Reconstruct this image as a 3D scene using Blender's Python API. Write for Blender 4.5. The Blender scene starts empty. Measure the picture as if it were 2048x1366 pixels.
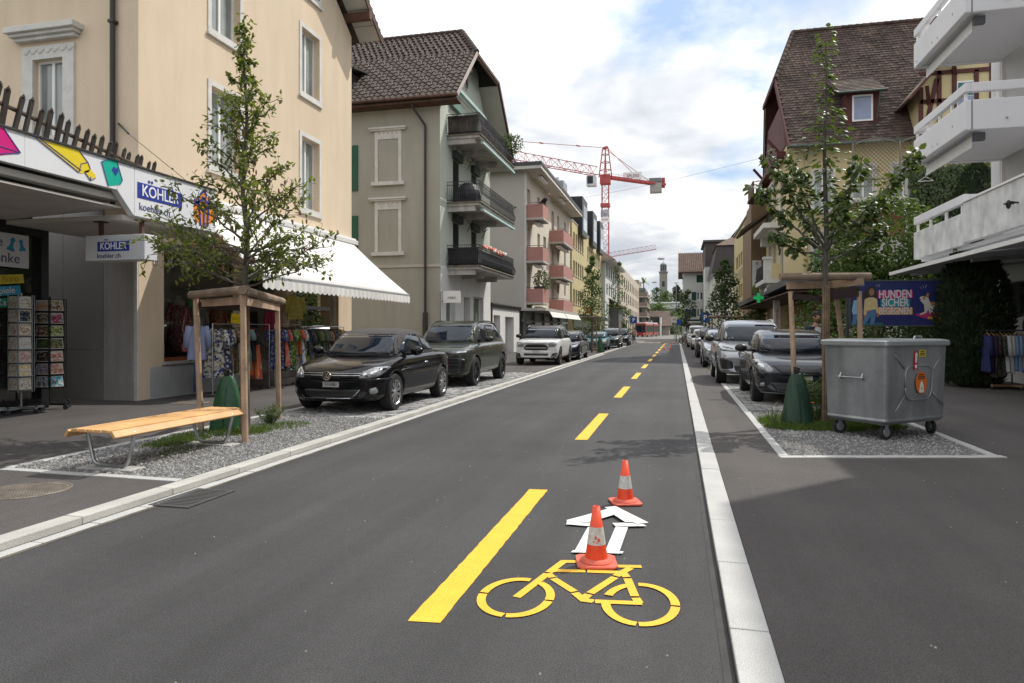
import bpy, bmesh, math, random
from mathutils import Vector as V, Matrix, geometry
from mathutils.bvhtree import BVHTree
R = math.radians
rnd = random.Random(7)
SC = bpy.context.scene
COL = SC.collection
# ------------------------------------------------------------------ camera
cd = bpy.data.cameras.new('camera'); cam = bpy.data.objects.new('camera', cd); COL.objects.link(cam)
cd.sensor_fit = 'HORIZONTAL'; cd.sensor_width = 36.0; cd.lens = 36.0 * 1365 / 2048
cam.location = (0, 0, 1.58); cam.rotation_euler = (R(90), 0, math.atan(330 / 1365))
cd.shift_x = 0.0; cd.shift_y = -23 / 2048
cd.clip_start = 0.05; cd.clip_end = 3000
SC.camera = cam
# ------------------------------------------------------------------ light
SUN_AZ, SUN_EL = math.atan2(0.68, 0.73), R(51)
W = bpy.data.worlds.new('World'); SC.world = W; W.use_nodes = True
nt = W.node_tree; nd = nt.nodes; lk = nt.links
for n in list(nd): nd.remove(n)
out = nd.new('ShaderNodeOutputWorld'); bg = nd.new('ShaderNodeBackground'); bg.inputs['Strength'].default_value = 0.1
sky = nd.new('ShaderNodeTexSky'); sky.sky_type = 'NISHITA'; sky.sun_disc = False
sky.sun_elevation = SUN_EL; sky.sun_rotation = SUN_AZ; sky.dust_density = 1.0
tc = nd.new('ShaderNodeTexCoord'); sep = nd.new('ShaderNodeSeparateXYZ'); lk.new(tc.outputs['Generated'], sep.inputs[0])
def wm(op, a, b=None):
 n = nd.new('ShaderNodeMath'); n.operation = op
 for i, x in enumerate((a, b)):
  if x is None: continue
  if isinstance(x, (int, float)): n.inputs[i].default_value = x
  else: lk.new(x, n.inputs[i])
 return n.outputs[0]
zz = wm('ADD', wm('ABSOLUTE', sep.outputs[2]), 0.17)
cx = wm('DIVIDE', sep.outputs[0], zz); cy = wm('DIVIDE', sep.outputs[1], zz)
cmb = nd.new('ShaderNodeCombineXYZ'); lk.new(cx, cmb.inputs[0]); lk.new(cy, cmb.inputs[1])
def wnoise(scale, detail, off, rough=.55, dist=0.):
 mp = nd.new('ShaderNodeMapping'); mp.inputs['Location'].default_value = off; lk.new(cmb.outputs[0], mp.inputs[0])
 n = nd.new('ShaderNodeTexNoise'); n.inputs['Scale'].default_value = scale; n.inputs['Detail'].default_value = detail
 n.inputs['Roughness'].default_value = rough; n.inputs['Distortion'].default_value = dist
 lk.new(mp.outputs[0], n.inputs['Vector']); return n.outputs['Fac']
def wramp(fac, stops):
 r = nd.new('ShaderNodeValToRGB'); e = r.color_ramp.elements
 while len(e) < len(stops): e.new(0.5)
 for el, (p, c) in zip(e, stops): el.position = p; el.color = (*c, 1)
 lk.new(fac, r.inputs[0]); return r.outputs[0]
cover = wramp(wnoise(1.25, 9, (3.1, .4, 0), .56, .2), [(.35, (0, 0, 0)), (.46, (1, 1, 1))])
shade = wramp(wnoise(1.7, 8, (7.3, 2.2, 4), .5, .25), [(.38, (5.6, 6.0, 6.6)), (.48, (7.6, 7.8, 8.1)), (.57, (10.2, 10.2, 10.2))])
skyb = nd.new('ShaderNodeMix'); skyb.data_type = 'RGBA'; skyb.inputs[0].default_value = .45
lk.new(sky.outputs[0], skyb.inputs['A']); skyb.inputs['B'].default_value = (5.2, 6.9, 9.2, 1)
mx = nd.new('ShaderNodeMix'); mx.data_type = 'RGBA'
lk.new(cover, mx.inputs[0]); lk.new(skyb.outputs['Result'], mx.inputs['A']); lk.new(shade, mx.inputs['B'])
gain = wm('ADD', wm('MULTIPLY', wm('MAXIMUM', sep.outputs[2], 0.), .75), .87)     # a cloudy sky brightens evenly from the horizon to the zenith
gm_ = nd.new('ShaderNodeVectorMath'); gm_.operation = 'SCALE'; lk.new(mx.outputs['Result'], gm_.inputs[0]); lk.new(gain, gm_.inputs['Scale']); lk.new(gm_.outputs[0], bg.inputs[0]); lk.new(bg.outputs[0], out.inputs[0])
sl = bpy.data.lights.new('sun', 'SUN'); sl.energy = 3.25; sl.angle = R(.5); sl.color = (1, .955, .88)
so = bpy.data.objects.new('sun', sl); COL.objects.link(so); so.location = (0, 0, 60)
so.rotation_euler = V((-math.sin(SUN_AZ) * math.cos(SUN_EL), -math.cos(SUN_AZ) * math.cos(SUN_EL), -math.sin(SUN_EL))).to_track_quat('-Z', 'Y').to_euler()
SC.view_settings.view_transform = 'Standard'; SC.view_settings.look = 'None'
SC.view_settings.gamma = 1; SC.view_settings.exposure = 0.2; SC.view_settings.use_curve_mapping = False
SC.cycles.max_bounces = 6; SC.cycles.transparent_max_bounces = 12; SC.cycles.caustics_reflective = False; SC.cycles.caustics_refractive = False
# ------------------------------------------------------------------ materials
MAT = {}
def mat(name, col, rough=.8, var=.12, scale=2., bump=0., bscale=60., metal=0., spec=.5, coat=0., col2=None, streak=0., fine=0., fscale=250., emit=0., island=0., lanes=0.):
 if name in MAT: return MAT[name]
 m = bpy.data.materials.new(name); m.use_nodes = True; t = m.node_tree; n = t.nodes; l = t.links
 b = n['Principled BSDF']; b.inputs['Roughness'].default_value = rough; b.inputs['Metallic'].default_value = metal
 b.inputs['Specular IOR Level'].default_value = spec; b.inputs['Coat Weight'].default_value = coat; b.inputs['Coat Roughness'].default_value = .03
 co = n.new('ShaderNodeTexCoord')
 c1 = tuple(max(0, c * (1 - var)) for c in col); c2 = tuple(c * (1 + var) for c in (col2 or col))
 if col2: c1 = tuple(col)
 nz = n.new('ShaderNodeTexNoise'); nz.inputs['Scale'].default_value = scale; nz.inputs['Detail'].default_value = 6; l.new(co.outputs['Object'], nz.inputs['Vector'])
 mr = n.new('ShaderNodeMapRange'); mr.inputs[1].default_value = .3; mr.inputs[2].default_value = .7; l.new(nz.outputs['Fac'], mr.inputs[0])
 mi = n.new('ShaderNodeMix'); mi.data_type = 'RGBA'; mi.inputs['A'].default_value = (*c1, 1); mi.inputs['B'].default_value = (*c2, 1); l.new(mr.outputs[0], mi.inputs[0])
 cur = mi.outputs['Result']
 def mul(fac_out, lo, hi, amt):
  r = n.new('ShaderNodeMapRange'); r.inputs[1].default_value = lo; r.inputs[2].default_value = hi; r.inputs[3].default_value = 1 - amt; r.inputs[4].default_value = 1 + amt * .6
  l.new(fac_out, r.inputs[0])
  k = n.new('ShaderNodeMix'); k.data_type = 'RGBA'; k.blend_type = 'MULTIPLY'; k.inputs[0].default_value = 1
  cc = n.new('ShaderNodeCombineXYZ')
  for i in range(3): l.new(r.outputs[0], cc.inputs[i])
  l.new(cur, k.inputs['A']); l.new(cc.outputs[0], k.inputs['B']); return k.outputs['Result']
 if fine:
  f = n.new('ShaderNodeTexNoise'); f.inputs['Scale'].default_value = fscale; f.inputs['Detail'].default_value = 2; l.new(co.outputs['Object'], f.inputs['Vector'])
  cur = mul(f.outputs['Fac'], .35, .65, fine)
 if lanes:     # tyre-polished lanes and old seams running along the street
  mp = n.new('ShaderNodeMapping'); mp.inputs['Scale'].default_value = (1.5, .06, 1); l.new(co.outputs['Object'], mp.inputs[0])
  f = n.new('ShaderNodeTexNoise'); f.inputs['Scale'].default_value = 1; f.inputs['Detail'].default_value = 6; f.inputs['Roughness'].default_value = .6; l.new(mp.outputs[0], f.inputs['Vector'])
  cur = mul(f.outputs['Fac'], .35, .65, lanes)
  f = n.new('ShaderNodeTexNoise'); f.inputs['Scale'].default_value = 14; f.inputs['Detail'].default_value = 8; f.inputs['Roughness'].default_value = .75; l.new(co.outputs['Object'], f.inputs['Vector'])
  cur = mul(f.outputs['Fac'], .3, .7, lanes * .8)
 if streak:
  mp = n.new('ShaderNodeMapping'); mp.inputs['Scale'].default_value = (3, 3, .45); l.new(co.outputs['Object'], mp.inputs[0])
  f = n.new('ShaderNodeTexNoise'); f.inputs['Scale'].default_value = 1; f.inputs['Detail'].default_value = 5; l.new(mp.outputs[0], f.inputs['Vector'])
  cur = mul(f.outputs['Fac'], .35, .62, streak)
 if island: cur = mul(n.new('ShaderNodeNewGeometry').outputs['Random Per Island'], 0, 1, island)
 l.new(cur, b.inputs['Base Color'])
 if bump:
  f = n.new('ShaderNodeTexNoise'); f.inputs['Scale'].default_value = bscale; f.inputs['Detail'].default_value = 4; l.new(co.outputs['Object'], f.inputs['Vector'])
  bp = n.new('ShaderNodeBump'); bp.inputs['Strength'].default_value = bump; bp.inputs['Distance'].default_value = .02; l.new(f.outputs['Fac'], bp.inputs['Height']); l.new(bp.outputs[0], b.inputs['Normal'])
 if emit: b.inputs['Emission Color'].default_value = (*col, 1); b.inputs['Emission Strength'].default_value = emit
 MAT[name] = m; return m
def mat_glass(name, tint=(.9, .95, .93), dark=0.):
 if name in MAT: return MAT[name]
 m = bpy.data.materials.new(name); m.use_nodes = True; t = m.node_tree; n = t.nodes; l = t.links; n.remove(n['Principled BSDF'])
 o = n['Material Output']; tr = n.new('ShaderNodeBsdfTransparent'); tr.inputs[0].default_value = (*tint, 1)
 g = n.new('ShaderNodeBsdfGlossy'); g.inputs['Roughness'].default_value = .01; fr = n.new('ShaderNodeFresnel'); fr.inputs[0].default_value = 1.6
 mx = n.new('ShaderNodeMixShader'); l.new(fr.outputs[0], mx.inputs[0]); l.new(tr.outputs[0], mx.inputs[1]); l.new(g.outputs[0], mx.inputs[2]); l.new(mx.outputs[0], o.inputs[0])
 MAT[name] = m; return m
def mat_leaf(name, c1, c2, rough=.5, scale=1.2, spec=.4, tr=.25):
 if name in MAT: return MAT[name]
 m = mat(name, c1, rough, .15, scale, col2=c2, spec=spec); t = m.node_tree; n = t.nodes; l = t.links
 b = n['Principled BSDF']; ds = n.new('ShaderNodeBsdfTranslucent'); ds.inputs[0].default_value = (c2[0] * 1.6, c2[1] * 1.7, c2[2] * .8, 1)
 mx = n.new('ShaderNodeMixShader'); mx.inputs[0].default_value = tr
 l.new(b.outputs[0], mx.inputs[1]); l.new(ds.outputs[0], mx.inputs[2]); l.new(mx.outputs[0], n['Material Output'].inputs[0]); return m
# ------------------------------------------------------------------ mesh helpers
class MB:
 def __init__(s): s.v = []; s.f = []; s.m = []; s.k = 0
 def add(s, vs, fs, k=None):
  o = len(s.v); s.v += [tuple(p) for p in vs]; s.f += [tuple(i + o for i in f) for f in fs]; s.m += [s.k if k is None else k] * len(fs); return s
 def box(s, x0, x1, y0, y1, z0, z1, T=None, k=None):
  p = [V((x, y, z)) for z in (z0, z1) for y in (y0, y1) for x in (x0, x1)]
  if T is not None: p = [T @ q for q in p]
  return s.add(p, [(0, 2, 3, 1), (4, 5, 7, 6), (0, 1, 5, 4), (2, 6, 7, 3), (0, 4, 6, 2), (1, 3, 7, 5)], k)
 def quad(s, a, b, c, d, k=None): return s.add([a, b, c, d], [(0, 1, 2, 3)], k)
 def bar(s, a, b, w, h=None, k=None, up=(0, 0, 1)):
  a = V(a); b = V(b); d = b - a; L = d.length
  if L < 1e-6: return s
  z = d / L; u = V(up)
  if abs(z.dot(u)) > .99: u = V((1, 0, 0))
  x = z.cross(u).normalized(); y = x.cross(z)
  T = Matrix.Translation(a) @ Matrix((x, y, z)).transposed().to_4x4()
  h = h or w; return s.box(-w / 2, w / 2, -h / 2, h / 2, 0, L, T, k)
 def tube(s, pts, r, n=8, k=None, cap=True):
  pts = [V(p) for p in pts]; rs = r if isinstance(r, (list, tuple)) else [r] * len(pts); rings = []; px = None
  for i, p in enumerate(pts):
   d = (pts[min(i + 1, len(pts) - 1)] - pts[max(i - 1, 0)]).normalized()
   if px is None: px = d.orthogonal().normalized()
   px = (px - d * px.dot(d)); px = px.normalized() if px.length > 1e-5 else d.orthogonal().normalized()
   py = d.cross(px); rings.append([p + (px * math.cos(2 * math.pi * j / n) + py * math.sin(2 * math.pi * j / n)) * rs[i] for j in range(n)])
  vs = [q for g in rings for q in g]; fs = []
  for i in range(len(pts) - 1):
   for j in range(n): a = i * n + j; b = i * n + (j + 1) % n; fs.append((a, b, b + n, a + n))
  if cap: fs.append(tuple(range(n - 1, -1, -1))); fs.append(tuple(range(len(vs) - n, len(vs))))
  return s.add(vs, fs, k)
 def prism(s, poly, fn, a, b, k=None):
  """polygon of 2D points, fn(u, v, w) -> point, from w = a to b"""
  n = len(poly); vs = [fn(u, v, a) for u, v in poly] + [fn(u, v, b) for u, v in poly]
  fs = [tuple(range(n - 1, -1, -1)), tuple(range(n, 2 * n))] + [(i, (i + 1) % n, n + (i + 1) % n, n + i) for i in range(n)]
  return s.add(vs, fs, k)
 def lathe(s, prof, n=24, T=None, k=None, cap=True):
  vs = []; fs = []
  for r, z in prof:
   for j in range(n):
    a = 2 * math.pi * j / n; p = V((r * math.cos(a), r * math.sin(a), z)); vs.append(T @ p if T is not None else p)
  for i in range(len(prof) - 1):
   for j in range(n): a = i * n + j; b = i * n + (j + 1) % n; fs.append((a, b, b + n, a + n))
  if cap: fs.append(tuple(range(n - 1, -1, -1))); fs.append(tuple(range(len(vs) - n, len(vs))))
  return s.add(vs, fs, k)
 def grid(s, fn, nu, nv, k=None):
  vs = [fn(i / nu, j / nv) for j in range(nv + 1) for i in range(nu + 1)]
  return s.add(vs, [(j * (nu + 1) + i, j * (nu + 1) + i + 1, (j + 1) * (nu + 1) + i + 1, (j + 1) * (nu + 1) + i) for j in range(nv) for i in range(nu)], k)
 def ball(s, c, rx, ry=None, rz=None, n=12, m=8, k=None):
  ry = ry or rx; rz = rz or rx; c = V(c); vs = []; fs = []
  for i in range(m + 1):
   t = math.pi * i / m
   for j in range(n): a = 2 * math.pi * j / n; vs.append(c + V((rx * math.sin(t) * math.cos(a), ry * math.sin(t) * math.sin(a), rz * math.cos(t))))
  for i in range(m):
   for j in range(n): a = i * n + j; b = i * n + (j + 1) % n; fs.append((a + n, b + n, b, a))
  return s.add(vs, fs, k)
 def mesh(s, name, mats, smooth=False, fix=True):
  me = bpy.data.meshes.new(name); me.from_pydata(s.v, [], s.f)
  for m in (mats if isinstance(mats, (list, tuple)) else [mats]): me.materials.append(m)
  if len(s.f): me.polygons.foreach_set('material_index', s.m)
  if fix:
   bm = bmesh.new(); bm.from_mesh(me); bmesh.ops.recalc_face_normals(bm, faces=bm.faces); bm.to_mesh(me); bm.free()
  if smooth: me.polygons.foreach_set('use_smooth', [True] * len(me.polygons))
  me.update(); return me
 def build(s, name, mats, parent=None, smooth=False, bevel=0., loc=None, fix=True, seg=2):
  o = bpy.data.objects.new(name, s.mesh(name, mats, smooth, fix)); COL.objects.link(o)
  if loc is not None: o.location = loc
  if parent is not None: kid(o, parent)
  if bevel:
   b = o.modifiers.new('bevel', 'BEVEL'); b.width = bevel; b.segments = seg; b.limit_method = 'ANGLE'; b.angle_limit = R(40)
  return o
FIXED = {}
def kid(o, parent):
 """a thing in FIXED has its parts written in world coordinates; any other thing has them in its own frame"""
 o.parent = parent
 if parent.name in FIXED: o.matrix_parent_inverse = Matrix.Translation(FIXED[parent.name]).inverted()
def thing(name, label, cat, loc=(0, 0, 0), rz=0., group=None, fixed=False):
 o = bpy.data.objects.new(name, None); COL.objects.link(o); o.location = loc; o.rotation_euler = (0, 0, rz); o.empty_display_size = .1
 o['label'] = label; o['category'] = cat
 if group: o['group'] = group
 if fixed: FIXED[o.name] = V(loc)
 return o
def tag(o, label=None, cat=None, group=None, kind=None):
 if label: o['label'] = label
 if cat: o['category'] = cat
 if group: o['group'] = group
 if kind: o['kind'] = kind
 return o
def copy_tree(o, loc=None, rz=None, label=None, parent=None):
 c = o.copy(); COL.objects.link(c)
 if parent is not None: c.parent = parent
 if loc is not None: c.location = loc
 if rz is not None: c.rotation_euler = (0, 0, rz)
 if label: c['label'] = label
 for ch in list(o.children): copy_tree(ch, parent=c)
 return c
def text(s, size, loc, rot, m, parent=None, name='lettering', ext=.003, sx=1., align='CENTER', bold=0., space=1.):
 cu = bpy.data.curves.new(name, 'FONT'); cu.body = s; cu.size = size; cu.extrude = ext; cu.align_x = align; cu.align_y = 'CENTER'; cu.offset = bold; cu.space_character = space; cu.resolution_u = 3
 t = bpy.data.objects.new(name, cu); COL.objects.link(t); dg = bpy.context.evaluated_depsgraph_get()
 me = bpy.data.meshes.new_from_object(t.evaluated_get(dg)); bpy.data.objects.remove(t); bpy.data.curves.remove(cu)
 me.materials.clear(); me.materials.append(m)
 me.transform(Matrix.Translation(V(loc)) @ rot.to_4x4() @ Matrix.Diagonal((sx, 1, 1, 1)))
 o = bpy.data.objects.new(name, me); COL.objects.link(o)
 if parent is not None: kid(o, parent)
 return o
ROT_PX = Matrix(((0, 0, 1), (1, 0, 0), (0, 1, 0)))     # lettering on a wall that faces +X
ROT_NY = Matrix(((1, 0, 0), (0, 0, -1), (0, 1, 0)))    # ... that faces -Y
ROT_NX = Matrix(((0, 0, -1), (-1, 0, 0), (0, 1, 0)))   # ... that faces -X
def FX(X): return lambda u, v, w: V((X + w, u, v))     # (Y, Z, outwards) on a wall facing +X
def FN(X): return lambda u, v, w: V((X - w, u, v))
def FY(Y): return lambda u, v, w: V((u, Y - w, v))     # (X, Z, outwards) on a wall facing -Y
# plain paints
white = mat('white_paint', (.78, .77, .75), .5, .04, 3)
black = mat('black_paint', (.012, .012, .013), .4, .1)
steel = mat('galvanised_steel', (.42, .44, .45), .38, .15, 6, metal=.9)
chrome = mat('chrome', (.7, .7, .7), .12, .05, metal=1)
darkmetal = mat('dark_metal', (.03, .03, .032), .45, .15, 5)
glass_dark = mat('window_glass', (.075, .085, .085), .04, .35, .8, spec=.9)
glass_thin = mat_glass('shop_glass')
curtain = mat('curtain', (.42, .44, .42), .9, .12, 3)
blue_print = mat('print_blue', (.022, .045, .30), .35, .04)
# ================================================================== GROUND
asphalt = mat('asphalt', (.063, .062, .063), .72, .18, .5, bump=.45, bscale=130, fine=.5, fscale=120, spec=.3, lanes=.2)
asphalt_side = mat('asphalt_pavement', (.098, .090, .086), .85, .13, .7, bump=.4, bscale=130, fine=.42, fscale=130, spec=.25, lanes=.13)
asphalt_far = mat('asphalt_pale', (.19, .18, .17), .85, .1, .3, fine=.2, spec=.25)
granite = mat('granite_kerb', (.46, .455, .44), .75, .12, 2.2, bump=.3, bscale=120, fine=.28, fscale=160)
granite_warm = mat('granite_gutter', (.46, .445, .41), .8, .15, 2, bump=.3, bscale=120, fine=.28, fscale=160)
soil = mat('soil', (.10, .085, .07), .95, .3, 6, bump=.5, bscale=40)
grass_far = mat('far_grass', (.06, .09, .03), .95, .3, .05)
yellow_mark = mat('yellow_marking', (.84, .475, .032), .65, .06, 5, bump=.4, bscale=130, fine=.13, fscale=120)
white_mark = mat('white_marking', (.55, .55, .53), .6, .12, 3, fine=.2)
tape_m = mat('white_tape', (.72, .72, .70), .45, .05, 5, bump=.2, bscale=30)
def sheet(name, pts, z, m, kind='structure', parent=None):
 b = MB(); b.add([(x, y, z) for x, y in pts], [tuple(range(len(pts)))])
 o = b.build(name, m, parent, fix=False)
 if parent is None: o['kind'] = kind
 return o
sheet('ground', [(-500, -60), (500, -60), (500, 900), (-500, 900)], -.03, grass_far)
sheet('road', [(-4.62, -12), (.26, -12), (.26, 86), (-4.62, 86)], 0, asphalt)
road = bpy.data.objects['road']
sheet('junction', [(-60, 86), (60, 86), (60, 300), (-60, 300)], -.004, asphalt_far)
def pave(name, x0, x1, y0, y1, z):
 b = MB(); b.box(x0, x1, y0, y1, -.02, z); o = b.build(name, asphalt_side); o['kind'] = 'structure'; return o
pave('left_pavement', -24, -4.76, -12, 86, .06)
pave('right_pavement', .46, 26, -12, 86, .045)
# kerbs: every stone is a piece of its own
def stones(parent, name, x0, x1, ys, z0, z1, m, gap=.006, bev=.008, jz=.004):
 cache = {}
 for i in range(len(ys) - 1):
  L = round(ys[i + 1] - ys[i] - gap, 3)
  if L not in cache:
   b = MB(); b.box(x0, x1, 0, L, z0, z1); o = b.build(name, m, parent, bevel=bev); cache[L] = o
  else:
   o = cache[L].copy(); COL.objects.link(o)
  o.location = (rnd.uniform(-.002, .002), ys[i], rnd.uniform(-jz, jz) * .6)
def seq(a, b, d): return [a + d * i for i in range(int((b - a) / d) + 1)]
bed = MB(); bed.box(.262, .458, -12, 86, -.02, .03); kr = bed.build('right_kerb', mat('mortar', (.16, .155, .15), .95)); kr['kind'] = 'structure'
stones(kr, 'kerb_stone', .262, .458, seq(1.6, 84, 1.04), .0, .05, granite)
bed = MB(); bed.box(-4.765, -4.60, -12, 86, -.02, -.002); kl = bed.build('left_kerb', MAT['mortar']); kl['kind'] = 'structure'
stones(kl, 'kerb_stone', -4.86, -4.68, seq(1.5, 66, 1.02), .0, .068, granite_warm)
stones(kl, 'gutter_stone', -4.675, -4.56, seq(1.5, 45, .52), -.02, .006, granite)
# drain grate in the gutter
dg_ = thing('drain_grate', 'dark iron drain grate let into the road beside the left kerb', 'drain grate', (-4.42, 5.52, 0))
b = MB(); b.box(-.19, .21, -.31, .31, .001, .0045); b.build('pit', mat('pit_black', (.03, .03, .03), .9), dg_)
b = MB()
for x0, x1, y0, y1 in ((-.2, .22, -.33, -.3), (-.2, .22, .3, .33), (-.2, -.17, -.3, .3), (.19, .22, -.3, .3)): b.box(x0, x1, y0, y1, .002, .012)
iron = mat('cast_iron', (.12, .12, .12), .5, .2, 8, metal=.6)
b.build('frame', iron, dg_)
bb = None
for i in range(13):
 if bb is None: b = MB(); b.box(-.168, .188, -.014, .014, .003, .011); o = bb = b.build('bar', iron, dg_)
 else: o = bb.copy(); COL.objects.link(o)
 o.location = (0, -.276 + i * .046, 0)
# manhole
mh = thing('manhole_cover', 'round rusty manhole cover with a grid relief in the pavement by the bench', 'manhole cover', (-5.98, 5.2, .06))
rust = mat('rusty_iron', (.12, .098, .082), .8, .3, 5, col2=(.18, .155, .13), bump=.3, bscale=50)
b = MB(); b.lathe([(.37, -.01), (.37, .006), (.35, .007), (.35, -.01)], 40, cap=False); b.build('ring', rust, mh)
b = MB(); b.lathe([(.347, -.01), (.347, .003)], 40); b.build('plate', rust, mh)
b = MB()
for i in range(-10, 11):
 for j in range(-10, 11):
  if math.hypot(i, j) * .032 < .32 and (i or j): b.box(i * .032 - .011, i * .032 + .011, j * .032 - .011, j * .032 + .011, .003, .0075)
o = b.build('stud', rust, mh); o['kind'] = 'stuff'
mh2 = copy_tree(mh, (-9.9, 12.3, .06), .3, 'round dull manhole cover in the pavement in front of the dress shop window'); mh['group'] = mh2['group'] = 'manhole covers'
mh2.scale = (1, 1, 1)
# ------------------------------------------------------------------ yellow lane dashes, bicycle symbol (painted on the road)
def paint(poly, z=.004, m=yellow_mark, name='lane_dash', rough=.006):
 pts = []
 for i in range(len(poly)):
  a = V(poly[i]); c = V(poly[(i + 1) % len(poly)]); n = max(1, int((c - a).length / .06))
  for k in range(n): p = a.lerp(c, k / n); pts.append((p.x + rnd.uniform(-rough, rough), p.y + rnd.uniform(-rough, rough)))
 return sheet(name, pts, z, m, parent=road)
y = 3.46
for i in range(13):
 x = -1.42 - .03 * min(i, 3) / 3; w = .18
 o = paint([(x, y), (x + w, y + .02), (x + w, y + 3.17), (x, y + 3.15)], rough=.0035 if i < 3 else .003); y += 6.3
 if y > 82: break
for i in range(7): paint([(-7.6 + i * 1.05, 85.0), (-7.1 + i * 1.05, 85), (-7.1 + i * 1.05, 85.9), (-7.6 + i * 1.05, 85.9)], name='lane_dash')
paint([(-1.46, 81), (-1.3, 80.9), (-.95, 83.2), (-1.2, 83.3)], name='lane_dash')
bm_ = sheet('bicycle_symbol', [(-.535, 3.955), (-.47, 3.958), (-.47, 3.99), (-.535, 3.985)], .0045, yellow_mark, parent=road)
ZST = [.0045]
def stroke(pts, w=.052):
 ZST[0] += .00012
 b = MB(); pts = [V((*p, 0)) for p in pts]; Lp = []; Rp = []
 for i, p in enumerate(pts):
  d0 = (p - pts[i - 1]).normalized() if i else None; d1 = (pts[i + 1] - p).normalized() if i < len(pts) - 1 else None
  d = ((d0 or d1) + (d1 or d0)).normalized(); n = V((-d.y, d.x, 0)); k = w / 2 / max(.5, n.dot(V((-(d1 or d0).y, (d1 or d0).x, 0))))
  Lp.append(p + n * k); Rp.append(p - n * k)
 vs = Lp + Rp; n = len(pts)
 b.add([(v.x, v.y, ZST[0]) for v in vs], [(i, i + 1, n + i + 1, n + i) for i in range(n - 1)]); return b.build('symbol_stroke', yellow_mark, bm_, fix=False)
for pl in ([(-.92, 3.92), (-.815, 4.345)], [(-.81, 4.37), (-.75, 4.60), (-.60, 4.635)], [(-.80, 4.405), (-.583, 4.452)], [(-.57, 4.45), (-.35, 4.48)], [(-.812, 4.35), (-.772, 4.285)], [(-.762, 4.268), (-.602, 4.085)],
  [(-.595, 4.065), (-.53, 3.97), (-.475, 3.965)], [(-.535, 3.985), (-.512, 4.06)], [(-.505, 4.08), (-.385, 4.38)], [(-.38, 4.405), (-.30, 4.575)], [(-.41, 4.585), (-.23, 4.62)], [(-.345, 4.49), (-.312, 4.40)],
  [(-.305, 4.375), (-.242, 4.095)], [(-.236, 4.07), (-.212, 4.0)], [(-.462, 3.963), (-.195, 4.0)]): stroke(pl)
def arc(cx_, cy_, rx, ry, a0, a1, w=.052):
 n = max(4, int((a1 - a0) / 8)); stroke([(cx_ + rx * math.cos(R(a0 + (a1 - a0) * i / n)), cy_ + ry * math.sin(R(a0 + (a1 - a0) * i / n))) for i in range(n + 1)], w)
for a0, a1 in ((-178, -92), (-88, -6), (-2, 62), (82, 178)): arc(-.925, 3.93, .200, .277, a0, a1)
for a0, a1 in ((-178, -92), (-88, -2), (2, 98), (118, 166)): arc(-.205, 4.0, .197, .29, a0, a1)
# ------------------------------------------------------------------ taped arrow
ta = thing('tape_arrow', 'arrow outlined in strips of white masking tape on the road behind the front cone', 'tape arrow', (-.5, 5.4, .004))
def strip(a, c, w, z):
 a = V((*a, 0)) - V((-.5, 5.4, 0)); c = V((*c, 0)) - V((-.5, 5.4, 0)); d = (c - a).normalized(); n = V((-d.y, d.x, 0)) * w / 2; b = MB(); k = 14; vs = []
 for i in range(k + 1):
  p = a.lerp(c, i / k); e = rnd.uniform(-.003, .003) if 0 < i < k else rnd.uniform(-.012, .012)
  vs += [p + n + d * (e if i in (0, k) else 0) + V((0, 0, z + rnd.uniform(0, .0015))), p - n + d * (rnd.uniform(-.02, .02) if i in (0, k) else 0) + V((0, 0, z + rnd.uniform(0, .0015)))]
 b.add(vs, [(2 * i, 2 * i + 1, 2 * i + 3, 2 * i + 2) for i in range(k)]); b.build('tape_strip', tape_m, ta, fix=False)
for i, (a, c, w) in enumerate((((-.685, 4.80), (-.665, 5.52), .052), ((-.64, 4.80), (-.62, 5.52), .052), ((-.425, 4.83), (-.405, 5.52), .052), ((-.47, 4.83), (-.45, 5.52), .052), ((-.72, 4.80), (-.37, 4.86), .045),
  ((-.87, 5.50), (-.58, 5.49), .10), ((-.50, 5.52), (-.265, 5.59), .10), ((-.84, 5.52), (-.50, 6.02), .11), ((-.76, 5.53), (-.52, 5.88), .09), ((-.57, 6.05), (-.27, 5.60), .11), ((-.54, 5.93), (-.36, 5.60), .09))): strip(a, c, w, .001 + .0018 * i)
# ------------------------------------------------------------------ gravel beds with stone edging
gravel_soil = mat('gravel_bed', (.18, .175, .17), .95, .3, 30, bump=.8, bscale=90, fine=.5, fscale=90)
pebble_m = mat('gravel_stone', (.30, .295, .285), .85, .3, 40, fine=.3, island=.55)
def inpoly(p, poly):
 c = False; n = len(poly)
 for i in range(n):
  x1, y1 = poly[i]; x2, y2 = poly[i - 1]
  if (y1 > p[1]) != (y2 > p[1]) and p[0] < (x2 - x1) * (p[1] - y1) / (y2 - y1) + x1: c = not c
 return c
def scatter(poly):
 xs = [p[0] for p in poly]; ys = [p[1] for p in poly]
 while True:
  p = (rnd.uniform(min(xs), max(xs)), rnd.uniform(min(ys), max(ys)))
  if inpoly(p, poly): return p
def pebbles(poly, n, z, name, r0=.009, r1=.022):
 b = MB()
 oc = [V((1, 0, 0)), V((0, 1, 0)), V((-1, 0, 0)), V((0, -1, 0)), V((0, 0, 1))]
 for _ in range(n):
  x, y = scatter(poly); r = rnd.uniform(r0, r1); a = rnd.uniform(0, 6.3); h = rnd.uniform(.5, 1.0); c, s = math.cos(a), math.sin(a)
  vs = []
  for k, o in enumerate(oc):
   q = o * r * rnd.uniform(.7, 1.3); vs.append((x + q.x * c - q.y * s, y + q.x * s + q.y * c, z + (q.z * h + rnd.uniform(0, .008) if k == 4 else rnd.uniform(-.004, .006))))
  b.add(vs, [(0, 1, 4), (1, 2, 4), (2, 3, 4), (3, 0, 4)])
 o = b.build(name, pebble_m, fix=False); o['kind'] = 'stuff'; return o
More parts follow.
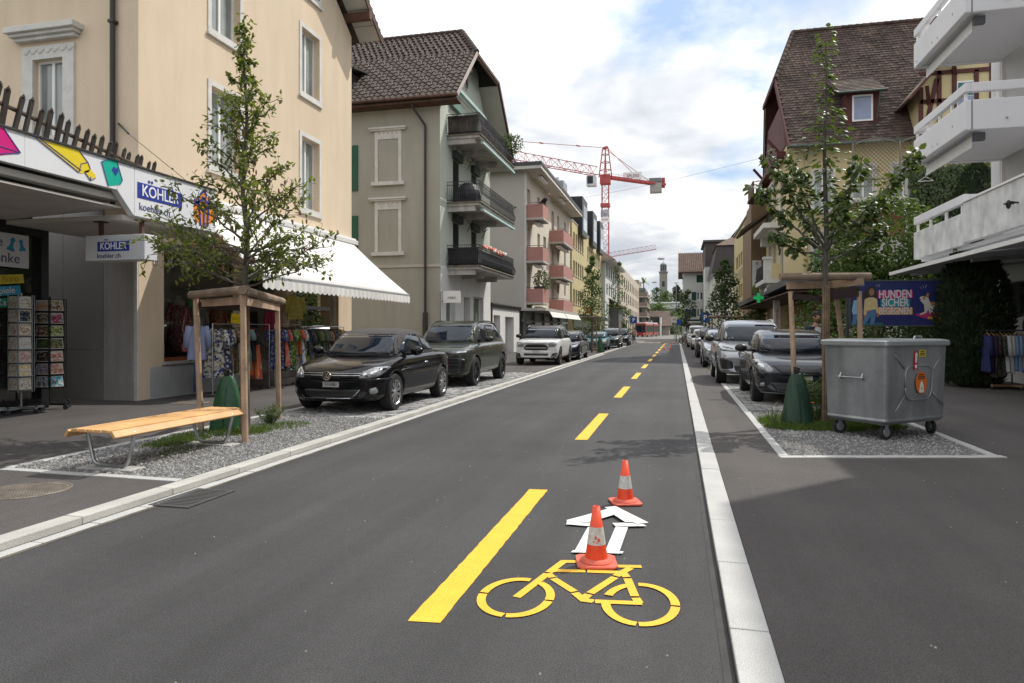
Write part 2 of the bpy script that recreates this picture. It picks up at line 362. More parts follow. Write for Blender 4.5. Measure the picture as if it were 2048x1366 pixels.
def edging(parent, a, c, w, L, z, h=.012):
 a = V((*a, 0)); c = V((*c, 0)); d = (c - a); n = max(1, int(d.length / L)); d = d / n; ang = math.atan2(d.y, d.x); bb = None
 for i in range(n):
  if bb is None: b = MB(); b.box(.003, d.length - .003, -w / 2, w / 2, -.03, h); bb = o = b.build('edging_stone', granite, parent, bevel=.006)
  else: o = bb.copy(); COL.objects.link(o)
  p = a + d * i; o.location = (p.x, p.y, z + rnd.uniform(-.002, .002)); o.rotation_euler = (0, 0, ang + rnd.uniform(-.006, .006))
BL = [(-7.12, 6.0), (-4.87, 5.95), (-4.87, 10.9), (-7.02, 10.9)]
bl = sheet('left_gravel_bed', BL, .064, gravel_soil); pebbles(BL, 9000, .066, 'gravel')
edging(bl, (-7.14, 5.93), (-4.88, 5.9), .11, .5, .06); edging(bl, (-7.16, 6.0), (-7.06, 23.4), .12, .5, .06)
BR = [(1.32, 8.85), (3.66, 9.43), (3.62, 13.6), (1.32, 13.6)]
br = sheet('right_gravel_bed', BR, .050, gravel_soil); pebbles(BR, 6000, .052, 'gravel', .008, .02)
edging(br, (1.2, 8.76), (3.84, 9.41), .13, .30, .045); edging(br, (1.26, 8.84), (1.30, 36), .11, .5, .045); edging(br, (3.74, 9.46), (3.70, 19), .12, .3, .045)
# rough stone paving of the parking bays
cob = mat('rough_paving', (.33, .325, .315), .9, .25, 5, bump=.5, bscale=60, fine=.35, fscale=70, island=.3)
def bay(name, x0, x1, y0, y1, z, stuff=True):
 p = sheet(name, [(x0, y0), (x1, y0), (x1, y1), (x0, y1)], z, gravel_soil); b = MB(); y = y0
 while y < y1 - .1:
  x = x0 + rnd.uniform(-.05, 0)
  while x < x1 - .1:
   w = rnd.uniform(.12, .19); h = z + rnd.uniform(.006, .018); j = lambda: rnd.uniform(-.008, .008)
   a = [(x + j(), y + j()), (x + w - .018 + j(), y + j()), (x + w - .018 + j(), y + .145 + j()), (x + j(), y + .145 + j())]
   b.add([(px, py, h + rnd.uniform(-.004, .004)) for px, py in a] + [(px, py, z) for px, py in a], [(0, 1, 2, 3), (4, 5, 1, 0), (5, 6, 2, 1), (6, 7, 3, 2), (7, 4, 0, 3)]); x += w
  y += .165
 o = b.build('paving_stone', cob, p, fix=False); o['kind'] = 'stuff'; return p
bay('left_parking_bay', -7.0, -4.88, 11.0, 23.6, .062)
bay('right_parking_bay', 1.36, 3.62, 13.7, 26, .047)
b = MB(); b.box(-6.99, -4.9, 10.86, 10.99, .0, .07); o = b.build('bay_sill', granite_warm, bl, bevel=.005)
sheet('tar_seam', [(.205, -12), (.258, -12), (.258, 86), (.205, 86)], .003, mat('tar', (.03, .028, .026), .7, .4, 6, fine=.3), parent=road)
sheet('dust_strip', [(-4.585, -12), (-4.52, -12), (-4.52, 86), (-4.585, 86)], .0025, mat('road_dust', (.12, .105, .085), .95, .5, 5, fine=.4), parent=road)
# litter on the asphalt: crumbs of stone, paper and leaves
b = MB()
for _ in range(260):
 x = rnd.uniform(-4.4, 5); y = rnd.uniform(2.2, 14);
 if .2 < x < .5: continue
 z = .0 if x < .26 else .045; r = rnd.uniform(.003, .009); a = rnd.uniform(0, 6.3); c, s = math.cos(a) * r, math.sin(a) * r
 b.add([(x + c, y + s, z), (x - s, y + c, z), (x - c, y - s, z), (x + s, y - c, z), (x, y, z + r)], [(0, 1, 4), (1, 2, 4), (2, 3, 4), (3, 0, 4)])
o = b.build('grit', mat('grit_pale', (.33, .31, .28), .9, .4, 20), fix=False); o['kind'] = 'stuff'
# ================================================================== BUILDING HELPERS
pane_curtain = mat('curtained_glass', (.30, .33, .32), .06, .3, .9, spec=.9, streak=.4)
def wall(name, fn, u0, u1, v0, v1, holes, m, parent, depth=.3, ends=False, top=True):
 """a wall face on fn's plane with real rectangular openings and their reveals"""
 us = sorted({u0, u1, *[h[0] for h in holes], *[h[1] for h in holes]}); vs_ = sorted({v0, v1, *[h[2] for h in holes], *[h[3] for h in holes]})
 us = [u for u in us if u0 - 1e-6 <= u <= u1 + 1e-6]; vs_ = [v for v in vs_ if v0 - 1e-6 <= v <= v1 + 1e-6]
 b = MB()
 for i in range(len(us) - 1):
  for j in range(len(vs_) - 1):
   uc = (us[i] + us[i + 1]) / 2; vc = (vs_[j] + vs_[j + 1]) / 2
   if any(h[0] < uc < h[1] and h[2] < vc < h[3] for h in holes): continue
   b.quad(fn(us[i], vs_[j], 0), fn(us[i + 1], vs_[j], 0), fn(us[i + 1], vs_[j + 1], 0), fn(us[i], vs_[j + 1], 0))
 for a, c, d, e in [h[:4] for h in holes] + ([(u0, u1, v0, v1)] if ends else []):
  for p, q in (((a, d), (c, d)), ((c, d), (c, e)), ((c, e), (a, e)), ((a, e), (a, d))): b.quad(fn(*p, 0), fn(*q, 0), fn(*q, -depth), fn(*p, -depth))
 return b.build(name, m, parent, fix=False)
def rect(b, fn, u0, u1, v0, v1, w0, w1, k=None): b.prism([(u0, v0), (u1, v0), (u1, v1), (u0, v1)], fn, w0, w1, k)
def window(parent, fn, h, depth=.16, fr=.06, mul=1, bars=0, fm=None, pm=None, casing=0., cm=None, sill=0., proud=.025, name='window', sm=None, blind=0.):
 u0, u1, v0, v1 = h; fm = fm or white; pm = pm or glass_dark; b = MB()
 for a in ((u0, u0 + fr, v0, v1), (u1 - fr, u1, v0, v1), (u0 + fr, u1 - fr, v0, v0 + fr), (u0 + fr, u1 - fr, v1 - fr, v1)): rect(b, fn, *a, -depth, -depth + .06)
 for i in range(mul): uc = u0 + (u1 - u0) * (i + 1) / (mul + 1); rect(b, fn, uc - fr * .7, uc + fr * .7, v0 + fr, v1 - fr, -depth, -depth + .055)
 for i in range(bars): vc = v0 + (v1 - v0) * (i + 1) / (bars + 1); rect(b, fn, u0 + fr, u1 - fr, vc - .02, vc + .02, -depth, -depth + .05)
 f = b.build(name, fm, parent)
 b = MB(); rect(b, fn, u0 + .01, u1 - .01, v0 + .01, v1 - .01, -depth - .05, -depth + .02); b.build('pane', pm, f)
 if casing:
  b = MB(); c = casing
  for a in ((u0 - c, u0, v0 - c, v1 + c), (u1, u1 + c, v0 - c, v1 + c), (u0, u1, v1, v1 + c), (u0, u1, v0 - c, v0)): rect(b, fn, *a, -.002, proud)
  b.build('casing', cm or white, f)
 if sill:
  b = MB(); rect(b, fn, u0 - casing - .03, u1 + casing + .03, v0 - casing - .07, v0 - casing - .002, -.002, sill); b.build('sill', sm or cm or white, f)
 if blind:
  b = MB(); z = v1 - .03
  while z > v1 - (v1 - v0) * blind: rect(b, fn, u0 + .02, u1 - .02, z - .05, z - .006, -depth + .063, -depth + .085); z -= .055
  b.build('roller_blind', mat('blind_grey', (.5, .5, .49), .6, .05), f)
 return f
def solid(name, m, parent, *boxes, bevel=0.):
 for x in boxes: b = MB(); b.box(*x); o = b.build(name, m, parent, bevel=bevel)
 return o
def pipe(name, parent, pts, r=.045, m=None, n=8): b = MB(); b.tube(pts, r, n); return b.build(name, m or darkmetal, parent, smooth=False)
# ================================================================== BEIGE BUILDING
render_beige = mat('beige_render', (.67, .54, .39), .9, .05, .5, bump=.25, bscale=45, fine=.07, fscale=60, streak=.04)
stone_white = mat('stone_trim', (.62, .60, .56), .8, .1, 3, fine=.12, fscale=40)
plinth_m = mat('grey_plinth', (.43, .435, .44), .85, .1, 2, bump=.15, streak=.1)
timber_brown = mat('brown_timber', (.10, .048, .030), .75, .3, 3, streak=.2)
soffit_m = mat('soffit_boards', (.50, .47, .42), .8, .08, 2)
tile_brown = mat('roof_tile_brown', (.078, .052, .040), .85, .35, 4, bump=.2, bscale=40)
BX, BY0, BY1 = -11.25, 12.37, 22.25
bb = thing('beige_building', 'cream rendered corner house with white window surrounds above the dress shop', 'building', (-15, 17, 0), fixed=True)
F = FX(BX)
up = [(14.72, 15.86, 5.68, 7.66), (14.72, 15.86, 9.08, 10.98), (18.92, 19.98, 5.38, 7.58), (18.92, 19.98, 8.96, 10.95)]
shop1 = (13.12, 15.86, .86, 3.42); door = (16.24, 18.1, .0, 3.3); shop2 = (18.62, 21.3, 1.0, 3.2)
wall('street_wall', F, BY0, BY1, 0, 12.0, up + [shop1, door, shop2], render_beige, bb, .45)
b = MB(); b.prism([(BY0, 12.0), (BY1, 12.0), (17.3, 15.5)], F, -.3, 0); b.build('gable_wall', render_beige, bb)
for h in up: window(bb, F, h, .24, .055, 1, casing=.13, cm=stone_white, sill=.07, pm=pane_curtain)
b = MB(); rect(b, F, 18.8, 20.1, 12.02, 13.4, .0, .03); at_ = b.build('window', stone_white, bb); b = MB(); rect(b, F, 18.95, 19.95, 12.2, 13.3, .03, .05); b.build('pane', glass_dark, at_); b = MB(); rect(b, F, 18.77, 20.13, 11.94, 12.02, 0, .08); b.build('sill', stone_white, at_)
G = FY(BY0); up2 = (-14.02, -13.2, 5.9, 7.62)
panel_grey = mat('grey_panel', (.24, .225, .21), .7, .06, 1.5, bump=.08, bscale=300)
wall('end_wall', G, -22, BX, 0, 12.0, [up2], render_beige, bb, .35)
window(bb, G, up2, .16, .05, 1, casing=.3, cm=stone_white, pm=pane_curtain, proud=.05)
b = MB()
for k, (e, z0, z1) in enumerate(((0, 8.02, 8.1), (.06, 8.1, 8.17), (.12, 8.17, 8.3))): rect(b, G, -14.45 - e, -12.8 + e, z0, z1, 0, .14 + e * 1.3)
o = b.build('window_cornice', stone_white, bb, bevel=.012)
b = MB()
for i in range(7): u = -14.2 + i * .2; b.ball(G(u, 7.8, .055), .07, .02, .06, 8, 6); b.ball(G(u + .09, 7.83, .055), .035, .015, .035, 8, 6)
b.build('carved_frieze', stone_white, bb)
pipe('downpipe', bb, [G(-11.83, 4.3, .09), G(-11.83, 12, .09)], .055, mat('pipe_brown', (.03, .022, .018), .5))
solid('pipe_collar', MAT['pipe_brown'], bb, (-11.9, -11.76, BY0 - .16, BY0, 8.2, 8.26))
# ground floor: ribbed panel, grey panels, plinth
b = MB()
for i in range(14): rect(b, G, -12.12 + i * .056, -12.12 + i * .056 + .046, .05, 3.55, 0, .03)
o = b.build('ribbed_panel', mat('rib_grey', (.40, .375, .36), .7, .08, 2, streak=.12), bb); o['kind'] = 'stuff'
for i, (a, c, d, e) in enumerate(((-13.2, -12.14, .05, 1.15), (-13.2, -12.14, 1.158, 4.3), (-14.4, -13.21, .05, 1.15), (-14.4, -13.21, 1.158, 4.3))): b = MB(); rect(b, G, a, c, d, e, 0, .025); b.build('grey_panel', panel_grey, bb)
b = MB(); rect(b, G, -11.335, BX - .004, 0, 3.5, 0, .035); b.build('corner_strip', stone_white, bb)
b = MB(); rect(b, F, 12.7, 15.9, .0, .76, 0, .06); b.build('plinth', plinth_m, bb); b = MB(); rect(b, F, 18.15, 22.2, 0, .9, 0, .05); b.build('plinth', plinth_m, bb)
b = MB(); rect(b, F, 13.05, 15.95, .80, .86, 0, .09); b.build('shop_sill', plinth_m, bb); b = MB(); rect(b, F, 18.55, 21.4, .93, 1.0, 0, .09); b.build('shop_sill', plinth_m, bb)
# roof with verge over the street
vb = -10.4
def slab(name, m, parent, P, th):     # slab from a quad of points, thickness down
 b = MB(); n = V(P[1]) - V(P[0]); n = n.cross(V(P[3]) - V(P[0])).normalized() * (-th if n.cross(V(P[3]) - V(P[0])).z > 0 else th)
 vs = [V(p) for p in P] + [V(p) + n for p in P]; b.add(vs, [(0, 1, 2, 3), (7, 6, 5, 4), (0, 4, 5, 1), (1, 5, 6, 2), (2, 6, 7, 3), (3, 7, 4, 0)]); return b.build(name, m, parent)
sl_ = .70; ez = 12.12; ry = 17.3; rz = ez + (22.95 - ry) * sl_
slab('roof', tile_brown, bb, [(-24, 22.95, ez), (vb, 22.95, ez), (vb, ry, rz), (-24, ry, rz)], .08)
slab('roof', tile_brown, bb, [(-24, ry, rz), (vb, ry, rz), (vb, 11.65, ez), (-24, 11.65, ez)], .08)
b = MB(); dz = -.1
for s in (1, -1):
 a = V((vb + .02, 22.95 if s > 0 else 11.65, ez + dz)); c = V((vb + .02, ry, rz + dz)); b.bar(a, c, .05, .22);
b.build('verge_board', timber_brown, bb)
b = MB()
for i in range(11):
 y0 = 22.9 - i * .5; z0 = ez - .10 + (22.95 - y0) * sl_; y1 = y0 - .485; z1 = z0 + .485 * sl_
 b.add([(BX, y0, z0), (vb, y0, z0), (vb, y1, z1), (BX, y1, z1), (BX, y0, z0 + .02), (vb, y0, z0 + .02), (vb, y1, z1 + .02), (BX, y1, z1 + .02)], [(0, 1, 2, 3), (7, 6, 5, 4), (0, 4, 5, 1), (1, 5, 6, 2), (2, 6, 7, 3), (3, 7, 4, 0)])
b.build('soffit_board', soffit_m, bb)
b = MB(); b.bar((BX - .2, 21.9, ez + .38), (vb + .06, 21.9, ez + .38), .2, .26); b.build('purlin', timber_brown, bb)
b = MB();
for i in range(26): y = 22.95 - i * .22; z = ez + i * .22 * sl_; b.box(vb - .02, vb + .05, y - .24, y - .0, z - .02, z + .11)
o = b.build('verge_tile', tile_brown, bb); o['kind'] = 'stuff'
for s in (0, 1): solid('back_wall', render_beige, bb, (-22, -21.7, BY0 + .3, BY1, 0, 12), (-21.7, BX - .4, BY1 - .3, BY1, 0, 12.0)) if s == 0 else None
solid('floor_slab', mat('dark_room', (.05, .045, .04), .9), bb, (-21.5, BX - .1, 12.8, 22.0, 3.5, 4.4))
# shop interior: warm back wall
room = mat('shop_room', (.62, .56, .48), .9, .25, 1.5)
solid('shop_back_wall', room, bb, (-13.6, -13.5, 12.7, 22.0, .05, 3.5), (-13.5, -11.3, 16.0, 16.1, .05, 3.5), (-13.5, -11.3, 18.3, 18.4, .05, 3.5), (-13.5, -11.3, 12.72, 12.78, .05, 3.5))
solid('display_floor', mat('orange_wood', (.20, .055, .02), .6, .25, 4, streak=.2), bb, (-13.4, -11.33, 12.8, 15.98, .3, .95), (-13.4, -11.33, 18.45, 21.9, .3, 1.0))
for h, m_ in ((shop1, 2), (shop2, 1)):
 b = MB(); fr = .05
 for a in ((h[0], h[0] + fr, h[2], h[3]), (h[1] - fr, h[1], h[2], h[3]), (h[0] + fr, h[1] - fr, h[2], h[2] + fr), (h[0] + fr, h[1] - fr, h[3] - fr, h[3])): rect(b, F, *a, -.2, -.13)
 f = b.build('shop_window', stone_white, bb); b = MB(); u0, u1, v0, v1 = h; b.quad(F(u0, v0, -.17), F(u1, v0, -.17), F(u1, v1, -.17), F(u0, v1, -.17)); b.build('pane', glass_thin, f)
for s, y in zip('BRAG', (12.86, 13.5, 13.98, 14.7)): text(s, .34, F(y, 3.13, .012 if y < 13 else -.15), ROT_PX, mat('letter_cream', (.55, .50, .44), .6), bb, 'shop_letter', .008)
# entrance steps
for i in range(5): solid('step', mat('step_stone', (.20, .18, .165), .85, .15, 3), bb, (-11.9 - i * .0, BX + .62 - i * .3, 16.9 - .25 + i * .06, 18.5 - i * .06, .05 + i * .17, .05 + (i + 1) * .17), bevel=.015)
solid('shop_door', mat('door_dark', (.06, .05, .045), .5), bb, (-12.3, -12.22, 16.24, 18.1, .8, 3.2))
pipe('handrail', bb, [(-11.0, 16.75, 1.05), (-12.1, 17.0, 1.75)], .025, mat('rail_steel', (.1, .1, .1), .4))
# awning
aw = thing('shop_awning', 'large white fabric awning with a scalloped valance over the dress shop', 'awning', (-11, 17.5, 4.6), fixed=True)
canvas = mat_leaf('white_canvas', (.86, .845, .81), (.86, .845, .81), .85, 1.2, .1, .28); MAT['white_canvas'].node_tree.nodes['Translucent BSDF'].inputs[0].default_value = (.7, .66, .6, 1)
AY0, AY1, AXF, AZF = 13.3, 21.85, -8.92, 2.74
solid('cassette', mat('awning_case', (.62, .61, .59), .5, .05), aw, (-11.25, -10.93, 13.4, 22.15, 4.56, 4.72), bevel=.02)
solid('wall_rail', white, aw, (-11.25, -11.05, 13.4, 22.2, 4.74, 4.80))
b = MB()
def awp(u, v): return (-10.98 + (AXF + 10.98) * v, AY0 + .25 * (1 - v) + (AY1 - AY0 - .25 * (1 - v)) * u, 4.56 + (AZF + .05 - 4.56) * v - .05 * math.sin(math.pi * v))
b.grid(awp, 30, 8); o = b.build('fabric', canvas, aw, smooth=True, fix=False); sm_ = o.modifiers.new('thick', 'SOLIDIFY'); sm_.thickness = .006
solid('front_bar', mat('bar_grey', (.45, .46, .48), .4, .05, metal=.5), aw, (AXF - .03, AXF + .05, AY0, AY1, AZF - .03, AZF + .06), bevel=.015)
b = MB(); vs = []; nS = 36
for i in range(nS * 6 + 1):
 y = AY0 + .02 + (AY1 - AY0 - .04) * i / (nS * 6); z = AZF - .2 - .055 * abs(math.sin(math.pi * i / 6)); x = AXF + .055 + .008 * math.sin(i * .9); vs += [(x, y, AZF - .02), (x + .004 * math.sin(i), y, z)]
b.add(vs, [(2 * i, 2 * i + 2, 2 * i + 3, 2 * i + 1) for i in range(nS * 6)]); o = b.build('valance', canvas, aw, fix=False); o.modifiers.new('t', 'SOLIDIFY').thickness = .004
for y in (15.0, 20.2):
 b = MB(); b.bar((-10.98, y, 4.5), (-10.0, y + .7, 3.5), .06, .05); b.bar((-10.0, y + .7, 3.5), (AXF, y + .1, AZF), .05, .045); b.build('folding_arm', mat('arm_grey', (.3, .3, .31), .4, metal=.6), aw)
# ================================================================== KÖHLER SHOP with canopy
ks = thing('stationery_shop', 'low shop front with black framed glazing and dark panels beneath the long white canopy', 'shop', (-14, 6, 0), fixed=True)
SX = -12.0; S = FX(SX)
bl_ = mat('black_frame', (.012, .012, .013), .4)
solid('shop_wall', mat('shop_wall', (.18, .16, .15), .85), ks, (-21, SX - .35, -6, 10.86, 0, 4.3))
b = MB(); rect(b, S, -3, 10.88, 3.38, 3.6, -.3, .02); rect(b, S, -3, 10.88, 0, .25, -.3, .02)
for y in (-3, .5, 4, 7.3, 10.72): rect(b, S, y, y + .16, .25, 3.38, -.3, .02)
wf = b.build('window', bl_, ks); b = MB(); b.quad(S(-3, .25, -.1), S(10.86, .25, -.1), S(10.86, 3.38, -.1), S(-3, 3.38, -.1)); b.build('pane', mat('shop_dark_glass', (.018, .016, .015), .05, .5, 1.5, spec=.9), wf, fix=False)
b = MB(); rect(b, S, 7.7, 10.42, 2.74, 3.36, .03, .06); sp = b.build('sign_panel', mat('sign_white', (.66, .66, .67), .5, .03), ks)
ink = mat('ink_navy', (.03, .04, .12), .5)
text('Spiele', .26, S(9.60, 3.19, .062), ROT_PX, ink, sp); text('Geschenke', .26, S(9.66, 2.90, .062), ROT_PX, ink, sp)
b = MB(); pawn = mat('pawn_blue', (.02, .25, .42), .4)
for y, s in ((10.08, .78), (10.27, .66)):
 ang = .25 if y < 10.1 else -.2
 pr_ = [(-.10, -.17), (.10, -.17), (.09, -.11), (.05, -.06), (.035, .05), (.06, .07), (.055, .12), (.02, .15), (-.02, .15), (-.055, .12), (-.06, .07), (-.035, .05), (-.05, -.06), (-.09, -.11)]
 b.prism([(y + (p * math.cos(ang) + q * math.sin(ang)) * s, 3.17 + (q * math.cos(ang) - p * math.sin(ang)) * s) for p, q in pr_], S, .061, .066 + (.004 if s < .7 else 0))
b.build('pawn_emblem', pawn, sp)
for i, (w_, c, y, z) in enumerate((('Büro', (.62, .5, .04), 10.08, 2.52), ('Spiele', (.03, .34, .55), 9.98, 2.30), ('Karten', (.02, .33, .22), 10.06, 2.09))):
 b = MB(); a = .11; W_, H_ = .46 - .06 * (i == 0), .085
 b.prism([(y + p * math.cos(a) - q * math.sin(a), z + p * math.sin(a) + q * math.cos(a)) for p, q in ((-W_ / 1.4, -H_), (W_ / 1.6, -H_), (W_ / 1.6, H_), (-W_ / 1.4, H_))], S, .03, .045); o = b.build('word_sign', mat('word_%d' % i, c, .5), ks)
 text(w_, .17, S(y - .02, z, .047), Matrix(((0, 0, 1), (math.cos(a), -math.sin(a), 0), (math.sin(a), math.cos(a), 0))), white if i else mat('ochre_ink', (.35, .25, .02), .5), o)
cn = thing('shop_canopy', 'white shop canopy fascia with colourful drawings and the blue lettered name panel', 'canopy', (-10.6, 6, 4), fixed=True)
CX = -9.3; C = FX(CX); fas = mat('fascia_white', (.74, .75, .77), .35, .02, 1)
for i, (a, c) in enumerate(((-4, .3), (.31, 4.3), (4.31, 8.05), (8.055, 10.2))): b = MB(); rect(b, C, a, min(c, 9.75), 3.98 if i else 3.98, 4.46, -.12, 0); b.build('fascia_panel', fas, cn)
b = MB(); b.prism([(9.76, 3.97), (10.1, 3.62), (10.13, 3.6), (10.13, 4.46), (9.76, 4.46)], C, -.12, 0); b.build('fascia_panel', fas, cn)
b = MB(); rect(b, C, 10.14, 12.3, 3.6, 4.46, -.12, 0); fp = b.build('fascia_panel', fas, cn)
b = MB(); rect(b, C, 10.2, 11.32, 3.93, 4.21, .002, .006); nb = b.build('name_panel', blue_print, cn); wl = mat('letter_white', (.8, .8, .8), .5)
text('KOHLER', .285, C(10.76, 4.07, .008), ROT_PX, wl, nb, sx=.86, bold=.003)
b = MB()
for y in (10.475, 10.545): b.lathe([(.026, 0), (.026, .006)], 14, Matrix.Translation(C(y, 4.262, .002)) @ ROT_PX.to_4x4())
b.build('umlaut', blue_print, nb)
text('koehler.ch', .185, C(10.62, 3.78, .004), ROT_PX, mat('ink_blue', (.05, .07, .22), .5), nb, sx=.98)
def art(polys, m, name):
 b = MB()
 for k, p in enumerate(polys): b.prism(p, C, .002 + .0015 * k, .005 + .0015 * k)
 return b.build(name, m, cn)
pink = mat('print_magenta', (.62, .005, .19), .35, .03); yel = mat('print_yellow', (.80, .62, .02), .35, .03); grn = mat('print_green', (.0, .42, .30), .35, .03); org = mat('print_orange', (.80, .25, .01), .35, .03)
art([[(6.7, 4.45), (7.72, 4.45), (7.98, 4.16), (7.55, 4.0), (6.7, 3.985)]], pink, 'printed_drawing')
art([[(8.22, 4.45), (8.98, 4.45), (9.15, 4.30), (9.2, 4.20), (9.16, 4.14), (9.02, 4.09), (8.98, 4.10)]], yel, 'printed_drawing'); art([[(9.08, 4.14), (9.2, 4.20), (9.3, 4.13), (9.3, 4.08), (9.2, 4.02)]], yel, 'printed_drawing')
art([[(9.42, 4.38), (9.58, 4.46), (9.74, 4.46), (9.86, 4.16), (9.8, 4.07), (9.56, 4.0)]], grn, 'printed_drawing')
b = MB(); b.prism([(9.63, 4.29), (9.66, 4.345), (9.695, 4.35), (9.71, 4.32), (9.73, 4.35), (9.765, 4.345), (9.77, 4.29), (9.71, 4.2)], C, .006, .009); b.build('printed_heart', blue_print, cn)
b = MB()
for p, q in (((7.72, 4.45), (7.98, 4.16)), ((7.98, 4.16), (7.4, 3.99)), ((7.98, 4.16), (7.2, 4.2)), ((8.22, 4.45), (8.98, 4.10)), ((8.98, 4.45), (9.15, 4.30)), ((9.15, 4.30), (9.2, 4.20)), ((9.15, 4.3), (9.02, 4.25)), ((9.02, 4.25), (8.98, 4.1)), ((9.08, 4.14), (9.2, 4.02)), ((9.2, 4.02), (9.3, 4.08)), ((9.2, 4.02), (9.2, 4.08)), ((8.30, 4.45), (9.02, 4.14)),
   ((9.42, 4.38), (9.56, 4.0)), ((9.42, 4.38), (9.58, 4.46)), ((9.74, 4.46), (9.86, 4.16)), ((9.86, 4.16), (9.8, 4.07))): b.bar(C(*p, .010), C(*q, .010), .011, .004, up=(1, 0, 0))
b.build('drawn_outline', mat('outline_purple', (.05, .05, .28), .5), cn)
hx = [(11.94 + .33 * math.cos(R(a)), 3.99 + .36 * math.sin(R(a))) for a in (90, 150, 210, 270, 330, 30)]; art([hx], org, 'printed_box')
b = MB()
for p, q in ((hx[1], (11.94, 3.99)), (hx[5], (11.94, 3.99)), ((11.94, 3.99), hx[3]), ((11.78, 4.25), (11.84, 3.68)), ((12.1, 4.25), (12.04, 3.68)), ((11.66, 4.08), (12.0, 4.26)), ((12.22, 4.08), (11.88, 4.26)), ((11.84, 4.3), (11.94, 4.4)), ((12.04, 4.3), (11.94, 4.4))): b.bar(C(*p, .009), C(*q, .009), .05, .004, up=(1, 0, 0))
b.build('printed_ribbon', blue_print, cn)
solid('fascia_cap', darkmetal, cn, (CX - .14, CX + .03, -4, 12.32, 4.462, 4.49))
solid('canopy_roof', mat('canopy_roof', (.2, .2, .2), .9), cn, (-12.4, CX - .12, -4, 12.3, 4.34, 4.45))
sb = mat('soffit_plank', (.62, .58, .53), .75, .08, 2)
for i in range(18):
 x0 = -12.05 + i * .145; t = i / 17; zz_ = 3.55 + .35 * max(0, min(1, (x0 + 11.4) / 1.2));
 zz_ = 3.60 + .10 * t; b = MB(); b.add([(x0, -4, zz_), (x0 + .14, -4, zz_ + .0058), (x0 + .14, 10.0, zz_ + .0058), (x0, 10.0, zz_), (x0, -4, zz_ + .03), (x0 + .14, -4, zz_ + .036), (x0 + .14, 10, zz_ + .036), (x0, 10, zz_ + .03)], [(0, 1, 2, 3), (7, 6, 5, 4), (0, 4, 5, 1), (1, 5, 6, 2), (2, 6, 7, 3), (3, 7, 4, 0)]); b.build('soffit_plank', sb, cn)
solid('soffit_box', mat('soffit_box', (.64, .60, .55), .7, .06), cn, (-12.1, CX - .13, 10.0, 12.34, 3.52, 3.6))
solid('awning_case', white, cn, (-9.72, -9.48, -4, 10.05, 3.84, 3.95), bevel=.02)
tl = thing('tube_lamp', 'unlit tube lamp fixed under the shop canopy', 'lamp', (-10.25, 9.4, 3.86), fixed=True)
solid('batten', mat('batten', (.16, .16, .16), .6), tl, (-10.3, -10.2, 8.9, 10.0, 3.80, 3.86)); pipe('tube', tl, [(-10.25, 8.96, 3.775), (-10.25, 9.94, 3.775)], .02, white); solid('end_cap', white, tl, (-10.31, -10.19, 8.84, 8.93, 3.75, 3.87), (-10.31, -10.19, 9.97, 10.06, 3.75, 3.87))
# picket trellis along the canopy edge
pf = thing('picket_trellis', 'weathered dark wooden pickets leaning over the top of the white shop canopy', 'picket fence', (-9.5, 9, 4.46), fixed=True)
dw = mat('weathered_wood', (.045, .035, .028), .9, .3, 6, streak=.3)
for i in range(24):
 y = 6.9 + i * .235 + rnd.uniform(-.03, .03); h = .66 + rnd.uniform(-.04, .05); lx = .17 + rnd.uniform(-.03, .03); ly = .02 + rnd.uniform(-.03, .03)
 b = MB(); a = V((-9.50 - (y - 7) * .277, y, 4.45)); c = a + V((lx, ly, h)); b.bar(a, c, .075, .04); b.add([c + V((-.0375, -.02, 0)), c + V((.0375, -.02, 0)), c + V((.0375, .02, 0)), c + V((-.0375, .02, 0)), c + V((.02, 0, .06))], [(0, 1, 4), (1, 2, 4), (2, 3, 4), (3, 0, 4)]); b.build('picket', dw, pf)
b = MB(); b.tube([(-9.22, 6.3, 4.92), (-9.98, 9, 4.93), (-10.84, 12.3, 4.93)], .036); b.build('rail', mat('rail_wood', (.075, .05, .032), .8, .3, 5), pf)
# box sign
bs = thing('box_sign', 'white box sign with the small blue name panel hanging under the canopy', 'sign', (-9.4, 10.0, 3.05), fixed=True)
BSY = 10.0; solid('box', mat('box_white', (.62, .62, .63), .4, .03), bs, (-10.22, -8.97, BSY, BSY + .3, 2.80, 3.25), bevel=.015)
b = MB(); N = FY(BSY); rect(b, N, -9.95, -9.28, 2.965, 3.135, .002, .006); np_ = b.build('name_panel', blue_print, bs); text('KOHLER', .175, N(-9.615, 3.05, .008), ROT_NY, wl, np_, sx=.84, bold=.002)
b = MB()
for x in (-9.79, -9.745): b.lathe([(.015, 0), (.015, .005)], 12, Matrix.Translation(N(x, 3.168, .002)) @ ROT_NY.to_4x4())
b.build('umlaut', blue_print, np_); text('koehler.ch', .118, N(-9.71, 2.885, .004), ROT_NY, ink, np_)
for x in (-10.02, -9.16): solid('hanger', timber_brown, bs, (x - .03, x + .03, BSY + .12, BSY + .18, 3.25, 3.53)); solid('hanger_plate', timber_brown, bs, (x - .09, x + .09, BSY + .07, BSY + .23, 3.50, 3.52))
# bracket and tension wire on the beige wall
tw = thing('tension_wire', 'thin steel wire running from a wall bracket on the beige house to the awning', 'wire', (BX, 12.4, 5.8), fixed=True)
pipe('bracket', tw, [(-11.75, 12.36, 6.05), (-11.25, 12.1, 5.72)], .02); pipe('wire', tw, [(-11.25, 12.1, 5.72), (-10.6, 13.6, 4.7)], .008, darkmetal, 5)
